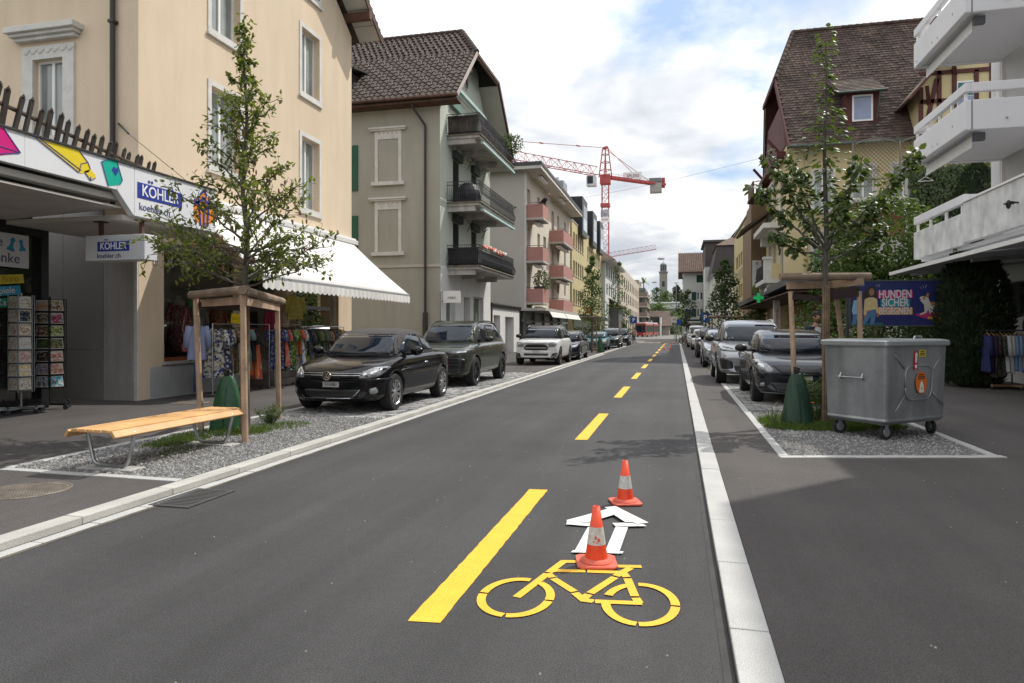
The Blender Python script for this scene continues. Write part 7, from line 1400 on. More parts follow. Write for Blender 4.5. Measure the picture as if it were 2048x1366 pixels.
t = thing('ivy_wall', 'wall completely covered in dark green ivy behind the lower white balconies', 'ivy', (10.2, 31, 0)); q = MB()
for _ in range(5200): x = rnd.uniform(-1.0, 1.9); z = rnd.uniform(0, 8.3); leaf(q, V((x, -.1 + rnd.uniform(-.14, .1), z)), V((rnd.gauss(0, .5), -.4, -.8)), V((0, -1, .35)) + rv(.3), .17 * rnd.uniform(.6, 1.2), .14, 0, .2)
o = q.build('foliage', leaf_d, t, fix=False); o['kind'] = 'stuff'; q = MB(); q.box(-1.0, 1.9, 0, .4, 0, 8.2); q.build('wall', MAT['garden_wall'], t)
# potted green by pharmacy, creeper on the veranda and the palm, balcony plants
t = thing('climbing_plant', 'bright green climber at the corner under the pharmacy canopy', 'plant', (5.5, 49, 0)); q = MB(); foliage(q, (0, 0, 4.2), (.5, .6, .8), 450, .2); foliage(q, (-.3, 0, 2.3), (.7, .7, .8), 450, .2); foliage(q, (.1, 0, 3.3), (.4, .5, .7), 220, .2); o = q.build('foliage', leaf_b, t, fix=False); o['kind'] = 'stuff'; q = MB(); q.tube([(0, 0, 0), (0, 0, 4.5)], .05, 6); q.build('stem', bark, t)
t = thing('veranda_creeper', 'yellowing creeper along the trellis above the red veranda wall', 'creeper', (14, 38, 8)); q = MB();
for i in range(22): foliage(q, (-4.8 + i * .45, -.1, 1.1 + .4 * math.sin(i * 1.7)), (.4, .25, .45), 60, .13, i % 2)
for i in range(16): foliage(q, (-4.8 + i * .5, .1, -.1 + .2 * math.sin(i)), (.3, .15, .22), 40, .13, (i + 1) % 2)
o = q.build('foliage', [leaf_b, leaf_y], t, fix=False); o['kind'] = 'stuff'
t = thing('balcony_plant', 'feathery green plant spilling over the top iron balcony', 'plant', (-9.3, 37.6, 11.2)); q = MB(); foliage(q, (0, 0, .8), (.5, .6, .8), 420, .14); foliage(q, (.35, .2, 1.0), (.5, .4, .5), 200, .14); foliage(q, (0, -.9, .6), (.3, .8, .4), 200, .12); q.build('foliage', mat_leaf('leaf_olive', (.05, .075, .03), (.10, .13, .05), .6, 2), t, fix=False)['kind'] = 'stuff'; q = MB(); q.lathe([(.18, -.2), (.25, .2)], 12); q.build('pot', mat('terracotta', (.3, .12, .06), .8), t)
t = thing('balcony_plant', 'olive bush in a dark planter on the lowest pink balcony', 'plant', (-9.9, 50.2, 4.4)); q = MB(); foliage(q, (0.1, 0, .9), (.7, .5, .8), 420, .16); q.build('foliage', MAT['leaf_olive'], t, fix=False)['kind'] = 'stuff'; q = MB(); q.box(-.5, .3, -.2, .2, .1, .45); q.build('planter', darkmetal, t);
t = thing('terrace_palm', 'palm on the roof terrace of the brown block', 'palm', (-9.2, 197, 13.2)); q = MB()
for i in range(22):
 a = i * 2.4; el = rnd.uniform(.1, 1.3); d = V((math.cos(a) * math.cos(el), math.sin(a) * math.cos(el), math.sin(el))); pts = [d * (L * 2.0) + V((0, 0, 1.8 - .55 * L * L * 2.0 * math.cos(el))) for L in (0, .35, .7, 1)]
 for k in range(3): s = d.cross(V((0, 0, 1))).normalized() * .28 * (1 - k / 4); q.add([pts[k] + s, pts[k] - s, pts[k + 1] - s * .8, pts[k + 1] + s * .8], [(0, 1, 2, 3)])
q.build('crown', leaf_b, t, fix=False)['kind'] = 'stuff'; q = MB(); q.tube([(0, 0, 0), (0, 0, 1.9)], .14, 8); q.build('trunk', bark, t)
# hill and junction trees
HT = 'trees on the hill below the church'
for i, (x, y, h, r, m, nm, lab) in enumerate(((-26, 395, 10, 3.5, leaf_d, 'conifer_tree', 'dark spruce on the hill left of the church tower'), (-11.5, 400, 9.5, 5, leaf_d, 'hill_tree', 'dark round tree right under the church tower'), (0, 395, 10.5, 6, MAT['needle_dark'], 'conifer_tree', 'blackish conifer just right of the church tower'), (10, 370, 9, 6, MAT['leaf_yellowing'], 'hill_tree', 'yellowish tree in front of the church nave'), (-16, 330, 8.5, 6, leaf_b, 'hill_tree', 'bright green tree over the barn roof'), (-8, 300, 8, 6.5, MAT['leaf_mid'], 'hill_tree', 'mid green broad tree behind the barn roof'), (3, 290, 7.5, 5, leaf_b, 'hill_tree', 'light green tree below the white villa'), (-22, 300, 9, 6, MAT['leaf_mid'], 'hill_tree', 'green tree behind the brown balcony block'), (8, 262, 10, 6, MAT['leaf_yellowing'], 'hill_tree', 'yellow green tree left of the white corner house'), (20, 340, 12, 8, leaf_d, 'hill_tree', 'dark tree half hidden by the white corner house'), (-2, 240, 8, 4.5, MAT['leaf_mid'], 'hill_tree', 'tall green tree at the right end of the barn'), (3.5, 235, 8, 4.5, leaf_b, 'hill_tree', 'shaded green tree behind the lamp post at the junction'), (-6, 385, 7.5, 5, MAT['leaf_mid'], 'hill_tree', 'low green tree between villa and church'))):
 tree(nm, lab, (x, y, hz(x, y) - .5), h, r, .35, 1500, r * .13, m, HT, .12, 12, spire=nm.startswith('con'))
for i, (x, y, lab) in enumerate(((-9.5, 118, 'small grey green tree by the left parking sign'), (-11, 150, 'small tree in front of the grid facade'))): tree('street_tree', lab, (x, y, 0), 6.0, 2.2, .1, 900, .35, leaf_d, ST, .3, 8)
t = thing('junction_hedge', 'low grey green planting beside the left pavement end', 'hedge', (-8.0, 90, 0)); q = MB()
for i in range(8): foliage(q, (-2 + i * .5, i * 1.5, .9), (.9, .9, 1.1), 160, .25)
q.build('foliage', leaf_d, t, fix=False)['kind'] = 'stuff'
# ================================================================== STREET FURNITURE
oak = mat('bench_larch', (.56, .315, .125), .5, .10, 3, streak=.14, fine=.08, fscale=60, col2=(.64, .38, .165))
bn = thing('park_bench', 'backless bench of golden timber slats on galvanised tube legs', 'bench', (-6.0, 7.02, .06), R(-1))
n = 7; Wb = .70
for i in range(n):
 x = -Wb / 2 + Wb * (i + .5) / n; e = abs(i - 3) == 3; tilt = (.95 if e else .12 if abs(i - 3) == 2 else 0) * (1 if i > 3 else -1); zz0 = .455 - (.035 if e else .0)
 b = MB(); T = Matrix.Translation((x, 0, zz0)) @ Matrix.Rotation(tilt, 4, 'Y'); b.box(-.043, .043, -1.08, 1.08, -.018, .018, T); b.build('slat', oak, bn, bevel=.008, seg=2)
for y in (-.80, .83):
 b = MB(); pts = [(-.30, y, .43), (-.31, y, .38), (-.235, y, .10), (-.20, y, .055), (-.14, y, .04), (.14, y, .04), (.20, y, .055), (.235, y, .10), (.31, y, .38), (.30, y, .43)]; b.tube(pts, .021, 8); b.box(-.30, .30, y - .025, y + .025, .425, .436); b.build('leg_frame', steel, bn, smooth=True)
 b = MB(); b.box(-.36, .36, y - .11, y + .11, -.03, .022); b.build('footing', mat('concrete_foot', (.40, .40, .38), .9, .1, 4), bn, bevel=.006); b = MB(); b.box(-.15, -.12, y - .02, y + .02, .02, .05); b.box(.12, .15, y - .02, y + .02, .02, .05); b.build('bracket', steel, bn)
# cones
orange = mat('cone_orange', (.80, .070, .018), .45, .08, 6, bump=.1, bscale=30); orange_b = mat('cone_base', (.62, .12, .075), .7, .2, 7, bump=.2, bscale=40); refl = mat('cone_band', (.58, .57, .54), .55, .10, 25, fine=.15, fscale=60)
def cone(name, label, x, y, rz, s=1.):
 t = thing(name, label, 'traffic cone', (x, y, .005), rz, 'traffic cones guarding the fresh paint'); b = MB(); pl = [(-.135, -.105), (-.105, -.135), (.105, -.135), (.135, -.105), (.135, .105), (.105, .135), (-.105, .135), (-.135, .105)]
 b.prism([(p * s, q * s) for p, q in pl], lambda u, v, w: V((u, v, w)), 0, .017 * s); b.lathe([(.112 * s, .016 * s), (.110 * s, .024 * s), (.098 * s, .036 * s), (.078 * s, .042 * s)], 28); b.build('base', orange_b, t, bevel=.004)
 r = lambda z: (.076 - (.076 - .024) * (z - .04) / .345) * s
 b = MB(); b.lathe([(r(.04), .038 * s), (r(.10), .10 * s), (r(.385), .385 * s), (r(.385) - .006, .385 * s), (r(.3) - .006, .3 * s)], 32, cap=False); b.build('body', orange, t, smooth=True)
 b = MB(); b.lathe([(r(.135) + .0015, .135 * s), (r(.25) + .0015, .25 * s)], 32, cap=False); b.build('reflective_band', refl, t, smooth=True); return t
c1 = cone('traffic_cone', 'orange cone with a scuffed white band standing on the yellow bicycle symbol', -.53, 4.62, R(12)); b = MB()
for a, z, w, h in ((-100, .185, .012, .02), (-80, .17, .016, .018), (-92, .152, .008, .012), (-112, .16, .01, .008)):
 rr = .076 - .052 * (z - .04) / .345 + .002; T = Matrix.Rotation(R(a + 0), 4, 'Z') @ Matrix.Translation((rr, 0, z)); b.box(-.001, .002, -w / 2, w / 2, -h / 2, h / 2, T)
b.build('scuff_mark', orange, c1)
cone('traffic_cone', 'orange cone with a clean white band just beyond the taped arrow', -.46, 6.3, R(18)); cone('traffic_cone', 'far orange cone beside the dashed yellow line', -1.0, 56, .2); cone('traffic_cone', 'far orange cone in the middle of the cycle lane', -.52, 56, .5); cone('traffic_cone', 'farthest orange cone at the end of the right kerb', -.35, 84, .4)
# ---- waste container
zinc = mat('zinc_sheet', (.30, .315, .325), .42, .16, 3, metal=.55, bump=.1, bscale=8, streak=.22, fine=.05, fscale=30); zinc_l = mat('zinc_lid', (.38, .40, .41), .35, .12, 2, metal=.6)
ang = math.atan2(.66, .75); wc = thing('waste_container', 'galvanised steel waste container on four castors standing on the gravel bed', 'waste container', (2.77, 10.22, .05), ang); wc.scale = (1, 1, 1.1)
DX, DY = 1.42, 1.0      # local x along the long face, y back from the near left edge
b = MB(); pts0 = [(0.03, 0.03), (DX - .03, .03), (DX - .03, DY - .03), (.03, DY - .03)];
def rr_(x0, x1, y0, y1, r): return roundpoly([(x0, y0), (x1, y0), (x1, y1), (x0, y1)], r, 4)
def loft(b, polys):
 n = len(polys[0][0]); vs = [(p[0], p[1], z) for poly, z in polys for p in poly]; fs = [(i * n + j, i * n + (j + 1) % n, (i + 1) * n + (j + 1) % n, (i + 1) * n + j) for i in range(len(polys) - 1) for j in range(n)]; fs += [tuple(reversed(range(n))), tuple(range(len(vs) - n, len(vs)))]; b.add(vs, fs)
loft(b, [(rr_(.06, DX - .06, .06, DY - .06, .09), .20), (rr_(.02, DX - .02, .02, DY - .02, .10), .235), (rr_(.015, DX - .015, .015, DY - .015, .10), .25), (rr_(.025, DX - .025, .025, DY - .025, .09), .275), (rr_(0, DX, 0, DY, .07), 1.2)]); body_ = b.build('body', zinc, wc)
b = MB(); loft(b, [(rr_(-.03, DX + .03, -.03, DY + .03, .08), 1.185), (rr_(-.04, DX + .04, -.04, DY + .04, .08), 1.20), (rr_(-.04, DX + .04, -.04, DY + .04, .08), 1.245), (rr_(-.025, DX + .025, -.025, DY + .025, .08), 1.262), (rr_(.06, DX - .06, .06, DY - .06, .06), 1.275)]); ld_ = b.build('lid', zinc_l, wc); b = MB(); b.tube([(DX - .62, .12, 1.27), (DX - .6, .12, 1.305), (DX - .44, .12, 1.305), (DX - .42, .12, 1.27)], .013, 6); b.build('lid_handle', steel, ld_)
b = MB()     # pressed ribs on the long face
for p, q in (((.18, 1.08), (.40, .90)), ((DX - .12, 1.1), (DX - .36, .88)), ((.18, .36), (.40, .56)), ((DX - .12, .40), (DX - .36, .58))): b.tube([(p[0], -.001, p[1]), (q[0], -.001, q[1])], .009, 6)
loop = roundpoly([(.42, .50), (1.02, .50), (1.06, .93), (.42, .93)], .16, 6); b.tube([(x, .004, z) for x, z in loop] + [(loop[0][0], .004, loop[0][1])], .010, 6); b.build('pressed_rib', zinc, body_, smooth=True)
b = MB()
for y0, zc in ((.32, .78),): b.tube([(-.035, y0, zc), (-.035, y0 + .40, zc)], .009, 6); b.tube([(.01, y0 + .03, zc - .02), (-.035, y0 + .03, zc)], .014, 6); b.tube([(.01, y0 + .37, zc - .02), (-.035, y0 + .37, zc)], .014, 6); b.tube([(.0, y0 + .03, zc + .05), (-.035, y0 + .03, zc)], .01, 6); b.tube([(.0, y0 + .37, zc + .05), (-.035, y0 + .37, zc)], .01, 6)
b.build('side_handle', steel, body_)
# stickers
b = MB(); b.prism([(.60, .885), (.69, .885), (.70, 1.12), (.615, 1.12)], lambda u, v, w: V((u, -w, v)), .002, .005); st_ = b.build('red_sticker', mat('sticker_red', (.50, .02, .025), .4), wc); b = MB(); b.prism([(.635, .975), (.665, .975), (.685, 1.09), (.66, 1.105), (.635, 1.09)], lambda u, v, w: V((u, -w, v)), .005, .007); b.lathe([(.026, 0), (.026, .002)], 14, Matrix.Translation((.648, -.005, .925)) @ ROT_NY.to_4x4()); b.build('exclamation_mark', white, st_)
b = MB(); b.prism([(.72, 1.045), (.885, 1.045), (.885, 1.135), (.72, 1.135)], lambda u, v, w: V((u, -w, v)), .002, .005); st_ = b.build('yellow_sticker', mat('sticker_yellow', (.62, .50, .02), .4), wc); b = MB()
for z, w_ in ((1.115, .09), (1.09, .13), (1.07, .12)): b.prism([(.80 - w_ / 2, z - .006), (.80 + w_ / 2, z - .006), (.80 + w_ / 2, z + .006), (.80 - w_ / 2, z + .006)], lambda u, v, w: V((u, -w, v)), .005, .006)
b.build('sticker_print', plate_ink, st_)
b = MB(); b.lathe([(.128, 0), (.128, .004)], 32, Matrix.Translation((.775, -.002, .715)) @ ROT_NY.to_4x4() @ Matrix.Diagonal((1, 1.12, 1, 1))); st_ = b.build('orange_sticker', mat('sticker_orange', (.72, .17, .01), .45), wc); b = MB()
for z, w_ in ((.82, .12), (.795, .15)): b.prism([(.775 - w_ / 2, z - .007), (.775 + w_ / 2, z - .007), (.775 + w_ / 2, z + .007), (.775 - w_ / 2, z + .007)], lambda u, v, w: V((u, -w, v)), .006, .007)
b.prism([(.69, .76), (.86, .765), (.86, .782), (.69, .776)], lambda u, v, w: V((u, -w, v)), .006, .007); b.build('sticker_print', mat('sticker_ink', (.10, .03, .01), .5), st_); b = MB(); b.prism([(.725, .59), (.83, .59), (.815, .69), (.78, .74), (.74, .69)], lambda u, v, w: V((u, -w, v)), .006, .008); b.build('sack_emblem', white, st_)
b = MB(); b.lathe([(.016, 0), (.016, .003)], 12, Matrix.Translation((.775, -.008, .64)) @ ROT_NY.to_4x4()); b.build('emblem_ring', MAT['sticker_orange'], st_)
rub = mat('rubber', (.02, .02, .021), .75, .15, 10)
for x, y, a in ((.14, .14, .5), (DX - .14, .14, 1.9), (.14, DY - .14, .3), (DX - .14, DY - .14, .9)):
 T = Matrix.Translation((x, y, 0)) @ Matrix.Rotation(a - ang, 4, 'Z'); b = MB(); b.lathe([(.06, -.024), (.088, -.024), (.1, -.014), (.1, .014), (.088, .024), (.06, .024)], 24, T @ Matrix.Translation((.035, 0, .1)) @ Matrix.Rotation(R(90), 4, 'X')); k_ = b.build('castor', rub, wc)
 b = MB(); b.lathe([(.01, -.028), (.055, -.026), (.06, -.02), (.06, .02), (.055, .026), (.01, .028)], 18, T @ Matrix.Translation((.035, 0, .1)) @ Matrix.Rotation(R(90), 4, 'X')); b.build('hub', steel, k_); b = MB(); b.box(-.0, .055, -.035, -.029, .085, .195, T); b.box(-.0, .055, .029, .035, .085, .195, T); b.box(-.06, .08, -.045, .045, .19, .203, T); b.build('fork', steel, k_)
# ---- billboard
bbd = thing('billboard', 'dark blue poster board about meeting dogs safely, standing before the bushes', 'billboard', (5.9, 21, 0), fixed=True); BF = FY(21.0); navy = mat('poster_navy', (.008, .014, .10), .4, .06, .6)
b = MB(); rect(b, BF, 4.77, 7.1, 1.72, 2.94, -.05, 0); b.build('poster', navy, bbd); b = MB()
for a in ((4.72, 4.77, 1.68, 2.98), (7.1, 7.15, 1.68, 2.98), (4.77, 7.1, 1.68, 1.72), (4.77, 7.1, 2.94, 2.98)): rect(b, BF, *a, -.06, .02)
b.build('frame', mat('frame_dark', (.05, .06, .06), .5), bbd); b = MB(); b.box(4.66, 4.74, 21.0, 21.08, 0, 2.98); b.box(7.0, 7.08, 21.06, 21.14, 0, 1.7); b.build('post', darkmetal, bbd)
wp = mat('poster_white', (.52, .50, .53), .5)
for i, (s, z, c, sz, wd) in enumerate((('HUNDEN', 2.57, (.42, .008, .12), .315, .73), ('SICHER', 2.335, (.008, .22, .22), .315, .66), ('BEGEGNEN', 2.105, (.50, .22, .02), .27, .74))):
 cm_ = mat('poster_col%d' % i, c, .5); b = MB(); w_ = .44 if i != 1 else .37; rect(b, BF, 5.91 - w_, 5.91 + w_, z - .10, z + .10, .002, .004); bk = b.build('title_backing', cm_, bbd); t2 = text(s, sz, BF(5.91, z, .006), ROT_NY, wp, bk, sx=1, bold=.007); ww = max(v.co.x for v in t2.data.vertices) - min(v.co.x for v in t2.data.vertices)
 for v in t2.data.vertices: v.co.x = 5.91 + (v.co.x - 5.91) * (w_ * 1.86) / ww
def fig(polys, x0, z0, s):
 for i_, (nm, m_, pl) in enumerate(polys): b = MB(); b.prism([(x0 + u * s, z0 + v * s) for u, v in pl], BF, .002 + .0015 * i_, .004 + .0015 * i_); b.build(nm, m_, bbd)
jean = mat('poster_denim', (.06, .15, .28), .6, .2, 9); skin_p = mat('poster_skin', (.25, .12, .07), .6); hair_p = mat('poster_hair', (.018, .012, .01), .6); knit = mat('poster_knit', (.50, .40, .19), .6, .1, 9); shirt_p = mat('poster_shirt', (.22, .36, .52), .6, .1, 8)
E1 = lambda cx_, cy_, rx, ry, n=14: [(cx_ + rx * math.cos(2 * math.pi * i / n), cy_ + ry * math.sin(2 * math.pi * i / n)) for i in range(n)]
fig([('print_hair', hair_p, [(-.12, .97), (0, 1.04), (.10, 1.0), (.14, .8), (.12, .66), (-.02, .74), (-.2, .62), (-.22, .74)]), ('print_jeans', jean, [(-.12, .42), (.09, .42), (.12, .25), (.06, 0), (-.02, 0), (-.02, .2), (-.16, 0), (-.26, 0), (-.12, .25)]), ('print_sweater', knit, [(-.16, .68), (-.05, .73), (.06, .73), (.14, .68), (.18, .32), (.13, .30), (.1, .42), (-.1, .36), (-.13, .25), (-.19, .27)]), ('print_face', skin_p, E1(.01, .87, .065, .10)), ('print_hand', skin_p, E1(-.16, .21, .035, .05)), ('print_hand', skin_p, E1(.16, .25, .03, .05))], 5.30, 1.73, 1.05)
fig([('print_hair', mat('poster_brownhair', (.09, .045, .02), .6), E1(.03, .88, .07, .12)), ('print_jeans', mat('poster_denim', (.06, .15, .28)), [(-.1, .36), (.1, .36), (.14, 0), (.05, 0), (0, .2), (-.06, 0), (-.15, 0)]), ('print_shirt', shirt_p, [(-.1, .68), (.1, .72), (.13, .36), (-.12, .28), (-.15, .4)]), ('print_hand', skin_p, E1(.27, .37, .04, .03))], 4.95, 1.73, 1.0)
dogw = mat('poster_dogwhite', (.50, .46, .42), .6); dogb = mat('poster_dogbrown', (.32, .15, .05), .6)
fig([('print_mat', mat('poster_pink', (.36, .01, .11), .6), [(-.36, -.05), (-.1, .03), (.5, .03), (.5, -.2), (-.1, -.16)]), ('print_dog', dogw, [(-.23, .42), (-.2, .5), (-.1, .52), (.02, .46), (.06, .34), (.4, .33), (.5, .2), (.44, -.02), (.36, -.04), (.34, .12), (.16, .14), (.14, .02), (.06, -.03), (.02, .1), (-.04, .0), (-.2, -.07), (-.21, -.03), (-.08, .05), (-.1, .26), (-.18, .36)]), ('print_patch', dogb, [(.06, .34), (.4, .33), (.44, .24), (.1, .22)]), ('print_patch', dogb, [(-.06, .52), (.0, .62), (.04, .6), (.02, .46)]), ('print_patch', dogb, E1(-.1, .46, .04, .05)), ('print_nose', hair_p, E1(-.215, .415, .03, .02))], 6.72, 2.05, .9)
b = MB()
for z, x in ((1.88, 6.72), (1.80, 6.9)): rect(b, BF, x, x + .4, z, z + .07, .002, .005)
b.build('caption_strip', mat('poster_col2', (.50, .22, .02)), bbd); b = MB(); rect(b, BF, 4.78, 5.6, 1.725, 1.78, .0015, .003); b.build('print_ground', mat('poster_teal', (.006, .11, .11), .5), bbd); b = MB()
for p, q in (((5.47, 2.86), (5.42, 2.80)), ((5.52, 2.86), (5.49, 2.78)), ((6.58, 2.72), (6.52, 2.78)), ((6.62, 2.74), (6.60, 2.82)), ((6.67, 2.74), (6.69, 2.83)), ((4.92, 2.82), (5.12, 2.82))): b.bar(BF(*p, .004), BF(*q, .004), .012, .004)
b.build('print_dash', wp, bbd)
# ---- clothes rails
rail_s = mat('rail_chrome', (.45, .45, .45), .25, .05, metal=.9)
def clothes_rack(label, x, y0, y1, zt, ax='y'):
 t = thing('clothes_rail', label, 'clothes rail', (x, (y0 + y1) / 2, .06), group='clothes rails outside the dress shop'); h = (y1 - y0) / 2; b = MB(); b.tube([(0, -h, 0.05), (0, -h, zt), (0, h, zt), (0, h, .05)], .016, 6); b.build('rail', rail_s, t); b = MB()
 for s in (-1, 1): b.tube([(-.25, s * h, .05), (.25, s * h, .05)], .016, 6)
 b.build('foot', rail_s, t); b = MB()
 for s in (-1, 1):
  for q in (-.24, .24): b.ball((q, s * h, .028), .026, n=8, m=6)
 b.build('castor', rub, t); return t
def fabric(name, c, c2=None, scale=7., c3=None):
 if name in MAT: return MAT[name]
 m = mat(name, c, .9, .08, 4);
 if c2:
  n = m.node_tree.nodes; l = m.node_tree.links; co = n.new('ShaderNodeTexCoord'); oi = n.new('ShaderNodeObjectInfo'); ad = n.new('ShaderNodeVectorMath'); ad.operation = 'ADD'; l.new(co.outputs['Object'], ad.inputs[0]); l.new(oi.outputs['Random'], ad.inputs[1]); v = n.new('ShaderNodeTexVoronoi'); v.inputs['Scale'].default_value = scale * 2.6; l.new(ad.outputs[0], v.inputs['Vector']); sx = n.new('ShaderNodeSeparateColor'); l.new(v.outputs['Color'], sx.inputs[0]); r = n.new('ShaderNodeValToRGB'); r.color_ramp.interpolation = 'CONSTANT'; e = r.color_ramp.elements; e[0].position = 0; e[0].color = (*c, 1); e[1].position = .45; e[1].color = (*c2, 1); x = e.new(.72); x.color = (*(c3 or c), 1); l.new(sx.outputs[0], r.inputs[0]); l.new(r.outputs[0], n['Principled BSDF'].inputs['Base Color'])
 return m
hang_m = mat('hanger_black', (.02, .02, .02), .5); hang_w = mat('hanger_wood', (.36, .19, .07), .6, .1, 5)
GC = 'garments hanging outside the dress shop'
def garment(label, loc, rz, m, h=1.1, w=.5, sleeve=.28, flare=.12, group=GC, cat='garment', hm=None, kind='garment'):
 """hangs from loc (the rail); faces -Y before rz"""
 t = thing(kind, label, cat, loc, rz, group); b = MB(); seed = rnd.uniform(0, 9)
 def body(u, v):
  z = -.10 - h * v; hw = (w / 2) * (.22 + .78 * min(1, v / .10)) if v < .1 else w / 2 * (.94 - .1 * math.sin(math.pi * min(1, (v - .1) / .5)) + flare * 2 * max(0, v - .35)); x = (2 * u - 1) * hw; top = -.03 * abs(2 * u - 1) if v < .1 else 0; fold = (.012 + .030 * v) * math.sin(u * 15 + seed + v * 2) + .012 * math.sin(u * 31 + seed * 3); return x, z + top, fold
 for side in (-1, 1):
  b.grid(lambda u, v, side=side: (body(u, v)[0], side * (.045 * (1 - (2 * u - 1) ** 2) ** .5 + .008) + body(u, v)[2], body(u, v)[1]), 22, 12)
 b.build('cloth', m, t, smooth=True, fix=False)
 if sleeve:
  for s in (-1, 1): b = MB(); b.tube([(s * w * .42, 0, -.16), (s * (w * .5 + .03), .005, -.16 - sleeve * .5), (s * (w * .5 + .055), -.01, -.14 - sleeve)], [.075, .07, .055], 10); b.build('sleeve', m, t, smooth=True)
 b = MB(); b.tube([(-.19, 0, -.13), (0, 0, -.065), (.19, 0, -.13)], .009 if not hm else .012, 5); b.tube([(0, 0, -.065), (0, 0, -.01), (.012, 0, .018), (.0, 0, .03)], .004, 4); b.build('hanger', hm or hang_m, t); return t
navy_f = (.019, .023, .068); F_ = dict(
 floral=fabric('cloth_floral', (.493, .469, .428), (.030, .050, .145), 9, (.266, .216, .118)), navy_print=fabric('cloth_navyprint', (.021, .029, .090), (.419, .419, .402), 8), tan=fabric('cloth_tan', (.400, .301, .219), (.486, .420, .354), 9, (.232, .125, .093)), olive=fabric('cloth_olive', (.152, .152, .046), (.031, .047, .022), 10, (.321, .288, .091)), leopard=fabric('cloth_brown', (.112, .076, .047), (.266, .200, .134), 14), cream=fabric('cloth_cream', (.490, .458, .392)), teal=fabric('cloth_greyteal', (.150, .215, .215)), orange=fabric('cloth_orange', (.607, .156, .057)), green=fabric('cloth_green', (.105, .237, .048), (.385, .426, .139), 9, (.024, .073, .032)), cobalt=fabric('cloth_cobalt', (.033, .050, .197), (.311, .344, .434), 12), coral=fabric('cloth_coral', (.492, .106, .082), (.465, .301, .154), 9), white_blue=fabric('cloth_whiteblue', (.552, .561, .577), (.160, .210, .390), 7), black=fabric('cloth_black', (.012, .012, .014)), red=fabric('cloth_red', (.375, .040, .088)), yellow=fabric('cloth_yellow', (.514, .432, .104), (.587, .530, .193), 6), beige=fabric('cloth_beige', (.249, .200, .151)), shirt_blue=fabric('cloth_shirtblue', (.266, .299, .455)), denim=fabric('cloth_denim', (.048, .089, .183)), camo=fabric('cloth_bluecamel', (.105, .121, .154), (.240, .199, .141), 7, (.044, .056, .085)), lime=fabric('cloth_lime', (.269, .318, .064)), olive2=fabric('cloth_sage', (.166, .182, .092)))
clothes_rack('chrome clothes rail crowded with printed summer dresses in front of the shop window', -10.2, 13.4, 15.6, 1.66)
def row(x, y0, dy, zt, items, h0=None):
 for i, (m_, lab, h, w, sl, fl_) in enumerate(items): garment(lab, (x + rnd.uniform(-.03, .03), y0 + i * dy + rnd.uniform(-.02, .02), zt), rnd.uniform(-.22, .22), F_[m_], h, w, sl, fl_)
row(-10.2, 13.45, .165, 1.72, [('floral', 'white dress with navy flowers hanging foremost on the first clothes rail', 1.12, .58, .42, .18), ('navy_print', 'navy dress with white sprigs second on the first clothes rail', 1.1, .55, .38, .15), ('tan', 'tan and cream patterned dress third on the first clothes rail', 1.12, .52, .3, .12), ('leopard', 'brown animal print blouse tucked behind the tan dress', 1.0, .5, .3, .1), ('olive', 'olive and black patterned dress in the middle of the first rail', 1.05, .5, .3, .1), ('cream', 'plain cream dress hanging beside the olive one', 1.1, .48, .25, .1), ('teal', 'grey teal dress next to the long orange one', 1.0, .48, .25, .1), ('black', 'black blouse squeezed before the orange dress', .8, .48, .35, .05), ('orange', 'long plain orange dress on the first clothes rail', 1.15, .46, .0, .12), ('coral', 'red and coral print skirt below the orange dress', 1.25, .4, .0, .2)])
clothes_rack('second chrome clothes rail with blue and green prints behind the stake frame', -10.2, 15.85, 17.1, 1.66)
row(-10.2, 15.9, .17, 1.72, [('cobalt', 'cobalt blue dotted dress first on the second rail', 1.05, .5, .3, .1), ('coral', 'coral red patterned dress on the second rail', 1.0, .5, .3, .1), ('navy_print', 'navy dress with pale pattern on the second rail by the steps', 1.1, .5, .3, .1), ('green', 'bright green leafy dress on the second rail', 1.12, .5, .3, .12), ('olive', 'olive patterned shirt near the end of the second rail', .95, .5, .3, .06), ('orange', 'short orange top at the end of the second rail', .7, .48, .25, .05), ('white_blue', 'white dress with blue pattern last on the second rail', 1.15, .5, .3, .12)])
clothes_rack('third chrome clothes rail of sale shirts under the awning by the second window', -10.75, 18.2, 20.7, 1.62)
row(-10.75, 18.25, .2, 1.68, [('camo', 'blue and camel patterned tunic facing the street on the third rail', .95, .56, .35, .12), ('black', 'black shirt second on the third rail', .8, .5, .3, .05), ('olive2', 'sage green shirt on the third rail', .8, .5, .3, .05), ('green', 'lime and green print blouse on the third rail', .8, .5, .3, .05), ('teal', 'grey blue shirt on the third rail', .82, .5, .3, .05), ('beige', 'beige shirt on the third rail', .8, .5, .3, .05), ('tan', 'tan patterned shirt on the third rail', .8, .5, .3, .05), ('leopard', 'brown print blouse on the third rail', .8, .5, .3, .05), ('cobalt', 'dotted blue blouse on the third rail', .8, .5, .3, .05), ('yellow', 'yellow blouse near the end of the third rail', .8, .5, .3, .05), ('floral', 'white and navy flowered blouse near the end of the third rail', .8, .5, .3, .05), ('olive', 'olive patterned blouse last on the third rail', .8, .5, .3, .05)])
garment('lime green skirt hanging low beneath the blue and camel tunic', (-10.72, 18.15, .98), .1, F_['lime'], .62, .42, 0, .15)
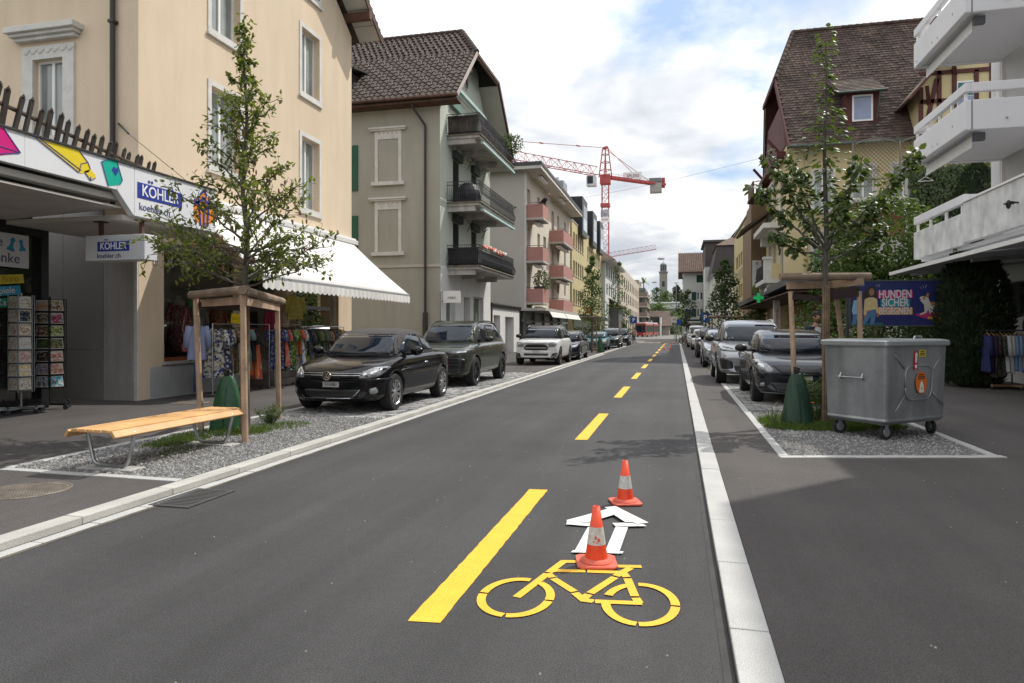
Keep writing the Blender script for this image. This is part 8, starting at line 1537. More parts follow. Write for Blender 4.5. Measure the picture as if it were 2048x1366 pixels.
garment('pale blue shirt hanging alone before the first shop window', (-10.36, 13.1, 1.82), 1.15, F_['shirt_blue'], .8, .42, .5, .1); garment('blue jeans hanging under the pale blue shirt', (-10.36, 13.12, 1.02), .5, F_['denim'], .72, .2, 0, 0); st_ = thing('garment_stand', 'thin chrome stand carrying the pale blue shirt and jeans', 'stand', (-10.36, 13.18, .06)); b = MB(); b.tube([(0, 0, 0), (0, 0, 1.78)], .012, 6); b.build('pole', rail_s, st_); b = MB(); b.lathe([(.2, 0), (.2, .015), (.02, .03)], 20); b.build('foot', rail_s, st_)
garment('yellow patterned blouse hanging high on the pier beside the second window', (-11.1, 18.32, 2.72), R(60), F_['yellow'], .72, .5, .5, .05); garment('beige trousers hanging under the yellow blouse', (-11.12, 18.36, 1.95), R(60), F_['beige'], .9, .34, 0, .05); garment('plain red dress hanging inside the shop entrance', (-11.5, 17.75, 2.5), R(40), F_['red'], .85, .5, 0, .05)
ss = thing('sale_sign', 'small yellow sale card clipped above the first clothes rail', 'sign', (-10.2, 14.25, 1.84)); b = MB(); b.box(-.14, .14, -.005, .005, -.10, .12, Matrix.Rotation(R(8), 4, 'Y')); sc_ = b.build('card', mat('card_yellow', (.75, .55, .02), .5), ss); text('SALE', .11, (0, -.008, .01), ROT_NY, mat('card_ink', (.45, .22, .01), .5), sc_, ext=.001)
bg_ = thing('handbag', 'small sage green handbag hung over the blue and camel tunic', 'handbag', (-10.72, 18.12, .98)); b = MB(); b.box(-.13, .13, -.05, .03, -.14, .06); b.build('pouch', mat('bag_sage', (.30, .33, .16), .6), bg_, bevel=.03); b = MB(); b.tube([(-.1, -.01, .05), (-.07, 0, .45), (-.05, .01, .62), (.05, .01, .62), (.07, 0, .45), (.1, -.01, .05)], .012, 5); b.build('strap', MAT['bag_sage'], bg_)
# mannequins in the windows
def mannequin(label, x, y, rz, m, z0=.95, fringe=False, hm=None):
 t = thing('mannequin', label, 'mannequin', (x, y, z0), rz, 'headless mannequins in the dress shop windows'); b = MB(); b.lathe([(.11, .62), (.13, .72), (.145, .85), (.13, .98), (.16, 1.10), (.175, 1.2), (.14, 1.32), (.06, 1.37), (.05, 1.45)], 18, Matrix.Diagonal((1, .7, 1, 1))); b.build('torso', mat('mannequin_cream', (.50, .42, .34), .6), t, smooth=True); b = MB(); b.tube([(0, 0, 0), (0, 0, .65)], .02, 6); b.lathe([(.17, 0), (.17, .02)], 16); b.build('stand', darkmetal, t)
 b = MB(); n = 40; rows = [(1.22, .19), (1.05, .18), (.85, .17), (.6, .21), (.35, .25), (.12, .28)] ; vs = [(r_ * (1 + .07 * math.sin(j * 1.9 + i)) * math.cos(2 * math.pi * j / n), r_ * .75 * (1 + .07 * math.sin(j * 1.9 + i)) * math.sin(2 * math.pi * j / n), z) for i, (z, r_) in enumerate(rows) for j in range(n)]; b.add(vs, [(i * n + j, i * n + (j + 1) % n, (i + 1) * n + (j + 1) % n, (i + 1) * n + j) for i in range(len(rows) - 1) for j in range(n)])
 if fringe:
  for k in range(240): a = rnd.uniform(0, 6.3); z = rnd.uniform(.3, 1.2); r_ = .20 + (1.2 - z) * .07; b.quad((r_ * math.cos(a), r_ * .8 * math.sin(a), z), (r_ * math.cos(a + .08), r_ * .8 * math.sin(a + .08), z), ((r_ + .025) * math.cos(a + .08), (r_ + .025) * .8 * math.sin(a + .08), z - .15), ((r_ + .025) * math.cos(a), (r_ + .025) * .8 * math.sin(a), z - .15))
 b.build('dress', m, t, smooth=not fringe, fix=False); b = MB()
 for s in (-1, 1): b.tube([(s * .16, 0, 1.27), (s * .24, .02, 1.0), (s * .25, -.05, .8)], [.055, .05, .04], 8)
 b.build('sleeve', hm or m, t, smooth=True)
mannequin('mannequin in a red and white fringed dress nearest in the first shop window', -11.6, 14.0, R(60), fabric('cloth_fringe', (.42, .07, .06), (.52, .42, .38), 16), fringe=True); mannequin('mannequin in a cream dress second in the first shop window', -11.68, 14.75, R(60), F_['cream']); mannequin('mannequin in an orange and pink top third in the first shop window', -11.6, 15.4, R(60), F_['coral'], hm=F_['orange']); mannequin('mannequin in a dark patterned dress in the second shop window', -11.62, 20.4, R(60), F_['camo'], 1.0); mannequin('mannequin in a shiny black top farther in the second shop window', -11.62, 21.0, R(60), F_['black'], 1.0); mannequin('mannequin in a bright green dress at the back of the second shop window', -12.4, 19.8, R(60), F_['lime'], 1.2)
# ---- rail of shirts on the right
cr_ = thing('clothes_rail', 'clothes rail on a wooden castor foot outside the white shop on the right', 'clothes rail', (8.3, 20.1, .045), .3); b = MB(); b.tube([(-.62, 0, 1.52), (.95, 0, 1.52)], .02, 6); b.build('rail', rail_s, cr_); b = MB(); b.tube([(.1, 0, .1), (.1, 0, 1.52)], .022, 6); b.build('post', darkmetal, cr_); b = MB(); b.box(-.45, .65, -.04, .04, .08, .13); b.box(.06, .14, -.35, .35, .08, .13); b.build('foot', mat('foot_wood', (.22, .14, .08), .7), cr_); b = MB()
for x, y in ((-.42, 0), (.62, 0), (.1, .32), (.1, -.32)): b.ball((x, y, .04), .04, .025, .04, 8, 6)
b.build('castor', rub, cr_)
for i, (m_, lab, h) in enumerate((('cloth_nvy', 'navy shirt at the left end of the right clothes rail', .95), ('cloth_aub', 'aubergine blouse next to the navy shirt', 1.0), ('cloth_lace', 'black lace dress with pale dots on the right rail', 1.1), ('cloth_lace', 'second black lace dress with pale dots beside the white shirt', 1.08), ('cloth_wh', 'white shirt on the right clothes rail', .95), ('cloth_wh', 'second white shirt against the pale blue ones', 1.0), ('cloth_lb', 'first pale blue shirt on the right clothes rail', .92), ('cloth_lb', 'second pale blue shirt before the rose ones', .95), ('cloth_rs', 'first dusty rose shirt on the right clothes rail', .92), ('cloth_rs', 'second dusty rose shirt beside the dark plum one', .95), ('cloth_plm', 'dark plum coat on the right clothes rail', 1.0), ('cloth_plm', 'second dark plum coat at the near right of the rail', 1.02))):
 cm_ = {'cloth_nvy': lambda: fabric('cloth_nvy', (.015, .02, .09)), 'cloth_aub': lambda: fabric('cloth_aub', (.035, .015, .035)), 'cloth_lace': lambda: fabric('cloth_lace', (.018, .017, .016), (.16, .15, .13), 26), 'cloth_wh': lambda: fabric('cloth_wh', (.62, .62, .62)), 'cloth_lb': lambda: fabric('cloth_lb', (.26, .40, .62)), 'cloth_rs': lambda: fabric('cloth_rs', (.42, .26, .25)), 'cloth_plm': lambda: fabric('cloth_plm', (.03, .012, .02))}[m_]()
 q = -.58 + i * .115; garment(lab, (8.3 + q * math.cos(.3), 20.1 + q * math.sin(.3), 1.57), .3 + R(72) + rnd.uniform(-.1, .1), cm_, h, .46, .5, .05, 'garments on the right hand clothes rail', hm=hang_w)
lb_ = thing('light_box', 'white box with a round black emblem in the shop window on the right', 'sign', (9.35, 21.6, 1.45)); b = MB(); b.box(0, .1, -.45, .75, 0, .5); b.build('box', white, lb_); b = MB(); b.lathe([(.2, 0), (.2, .01)], 24, Matrix.Translation((-.002, -.0, .25)) @ ROT_NX.to_4x4()); e_ = b.build('emblem', black, lb_); b = MB(); b.box(-.013, -.011, -.11, .11, .235, .262); b.build('emblem_line', mat('emblem_grey', (.35, .35, .35), .5), e_)
# ---- postcard spinners
CG = 'greeting cards in the spinner stands'
def card_mat(i, base, spots):
 return fabric('cardprint_%d' % i, base, spots[0], 14, spots[1] if len(spots) > 1 else base)
def spinner(label, x, y, rz, m, faces, rows, cw, ch, z0, dz, r, baselabel, foot, cards):
 t = thing('card_spinner', label, 'card stand', (x, y, .06), rz, 'card spinner stands outside the stationery shop'); b = MB(); b.tube([(0, 0, .1), (0, 0, z0 + rows * dz + .04)], .018, 8); b.build('post', m, t); b = MB(); nf = len(faces)
 for a in range(5): an = 2 * math.pi * a / 5; b.bar((0, 0, .1), (.36 * math.cos(an), .36 * math.sin(an), .1), .05, .04)
 b.build('foot', foot, t); b = MB()
 for a in range(5): an = 2 * math.pi * a / 5; b.lathe([(.045, -.015), (.045, .015)], 12, Matrix.Translation((.35 * math.cos(an), .35 * math.sin(an), .045)) @ Matrix.Rotation(an * 1.7, 4, 'Z') @ Matrix.Rotation(R(90), 4, 'X')); b.ball((.35 * math.cos(an), .35 * math.sin(an), .14), .018, n=6, m=5)
 b.build('castor', rub, t)
 for fi, an in enumerate(faces):
  b = MB(); T = Matrix.Rotation(R(an), 4, 'Z')
  for s in (-1, 1): b.bar(T @ V((s * (cw / 2 + .012), -r, z0 - .05)), T @ V((s * (cw / 2 + .012), -r, z0 + rows * dz)), .014)
  b.box(-cw / 2 - .01, cw / 2 + .01, -r + .03, -r + .034, z0 - .03, z0 + rows * dz - .02, T)
  for k in range(rows): z = z0 + k * dz; b.box(-cw / 2, cw / 2, -r - .035, -r - .031, z - .005, z + .004, T); b.box(-cw / 2, cw / 2, -r - .035, -r - .031, z + ch * .4, z + ch * .4 + .005, T); b.box(-cw / 2, cw / 2, -r - .03, -r + .03, z - .006, z - .002, T)
  b.build('card_pocket', m, t)
  for k in range(rows):
   spec = cards(fi, k)
   if not spec: continue
   lab, base, spots, idx = spec; P = Matrix.Translation((x, y, .06)) @ Matrix.Rotation(rz, 4, 'Z') @ T; p = P @ V((0, -r - .012, z0 + k * dz))
   c = thing('greeting_card', lab, 'greeting card', p, rz + R(an), CG); q = MB(); q.box(-cw / 2 + .004, cw / 2 - .004, -.004, .0, 0, ch, Matrix.Rotation(R(-8), 4, 'X')); cd_ = q.build('sheet', mat('card_paper_%d' % (idx % 5), [(.55, .51, .44), (.58, .56, .52), (.50, .45, .36), (.56, .56, .58), (.53, .5, .47)][idx % 5], .6), c); q = MB(); q.box(-cw / 2 + .018, cw / 2 - .018, -.0062, -.0045, ch * .07, ch * .93, Matrix.Rotation(R(-8), 4, 'X')); q.build('print', card_mat(idx, base, spots), cd_)
 return t
ORD = ['bottom', 'second lowest', 'third lowest', 'middle', 'third highest', 'second highest', 'top']
PA = [('white card with small flowers', (.55, .52, .46), [(.45, .38, .30), (.35, .2, .15)]), ('cream card with a yellow sun', (.58, .52, .40), [(.60, .40, .05)]), ('rose patterned card', (.50, .36, .33), [(.42, .22, .2), (.55, .45, .42)]), ('pale card with faint grasses', (.54, .52, .47), [(.44, .42, .36)]), ('white card with a red garland', (.56, .53, .47), [(.48, .20, .15), (.3, .35, .2)]), ('midnight blue starry card', (.012, .02, .06), [(.03, .045, .10), (.25, .22, .1)]), ('white card with tiny animals', (.56, .54, .49), [(.42, .30, .22)])]
def cards_a(fi, k):
 if fi == 0: n_, b_, s_ = PA[k]; return n_ + ' in the %s pocket of the grey stand' % ORD[k], b_, s_, k
 return 'beige card in the %s pocket on the side face of the grey stand' % ORD[k], (.40, .36, .29), [(.30, .18, .13), (.44, .4, .33)], 10 + k
spinner('grey card spinner stand with cream greeting cards on a castor foot', -11.63, 10.0, R(70), mat('stand_grey', (.26, .27, .28), .4, .05, metal=.5), [0, -68, 100], 7, .20, .215, .44, .245, .16, '', steel, lambda f, k: cards_a(f, k) if f < 2 else None)
PB = [('turquoise card with a row of dogs', (.05, .35, .5), [(.2, .13, .08), (.5, .5, .45)]), ('pink and tan hammock card', (.45, .30, .22), [(.45, .12, .14), (.5, .4, .3)]), ('white card with fruit drawings', (.56, .54, .52), [(.5, .3, .2), (.4, .1, .1)]), ('green framed card of grazing cattle', (.10, .15, .06), [(.25, .16, .1), (.06, .05, .03)]), ('bright meadow card with a cyclist', (.25, .32, .08), [(.06, .09, .03), (.4, .4, .25)]), ('card with a red sports scene', (.30, .30, .38), [(.42, .03, .06), (.06, .05, .06)]), ('brown photo card with a wheel', (.32, .22, .13), [(.10, .07, .05), (.45, .4, .33)])]
PC = [('grey card with a mountain view', (.20, .22, .28), [(.08, .07, .07), (.4, .4, .42)]), ('blue grey card with a red flower', (.16, .19, .26), [(.3, .1, .06), (.3, .32, .36)]), ('black card with a dancer', (.015, .015, .015), [(.02, .02, .02), (.3, .18, .13)]), ('dark green forest card', (.02, .045, .015), [(.04, .075, .02), (.10, .10, .03)]), ('brown still life card', (.14, .085, .05), [(.07, .04, .03), (.35, .28, .2)]), ('card with a row of golden figures', (.22, .22, .24), [(.22, .12, .02), (.04, .03, .02)]), ('pale card with an orange balloon', (.30, .29, .28), [(.33, .31, .3), (.6, .22, .03)])]
def cards_b(fi, k): n_, b_, s_ = (PB if fi == 0 else PC)[k]; return n_ + ' in the %s pocket of the black stand' % ORD[k], b_, s_, 20 + fi * 10 + k
spinner('black card spinner stand with photo postcards near the grey wall panels', -11.7, 10.65, R(75), MAT['black_frame'], [0, -58, 100], 7, .25, .205, .44, .24, .225, '', MAT['black_frame'], lambda f, k: cards_b(f, k) if f < 2 else None)
LIL = ['pale lilac card with blossoms', 'white card with violet sprigs', 'lavender card with a butterfly', 'pale card with pink petals', 'mauve patterned card', 'pale card with blue berries', 'white card with plum dots']
spinner('card spinner stand with lilac greeting cards cut by the left edge', -11.85, 9.45, R(60), mat('stand_grey', (.26, .27, .28)), [0, -90], 7, .20, .215, .46, .245, .19, '', steel, lambda f, k: (LIL[k] + ' in the %s pocket of the leftmost stand' % ORD[k], (.50, .49, .55), [(.32, .25, .42), (.5, .36, .42)], 50 + k) if f == 0 else None)
# ---- people
def skin_mesh(name, pts, edges, rad, m, parent, sub=2, root=0):
 me = bpy.data.meshes.new(name); me.from_pydata(pts, edges, []); o = bpy.data.objects.new(name, me); COL.objects.link(o); sk = o.modifiers.new('skin', 'SKIN'); sk.use_smooth_shade = True
 for i, r_ in enumerate(rad): me.skin_vertices[0].data[i].radius = r_ if isinstance(r_, tuple) else (r_, r_)
 me.skin_vertices[0].data[root].use_root = True; s_ = o.modifiers.new('s', 'SUBSURF'); s_.levels = s_.render_levels = sub; n = evald(o); bpy.data.objects.remove(o); n.materials.clear(); n.materials.append(m); o = bpy.data.objects.new(name, n); COL.objects.link(o); o.parent = parent; return o
skin_m = mat('skin', (.36, .20, .135), .55, .06, 6, spec=.4)
def person(label, loc, rz, top, legs, hair, inner=None, lean=0., stride=.18, look=0., sc=1.):
 t = thing('person', label, 'person', loc, rz); t.scale = (sc, sc, sc); L = lambda z: -lean * max(0, z - .9)
 P = [(0, 0, .96), (0, L(1.15), 1.15), (0, L(1.36), 1.36), (0, L(1.5), 1.50), (0, L(1.58) - .02, 1.575)]; E_ = [(0, 1), (1, 2), (2, 3), (3, 4)]; rd = [(.15, .10), (.145, .10), (.165, .105), (.06, .06), (.052, .055)]
 def arm(s, sw):
  i = len(P); P.extend([(s * .19, L(1.42), 1.42), (s * .25, L(1.15) + sw * .3, 1.16), (s * .27, L(.93) - .06 + sw, .93), (s * .275, L(.85) - .09 + sw, .85)]); E_.extend([(2, i), (i, i + 1), (i + 1, i + 2), (i + 2, i + 3)]); rd.extend([.062, .048, .036, .03])
 arm(1, -.10); arm(-1, .08)
 for s, st in ((1, stride), (-1, -stride)): i = len(P); P.extend([(s * .095, 0, .88), (s * .10, -st * .6, .49), (s * .105, -st + (.06 if st < 0 else 0), .09), (s * .11, -st - .13, .045)]); E_.extend([(0, i), (i, i + 1), (i + 1, i + 2), (i + 2, i + 3)]); rd.extend([.092, .062, .045, .038])
 skin_mesh('body', P, E_, rd, skin_m, t)
 # clothes: grown from the same joints, a little wider
 Pt = P[:3] + [(0, L(1.48), 1.475)] + [P[5], P[6], P[7], P[9], P[10], P[11]]; Et = [(0, 1), (1, 2), (2, 3), (2, 4), (4, 5), (5, 6), (2, 7), (7, 8), (8, 9)]; skin_mesh('jacket', Pt, Et, [(.175, .125), (.17, .12), (.19, .125), (.075, .075), .078, .062, .05, .078, .062, .05], top, t)
 k = 13; Pl = [(0, 0, .97), P[k], P[k + 1], P[k + 2], P[k + 4], P[k + 5], P[k + 6]]; skin_mesh('trousers', Pl, [(0, 1), (1, 2), (2, 3), (0, 4), (4, 5), (5, 6)], [(.165, .115), .108, .078, .062, .108, .078, .062], legs, t)
 if inner: b = MB(); b.grid(lambda u, v: ((u - .5) * (.16 - .04 * v), L(1.0 + .46 * v) - .150 - .012 * math.cos((u - .5) * 3) + .03 * v * v, 1.0 + .46 * v), 6, 8); o = b.build('shirt', inner, t, smooth=True, fix=False)
 H = V((0, L(1.68) - .05, 1.68)); hd = Matrix.Translation(H) @ Matrix.Rotation(look, 4, 'Z') @ Matrix.Rotation(R(10), 4, 'X'); b = MB(); vs = []; n, m_ = 20, 16
 for i in range(m_ + 1):
  th = math.pi * i / m_
  for j in range(n):
   a = 2 * math.pi * j / n; x, y, z = .076 * math.sin(th) * math.cos(a), .096 * math.sin(th) * math.sin(a), .118 * math.cos(th)
   if z < -.03: x *= 1 + (z + .03) * 4.2; y = y * (1 + (z + .03) * 2.2)
   if y < -.05 and abs(x) < .03: y -= .024 * math.exp(-((z + .012) / .022) ** 2) * (1 - abs(x) / .03)      # nose
   if y < -.04: y += .009 * math.exp(-((abs(x) - .032) / .014) ** 2 - ((z - .008) / .012) ** 2)      # eye sockets
   vs.append(hd @ V((x, y, z)))
 b.add(vs, [((i + 1) * n + j, (i + 1) * n + (j + 1) % n, i * n + (j + 1) % n, i * n + j) for i in range(m_) for j in range(n)]); h_ = b.build('head', skin_m, t, smooth=True); b = MB()
 for s in (-1, 1): b.ball(hd @ V((s * .031, -.080, .008)), .012, .008, .007, 8, 6)
 b.build('eyes', mat('eye_dark', (.02, .015, .012), .3), h_); b = MB(); b.ball(hd @ V((0, -.083, -.052)), .024, .008, .007, 8, 6); b.build('mouth', mat('lips', (.28, .11, .09), .5), h_); b = MB()
 for s in (-1, 1): b.ball(hd @ V((s * .077, .008, -.005)), .012, .02, .03, 8, 6)
 b.build('ears', skin_m, h_); b = MB();
 for _ in range(90):
  a = rnd.uniform(0, 6.3); e = rnd.uniform(.1, 1.5); d = V((math.cos(a) * math.cos(e) * .078, math.sin(a) * math.cos(e) * .095 + .018, math.sin(e) * .11 + .012));
  if d.y < -.06 and d.z < .07: continue
  b.ball(hd @ d, rnd.uniform(.022, .036), n=7, m=5)
 b.build('hair', hair, h_, smooth=True)
 # hands with five fingers
 for s, sw in ((1, -.10), (-1, .08)):
  w0 = V((s * .275, L(.85) - .09 + sw, .85)); Ph = [tuple(w0), tuple(w0 + V((0, -.012, -.05))), ]; Eh = [(0, 1)]; rh = [.026, .03]
  for f, (dx, ln) in enumerate(((-.024, .062), (-.008, .072), (.008, .068), (.023, .052))): i = len(Ph); Ph += [tuple(w0 + V((0, dx - .012, -.085))), tuple(w0 + V((-s * .012, dx - .012, -.085 - ln * .6))), tuple(w0 + V((-s * .03, dx - .012, -.085 - ln)))]; Eh += [(1, i), (i, i + 1), (i + 1, i + 2)]; rh += [.0095, .009, .0075]
  i = len(Ph); Ph += [tuple(w0 + V((-s * .02, -.04, -.05))), tuple(w0 + V((-s * .03, -.055, -.085)))]; Eh += [(1, i), (i, i + 1)]; rh += [.012, .009]; skin_mesh('hand', Ph, Eh, rh, skin_m, t, 1)
 b = MB()
 for s, st in ((1, stride), (-1, -stride)): b.ball((s * .108, -st - .07 + (.04 if st < 0 else 0), .045), .05, .14, .05, 12, 8)
 b.build('shoes', mat('shoe_dark', (.03, .028, .026), .6), t, smooth=True); return t
hairm = mat('hair_black', (.012, .009, .008), .6, .2, 20); jk = fabric('jacket_navy', (.012, .016, .032)); tr_m = fabric('trousers_dark', (.03, .03, .035)); tee = fabric('tee_white', (.55, .53, .55))
person('dark curly haired man in a navy jacket walking behind the parked hatchback', (3.36, 18.4, .045), R(12), jk, tr_m, hairm, tee, .06, sc=1.1)
person('small distant pedestrian in a pink top beside the farthest black car', (-4.95, 82, .06), R(10), fabric('top_pink', (.5, .3, .3)), fabric('jeans_far', (.10, .14, .24)), hairm)
person('person in dark clothes leaning over the highest pink balcony', (-9.95, 50.1, 9.9), R(70), fabric('top_black', (.02, .02, .025)), tr_m, mat('hair_fair', (.30, .22, .15), .7), lean=.9, stride=.02)
# ---- crane
crane_r = mat('crane_red', (.42, .06, .06), .5, .1, 1)
def truss(b, A, B, w, h, n, r, tri=False, up=V((0, 0, 1))):
 A, B = V(A), V(B); d = (B - A).normalized(); s = d.cross(up); s = (s if s.length > .01 else V((1, 0, 0))).normalized(); u = s.cross(d)
 if tri: cor = [s * w / 2, -s * w / 2, u * h]
 else: cor = [s * w / 2 + u * h / 2, s * w / 2 - u * h / 2, -s * w / 2 - u * h / 2, -s * w / 2 + u * h / 2]
 for c in cor: b.bar(A + c, B + c, r * 1.7)
 k = len(cor)
 for i in range(n):
  p, q = A.lerp(B, i / n), A.lerp(B, (i + 1) / n)
  for j in range(k): a, c = cor[j], cor[(j + 1) % k]; b.bar(p + a, q + c, r) if i % 2 else b.bar(p + c, q + a, r); b.bar(q + a, q + c, r * .8)
cn_ = thing('tower_crane', 'red tower crane with a long lattice jib rising behind the yellow block', 'crane', (-15.3, 150.6, 0), fixed=True); ZJ = 35.2
b = MB(); truss(b, (-15.3, 150.6, 0), (-15.3, 150.6, ZJ - 1.2), 1.45, 1.45, 20, .075, up=V((0, 1, 0))); b.build('mast', crane_r, cn_); b = MB(); b.box(-16.4, -14.2, 149.5, 151.7, ZJ - 1.6, ZJ + .4); b.box(-16.3, -14.3, 149.6, 151.6, ZJ - 6.6, ZJ - 5.9); b.build('slewing_ring', crane_r, cn_)
jd = V((-32.3 + 15.3, 130.6 - 150.6, 0)).normalized(); J0 = V((-15.3, 150.6, ZJ)); b = MB(); truss(b, J0 + jd * 2.5, J0 + jd * 46, 1.4, 1.9, 20, .075, True); b.build('jib', crane_r, cn_); b = MB(); K1 = V((-3.0, 162.1, ZJ)); kd = (K1 - J0).normalized(); sd_ = V((-kd.y, kd.x, 0))
for s in (-.7, .7): b.bar(J0 + sd_ * s, K1 + sd_ * s, .3, .5)
for i in range(8): p = J0.lerp(K1, i / 8); b.bar(p + sd_ * .7, p - sd_ * .7, .16)
for i in range(9): p = J0.lerp(K1, i / 8); b.bar(p + sd_ * .7, p + sd_ * .7 + V((0, 0, 1.1)), .05)
b.bar(J0 + sd_ * .7 + V((0, 0, 1.1)), K1 + sd_ * .7 + V((0, 0, 1.1)), .05); b.build('counter_jib', crane_r, cn_); apex = V((-15.3, 150.6, 41.6)); b = MB()
for s in (-1, 1):
 for q in (-1, 1): b.bar(J0 + sd_ * s + kd * q * 1.0, apex + sd_ * s * .5 + kd * q * .35, .22)
for z in (1.5, 3.2, 4.9):
 f = 1 - z / 6.4 * .55
 for s in (-1, 1): b.bar(J0 + sd_ * s * f + kd * f + V((0, 0, z)), J0 + sd_ * s * f - kd * f + V((0, 0, z)), .12); b.bar(J0 + sd_ * f + kd * s * f + V((0, 0, z)), J0 - sd_ * f + kd * s * f + V((0, 0, z)), .12)
b.bar(apex - sd_ * .6, apex + sd_ * .6, .5, .5); b.build('apex_frame', crane_r, cn_); b = MB(); b.tube([apex, J0 + jd * 42 + V((0, 0, 2.1))], .07, 4); b.tube([apex + sd_ * .4, J0.lerp(K1, .8)], .06, 4); b.tube([apex - sd_ * .4, J0.lerp(K1, .62)], .06, 4)
for q in (8, 18, 28, 38): p = apex.lerp(J0 + jd * 42 + V((0, 0, 2.1)), q / 42); b.bar(p - jd * .5, p + jd * .5, .22)
b.build('tie_rope', crane_r, cn_); CB = J0 + jd * 4.2 + V((0, 0, -1.6)); b = MB(); b.box(CB.x - .9, CB.x + 1.1, CB.y - 1.1, CB.y + .9, CB.z - 1.0, CB.z + 1.2); cb_ = b.build('cab', mat('cab_white', (.55, .56, .58), .4), cn_, bevel=.1); b = MB(); b.box(CB.x - .7, CB.x + .5, CB.y - 1.13, CB.y - 1.09, CB.z - .6, CB.z + 1.0); b.box(CB.x - .93, CB.x - .89, CB.y - .9, CB.y + .7, CB.z - .6, CB.z + 1.0); b.build('cab_window', car_glass, cb_)
CW = J0.lerp(K1, .86); b = MB(); b.box(CW.x - 1.3, CW.x + 1.3, CW.y - 1.2, CW.y + 1.2, ZJ - 2.0, ZJ + .1); b.build('counterweight', mat('ballast', (.36, .34, .31), .9), cn_); b = MB(); b.box(CW.x - 1.5, CW.x + 1.2, CW.y - 1, CW.y + 1, ZJ + .3, ZJ + 1.2); b.build('winch', mat('winch_grey', (.17, .17, .17), .6), cn_); b = MB(); b.box(K1.x - .5, K1.x + .3, K1.y - 1, K1.y + 1, ZJ - .5, ZJ + 1.5); b.build('end_plate', crane_r, cn_)
SP = J0.lerp(K1, .5); sgn = MB(); sgn.box(SP.x - 2.6, SP.x + 1.5, SP.y - 1.6, SP.y - 1.55, ZJ + .1, ZJ + 1.7); sp_ = sgn.build('name_board', white, cn_); text('SPLEISS', 1.0, (SP.x - .4, SP.y - 1.62, ZJ + .85), ROT_NY, mat('board_maroon', (.18, .02, .06), .5), sp_, ext=.01, sx=.9); b = MB(); b.box(-16.2, -14.4, 149.68, 149.72, ZJ - 8.9, ZJ - 7.3); mb_ = b.build('mast_board', mat('mast_photo', (.35, .32, .38), .6, .5, 2), cn_); b = MB(); b.box(-16.2, -14.4, 149.68, 149.72, ZJ - 10.1, ZJ - 8.95); m2_ = b.build('mast_board', white, cn_); text('SPLEISS', .45, (-15.3, 149.66, ZJ - 9.5), ROT_NY, mat('board_red', (.4, .03, .05), .5), m2_, ext=.01)
c2_ = thing('tower_crane', 'pale far red crane jib slanting up beyond the white gabled house', 'crane', (-26, 262, 0), fixed=True); b = MB(); truss(b, (-28, 262, 29.0), (-7.6, 262, 31.9), 1.6, 1.7, 12, .06, True); b.build('jib', crane_r, c2_); b = MB(); truss(b, (-28, 262, 0), (-28, 262, 29), 1.6, 1.6, 12, .13, up=V((0, 1, 0))); b.build('mast', crane_r, c2_); cn_['group'] = c2_['group'] = 'cranes over the roofs'
# ---- wires with street lamps
def wire(label, A, B, sag, lampx=None, nm='overhead_wire'):
 t = thing(nm, label, 'overhead wire', A, fixed=True, group='wires slung across the street'); b = MB(); pts = curve(A, B, sag, 16); b.tube(pts, .008, 4); b.build('wire', darkmetal, t)
 if lampx is not None:
  i = min(range(17), key=lambda k: abs(pts[k].x - lampx)); p = pts[i]; l_ = thing('hanging_lamp', 'flat grey street lamp hung from the wire ' + ('against the clouds above the church tower' if lampx > -3 else 'left of the church tower'), 'street lamp', p, group='street lamps hung on wires'); b = MB(); b.ball((0, 0, -.28), .55, .3, .13, 14, 8); b.build('housing', mat('lamp_grey', (.22, .24, .25), .5), l_); b = MB(); b.tube([(-.25, 0, -.2), (-.2, 0, 0)], .02, 4); b.tube([(.25, 0, -.2), (.2, 0, 0)], .02, 4); b.build('hook', darkmetal, l_)
wire('overhead wire from the pink balconied block across to the chalet', (-10.9, 49.0, 10.6), (5.5, 46, 12.6), .25); wire('overhead wire carrying a lamp in front of the clouds above the church', (-10.6, 101, 10.6), (6.2, 97, 14.0), .35, -2.2); wire('farther overhead wire carrying a lamp left of the church tower', (-10, 140, 11.6), (5, 138, 12), .4, -4.5)
b = MB()
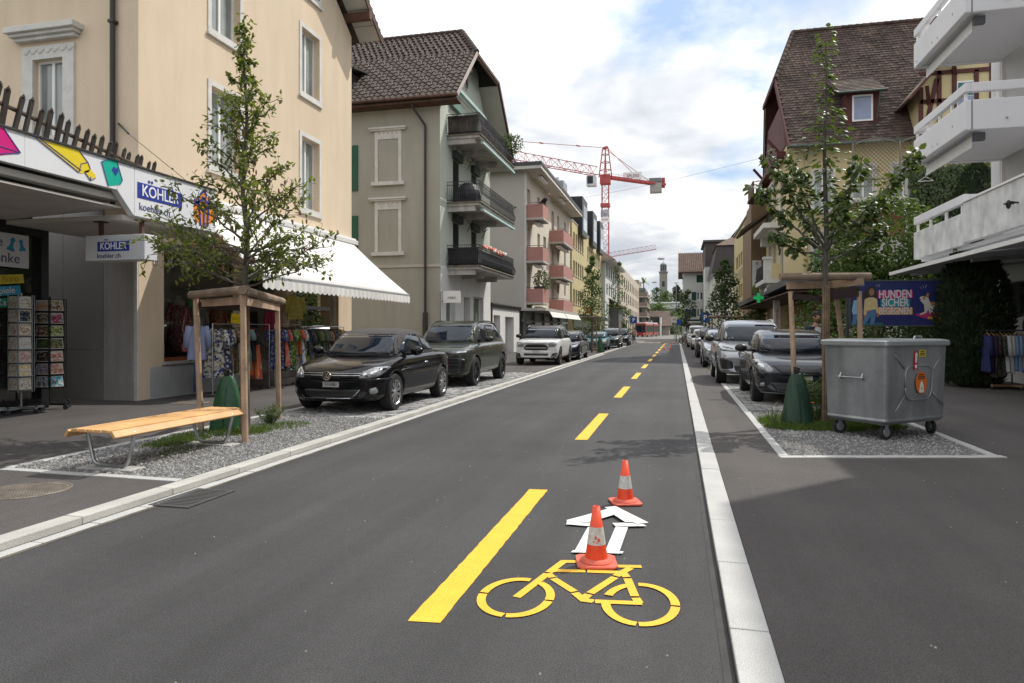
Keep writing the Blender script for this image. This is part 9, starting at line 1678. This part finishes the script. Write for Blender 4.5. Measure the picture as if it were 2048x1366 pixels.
# ---- signs, poles and bicycles at the far end
def signpost(name, label, x, y, h, col, s, w=.75, hh=.75, pc=None):
 t = thing(name, label, 'sign', (x, y, .05)); b = MB(); b.tube([(0, 0, 0), (0, 0, h)], .04, 6); b.build('pole', steel, t); b = MB(); b.box(-w / 2, w / 2, -.07, -.04, h - hh, h); p_ = b.build('plate', mat('sg_%.2f%.2f%.2f' % col, col, .5), t)
 if s: text(s, hh * .75, (0, -.075, h - hh / 2), ROT_NY, pc or white, p_, ext=.004, bold=.01)
 return t
BLU = (.01, .06, .30); signpost('parking_sign', 'blue parking sign on a pole at the left pavement before the bus', -5.6, 92, 3.3, BLU, 'P', .9, .9); signpost('parking_sign', 'blue parking sign above the parked cars on the right', 2.55, 66, 3.1, BLU, 'P', .85, .85); signpost('direction_sign', 'blue square sign on the pole at the right end of the street', .25, 90, 2.9, BLU, '', .6, .75); signpost('white_sign', 'small white sign on a pole beside the lamp post at the junction', -.35, 92, 3.3, (.6, .6, .6), 'H', .8, .8, mat('sign_redink', (.4, .05, .05), .5))
lp = thing('lamp_post', 'tall thin grey lamp post at the right end of the street', 'lamp post', (-.1, 95, 0)); b = MB(); b.tube([(0, 0, 0), (0, 0, 8.0)], [.09, .05], 6); b.build('pole', steel, lp); b = MB(); b.box(-.3, .3, -.1, .1, 7.9, 8.0); b.build('lamp_head', steel, lp)
def bicycle(label, x, y, rz, m):
 t = thing('bicycle', label, 'bicycle', (x, y, .05), rz, 'bicycles parked at the end of the street')
 for cxx in (-.52, .52):
  w = MB(); w.tube([(cxx + .33 * math.cos(a), 0, .34 + .33 * math.sin(a)) for a in [k * math.pi / 10 for k in range(21)]], .022, 5); w_ = w.build('wheel', tyre_m, t); w = MB()
  for k in range(8): a = k * math.pi / 4; w.bar((cxx, 0, .34), (cxx + .32 * math.cos(a), 0, .34 + .32 * math.sin(a)), .006)
  w.build('spokes', steel, w_)
 b = MB()
 for p, q in (((-.52, .34), (-.1, .34)), ((-.1, .34), (-.25, .85)), ((-.52, .34), (-.22, .75)), ((-.22, .75), (.36, .80)), ((-.1, .34), (.38, .72)), ((.52, .34), (.34, .95))): b.tube([(p[0], 0, p[1]), (q[0], 0, q[1])], .02, 5)
 b.build('frame', m, t); b = MB(); b.ball((-.27, 0, .9), .13, .07, .04, 8, 6); b.build('saddle', black, t); b = MB(); b.tube([(.30, -.25, 1.0), (.34, 0, .97), (.30, .25, 1.0)], .016, 5); b.build('handlebar', black, t)
for i, (x, y, m_, l_) in enumerate(((.75, 76, black, 'black bicycle nearest in the row by the right kerb end'), (.7, 78, darkmetal, 'grey bicycle second in the row by the right kerb end'), (.65, 80, mat('bike_green', (.02, .07, .04), .4), 'green bicycle farthest in the row by the right kerb end'), (1.0, 73, mat('bike_red', (.4, .02, .02), .4), 'red bicycle beside the white van'))): bicycle(l_, x, y, R(60), m_)
# finish: nothing in the scene keeps a helper property
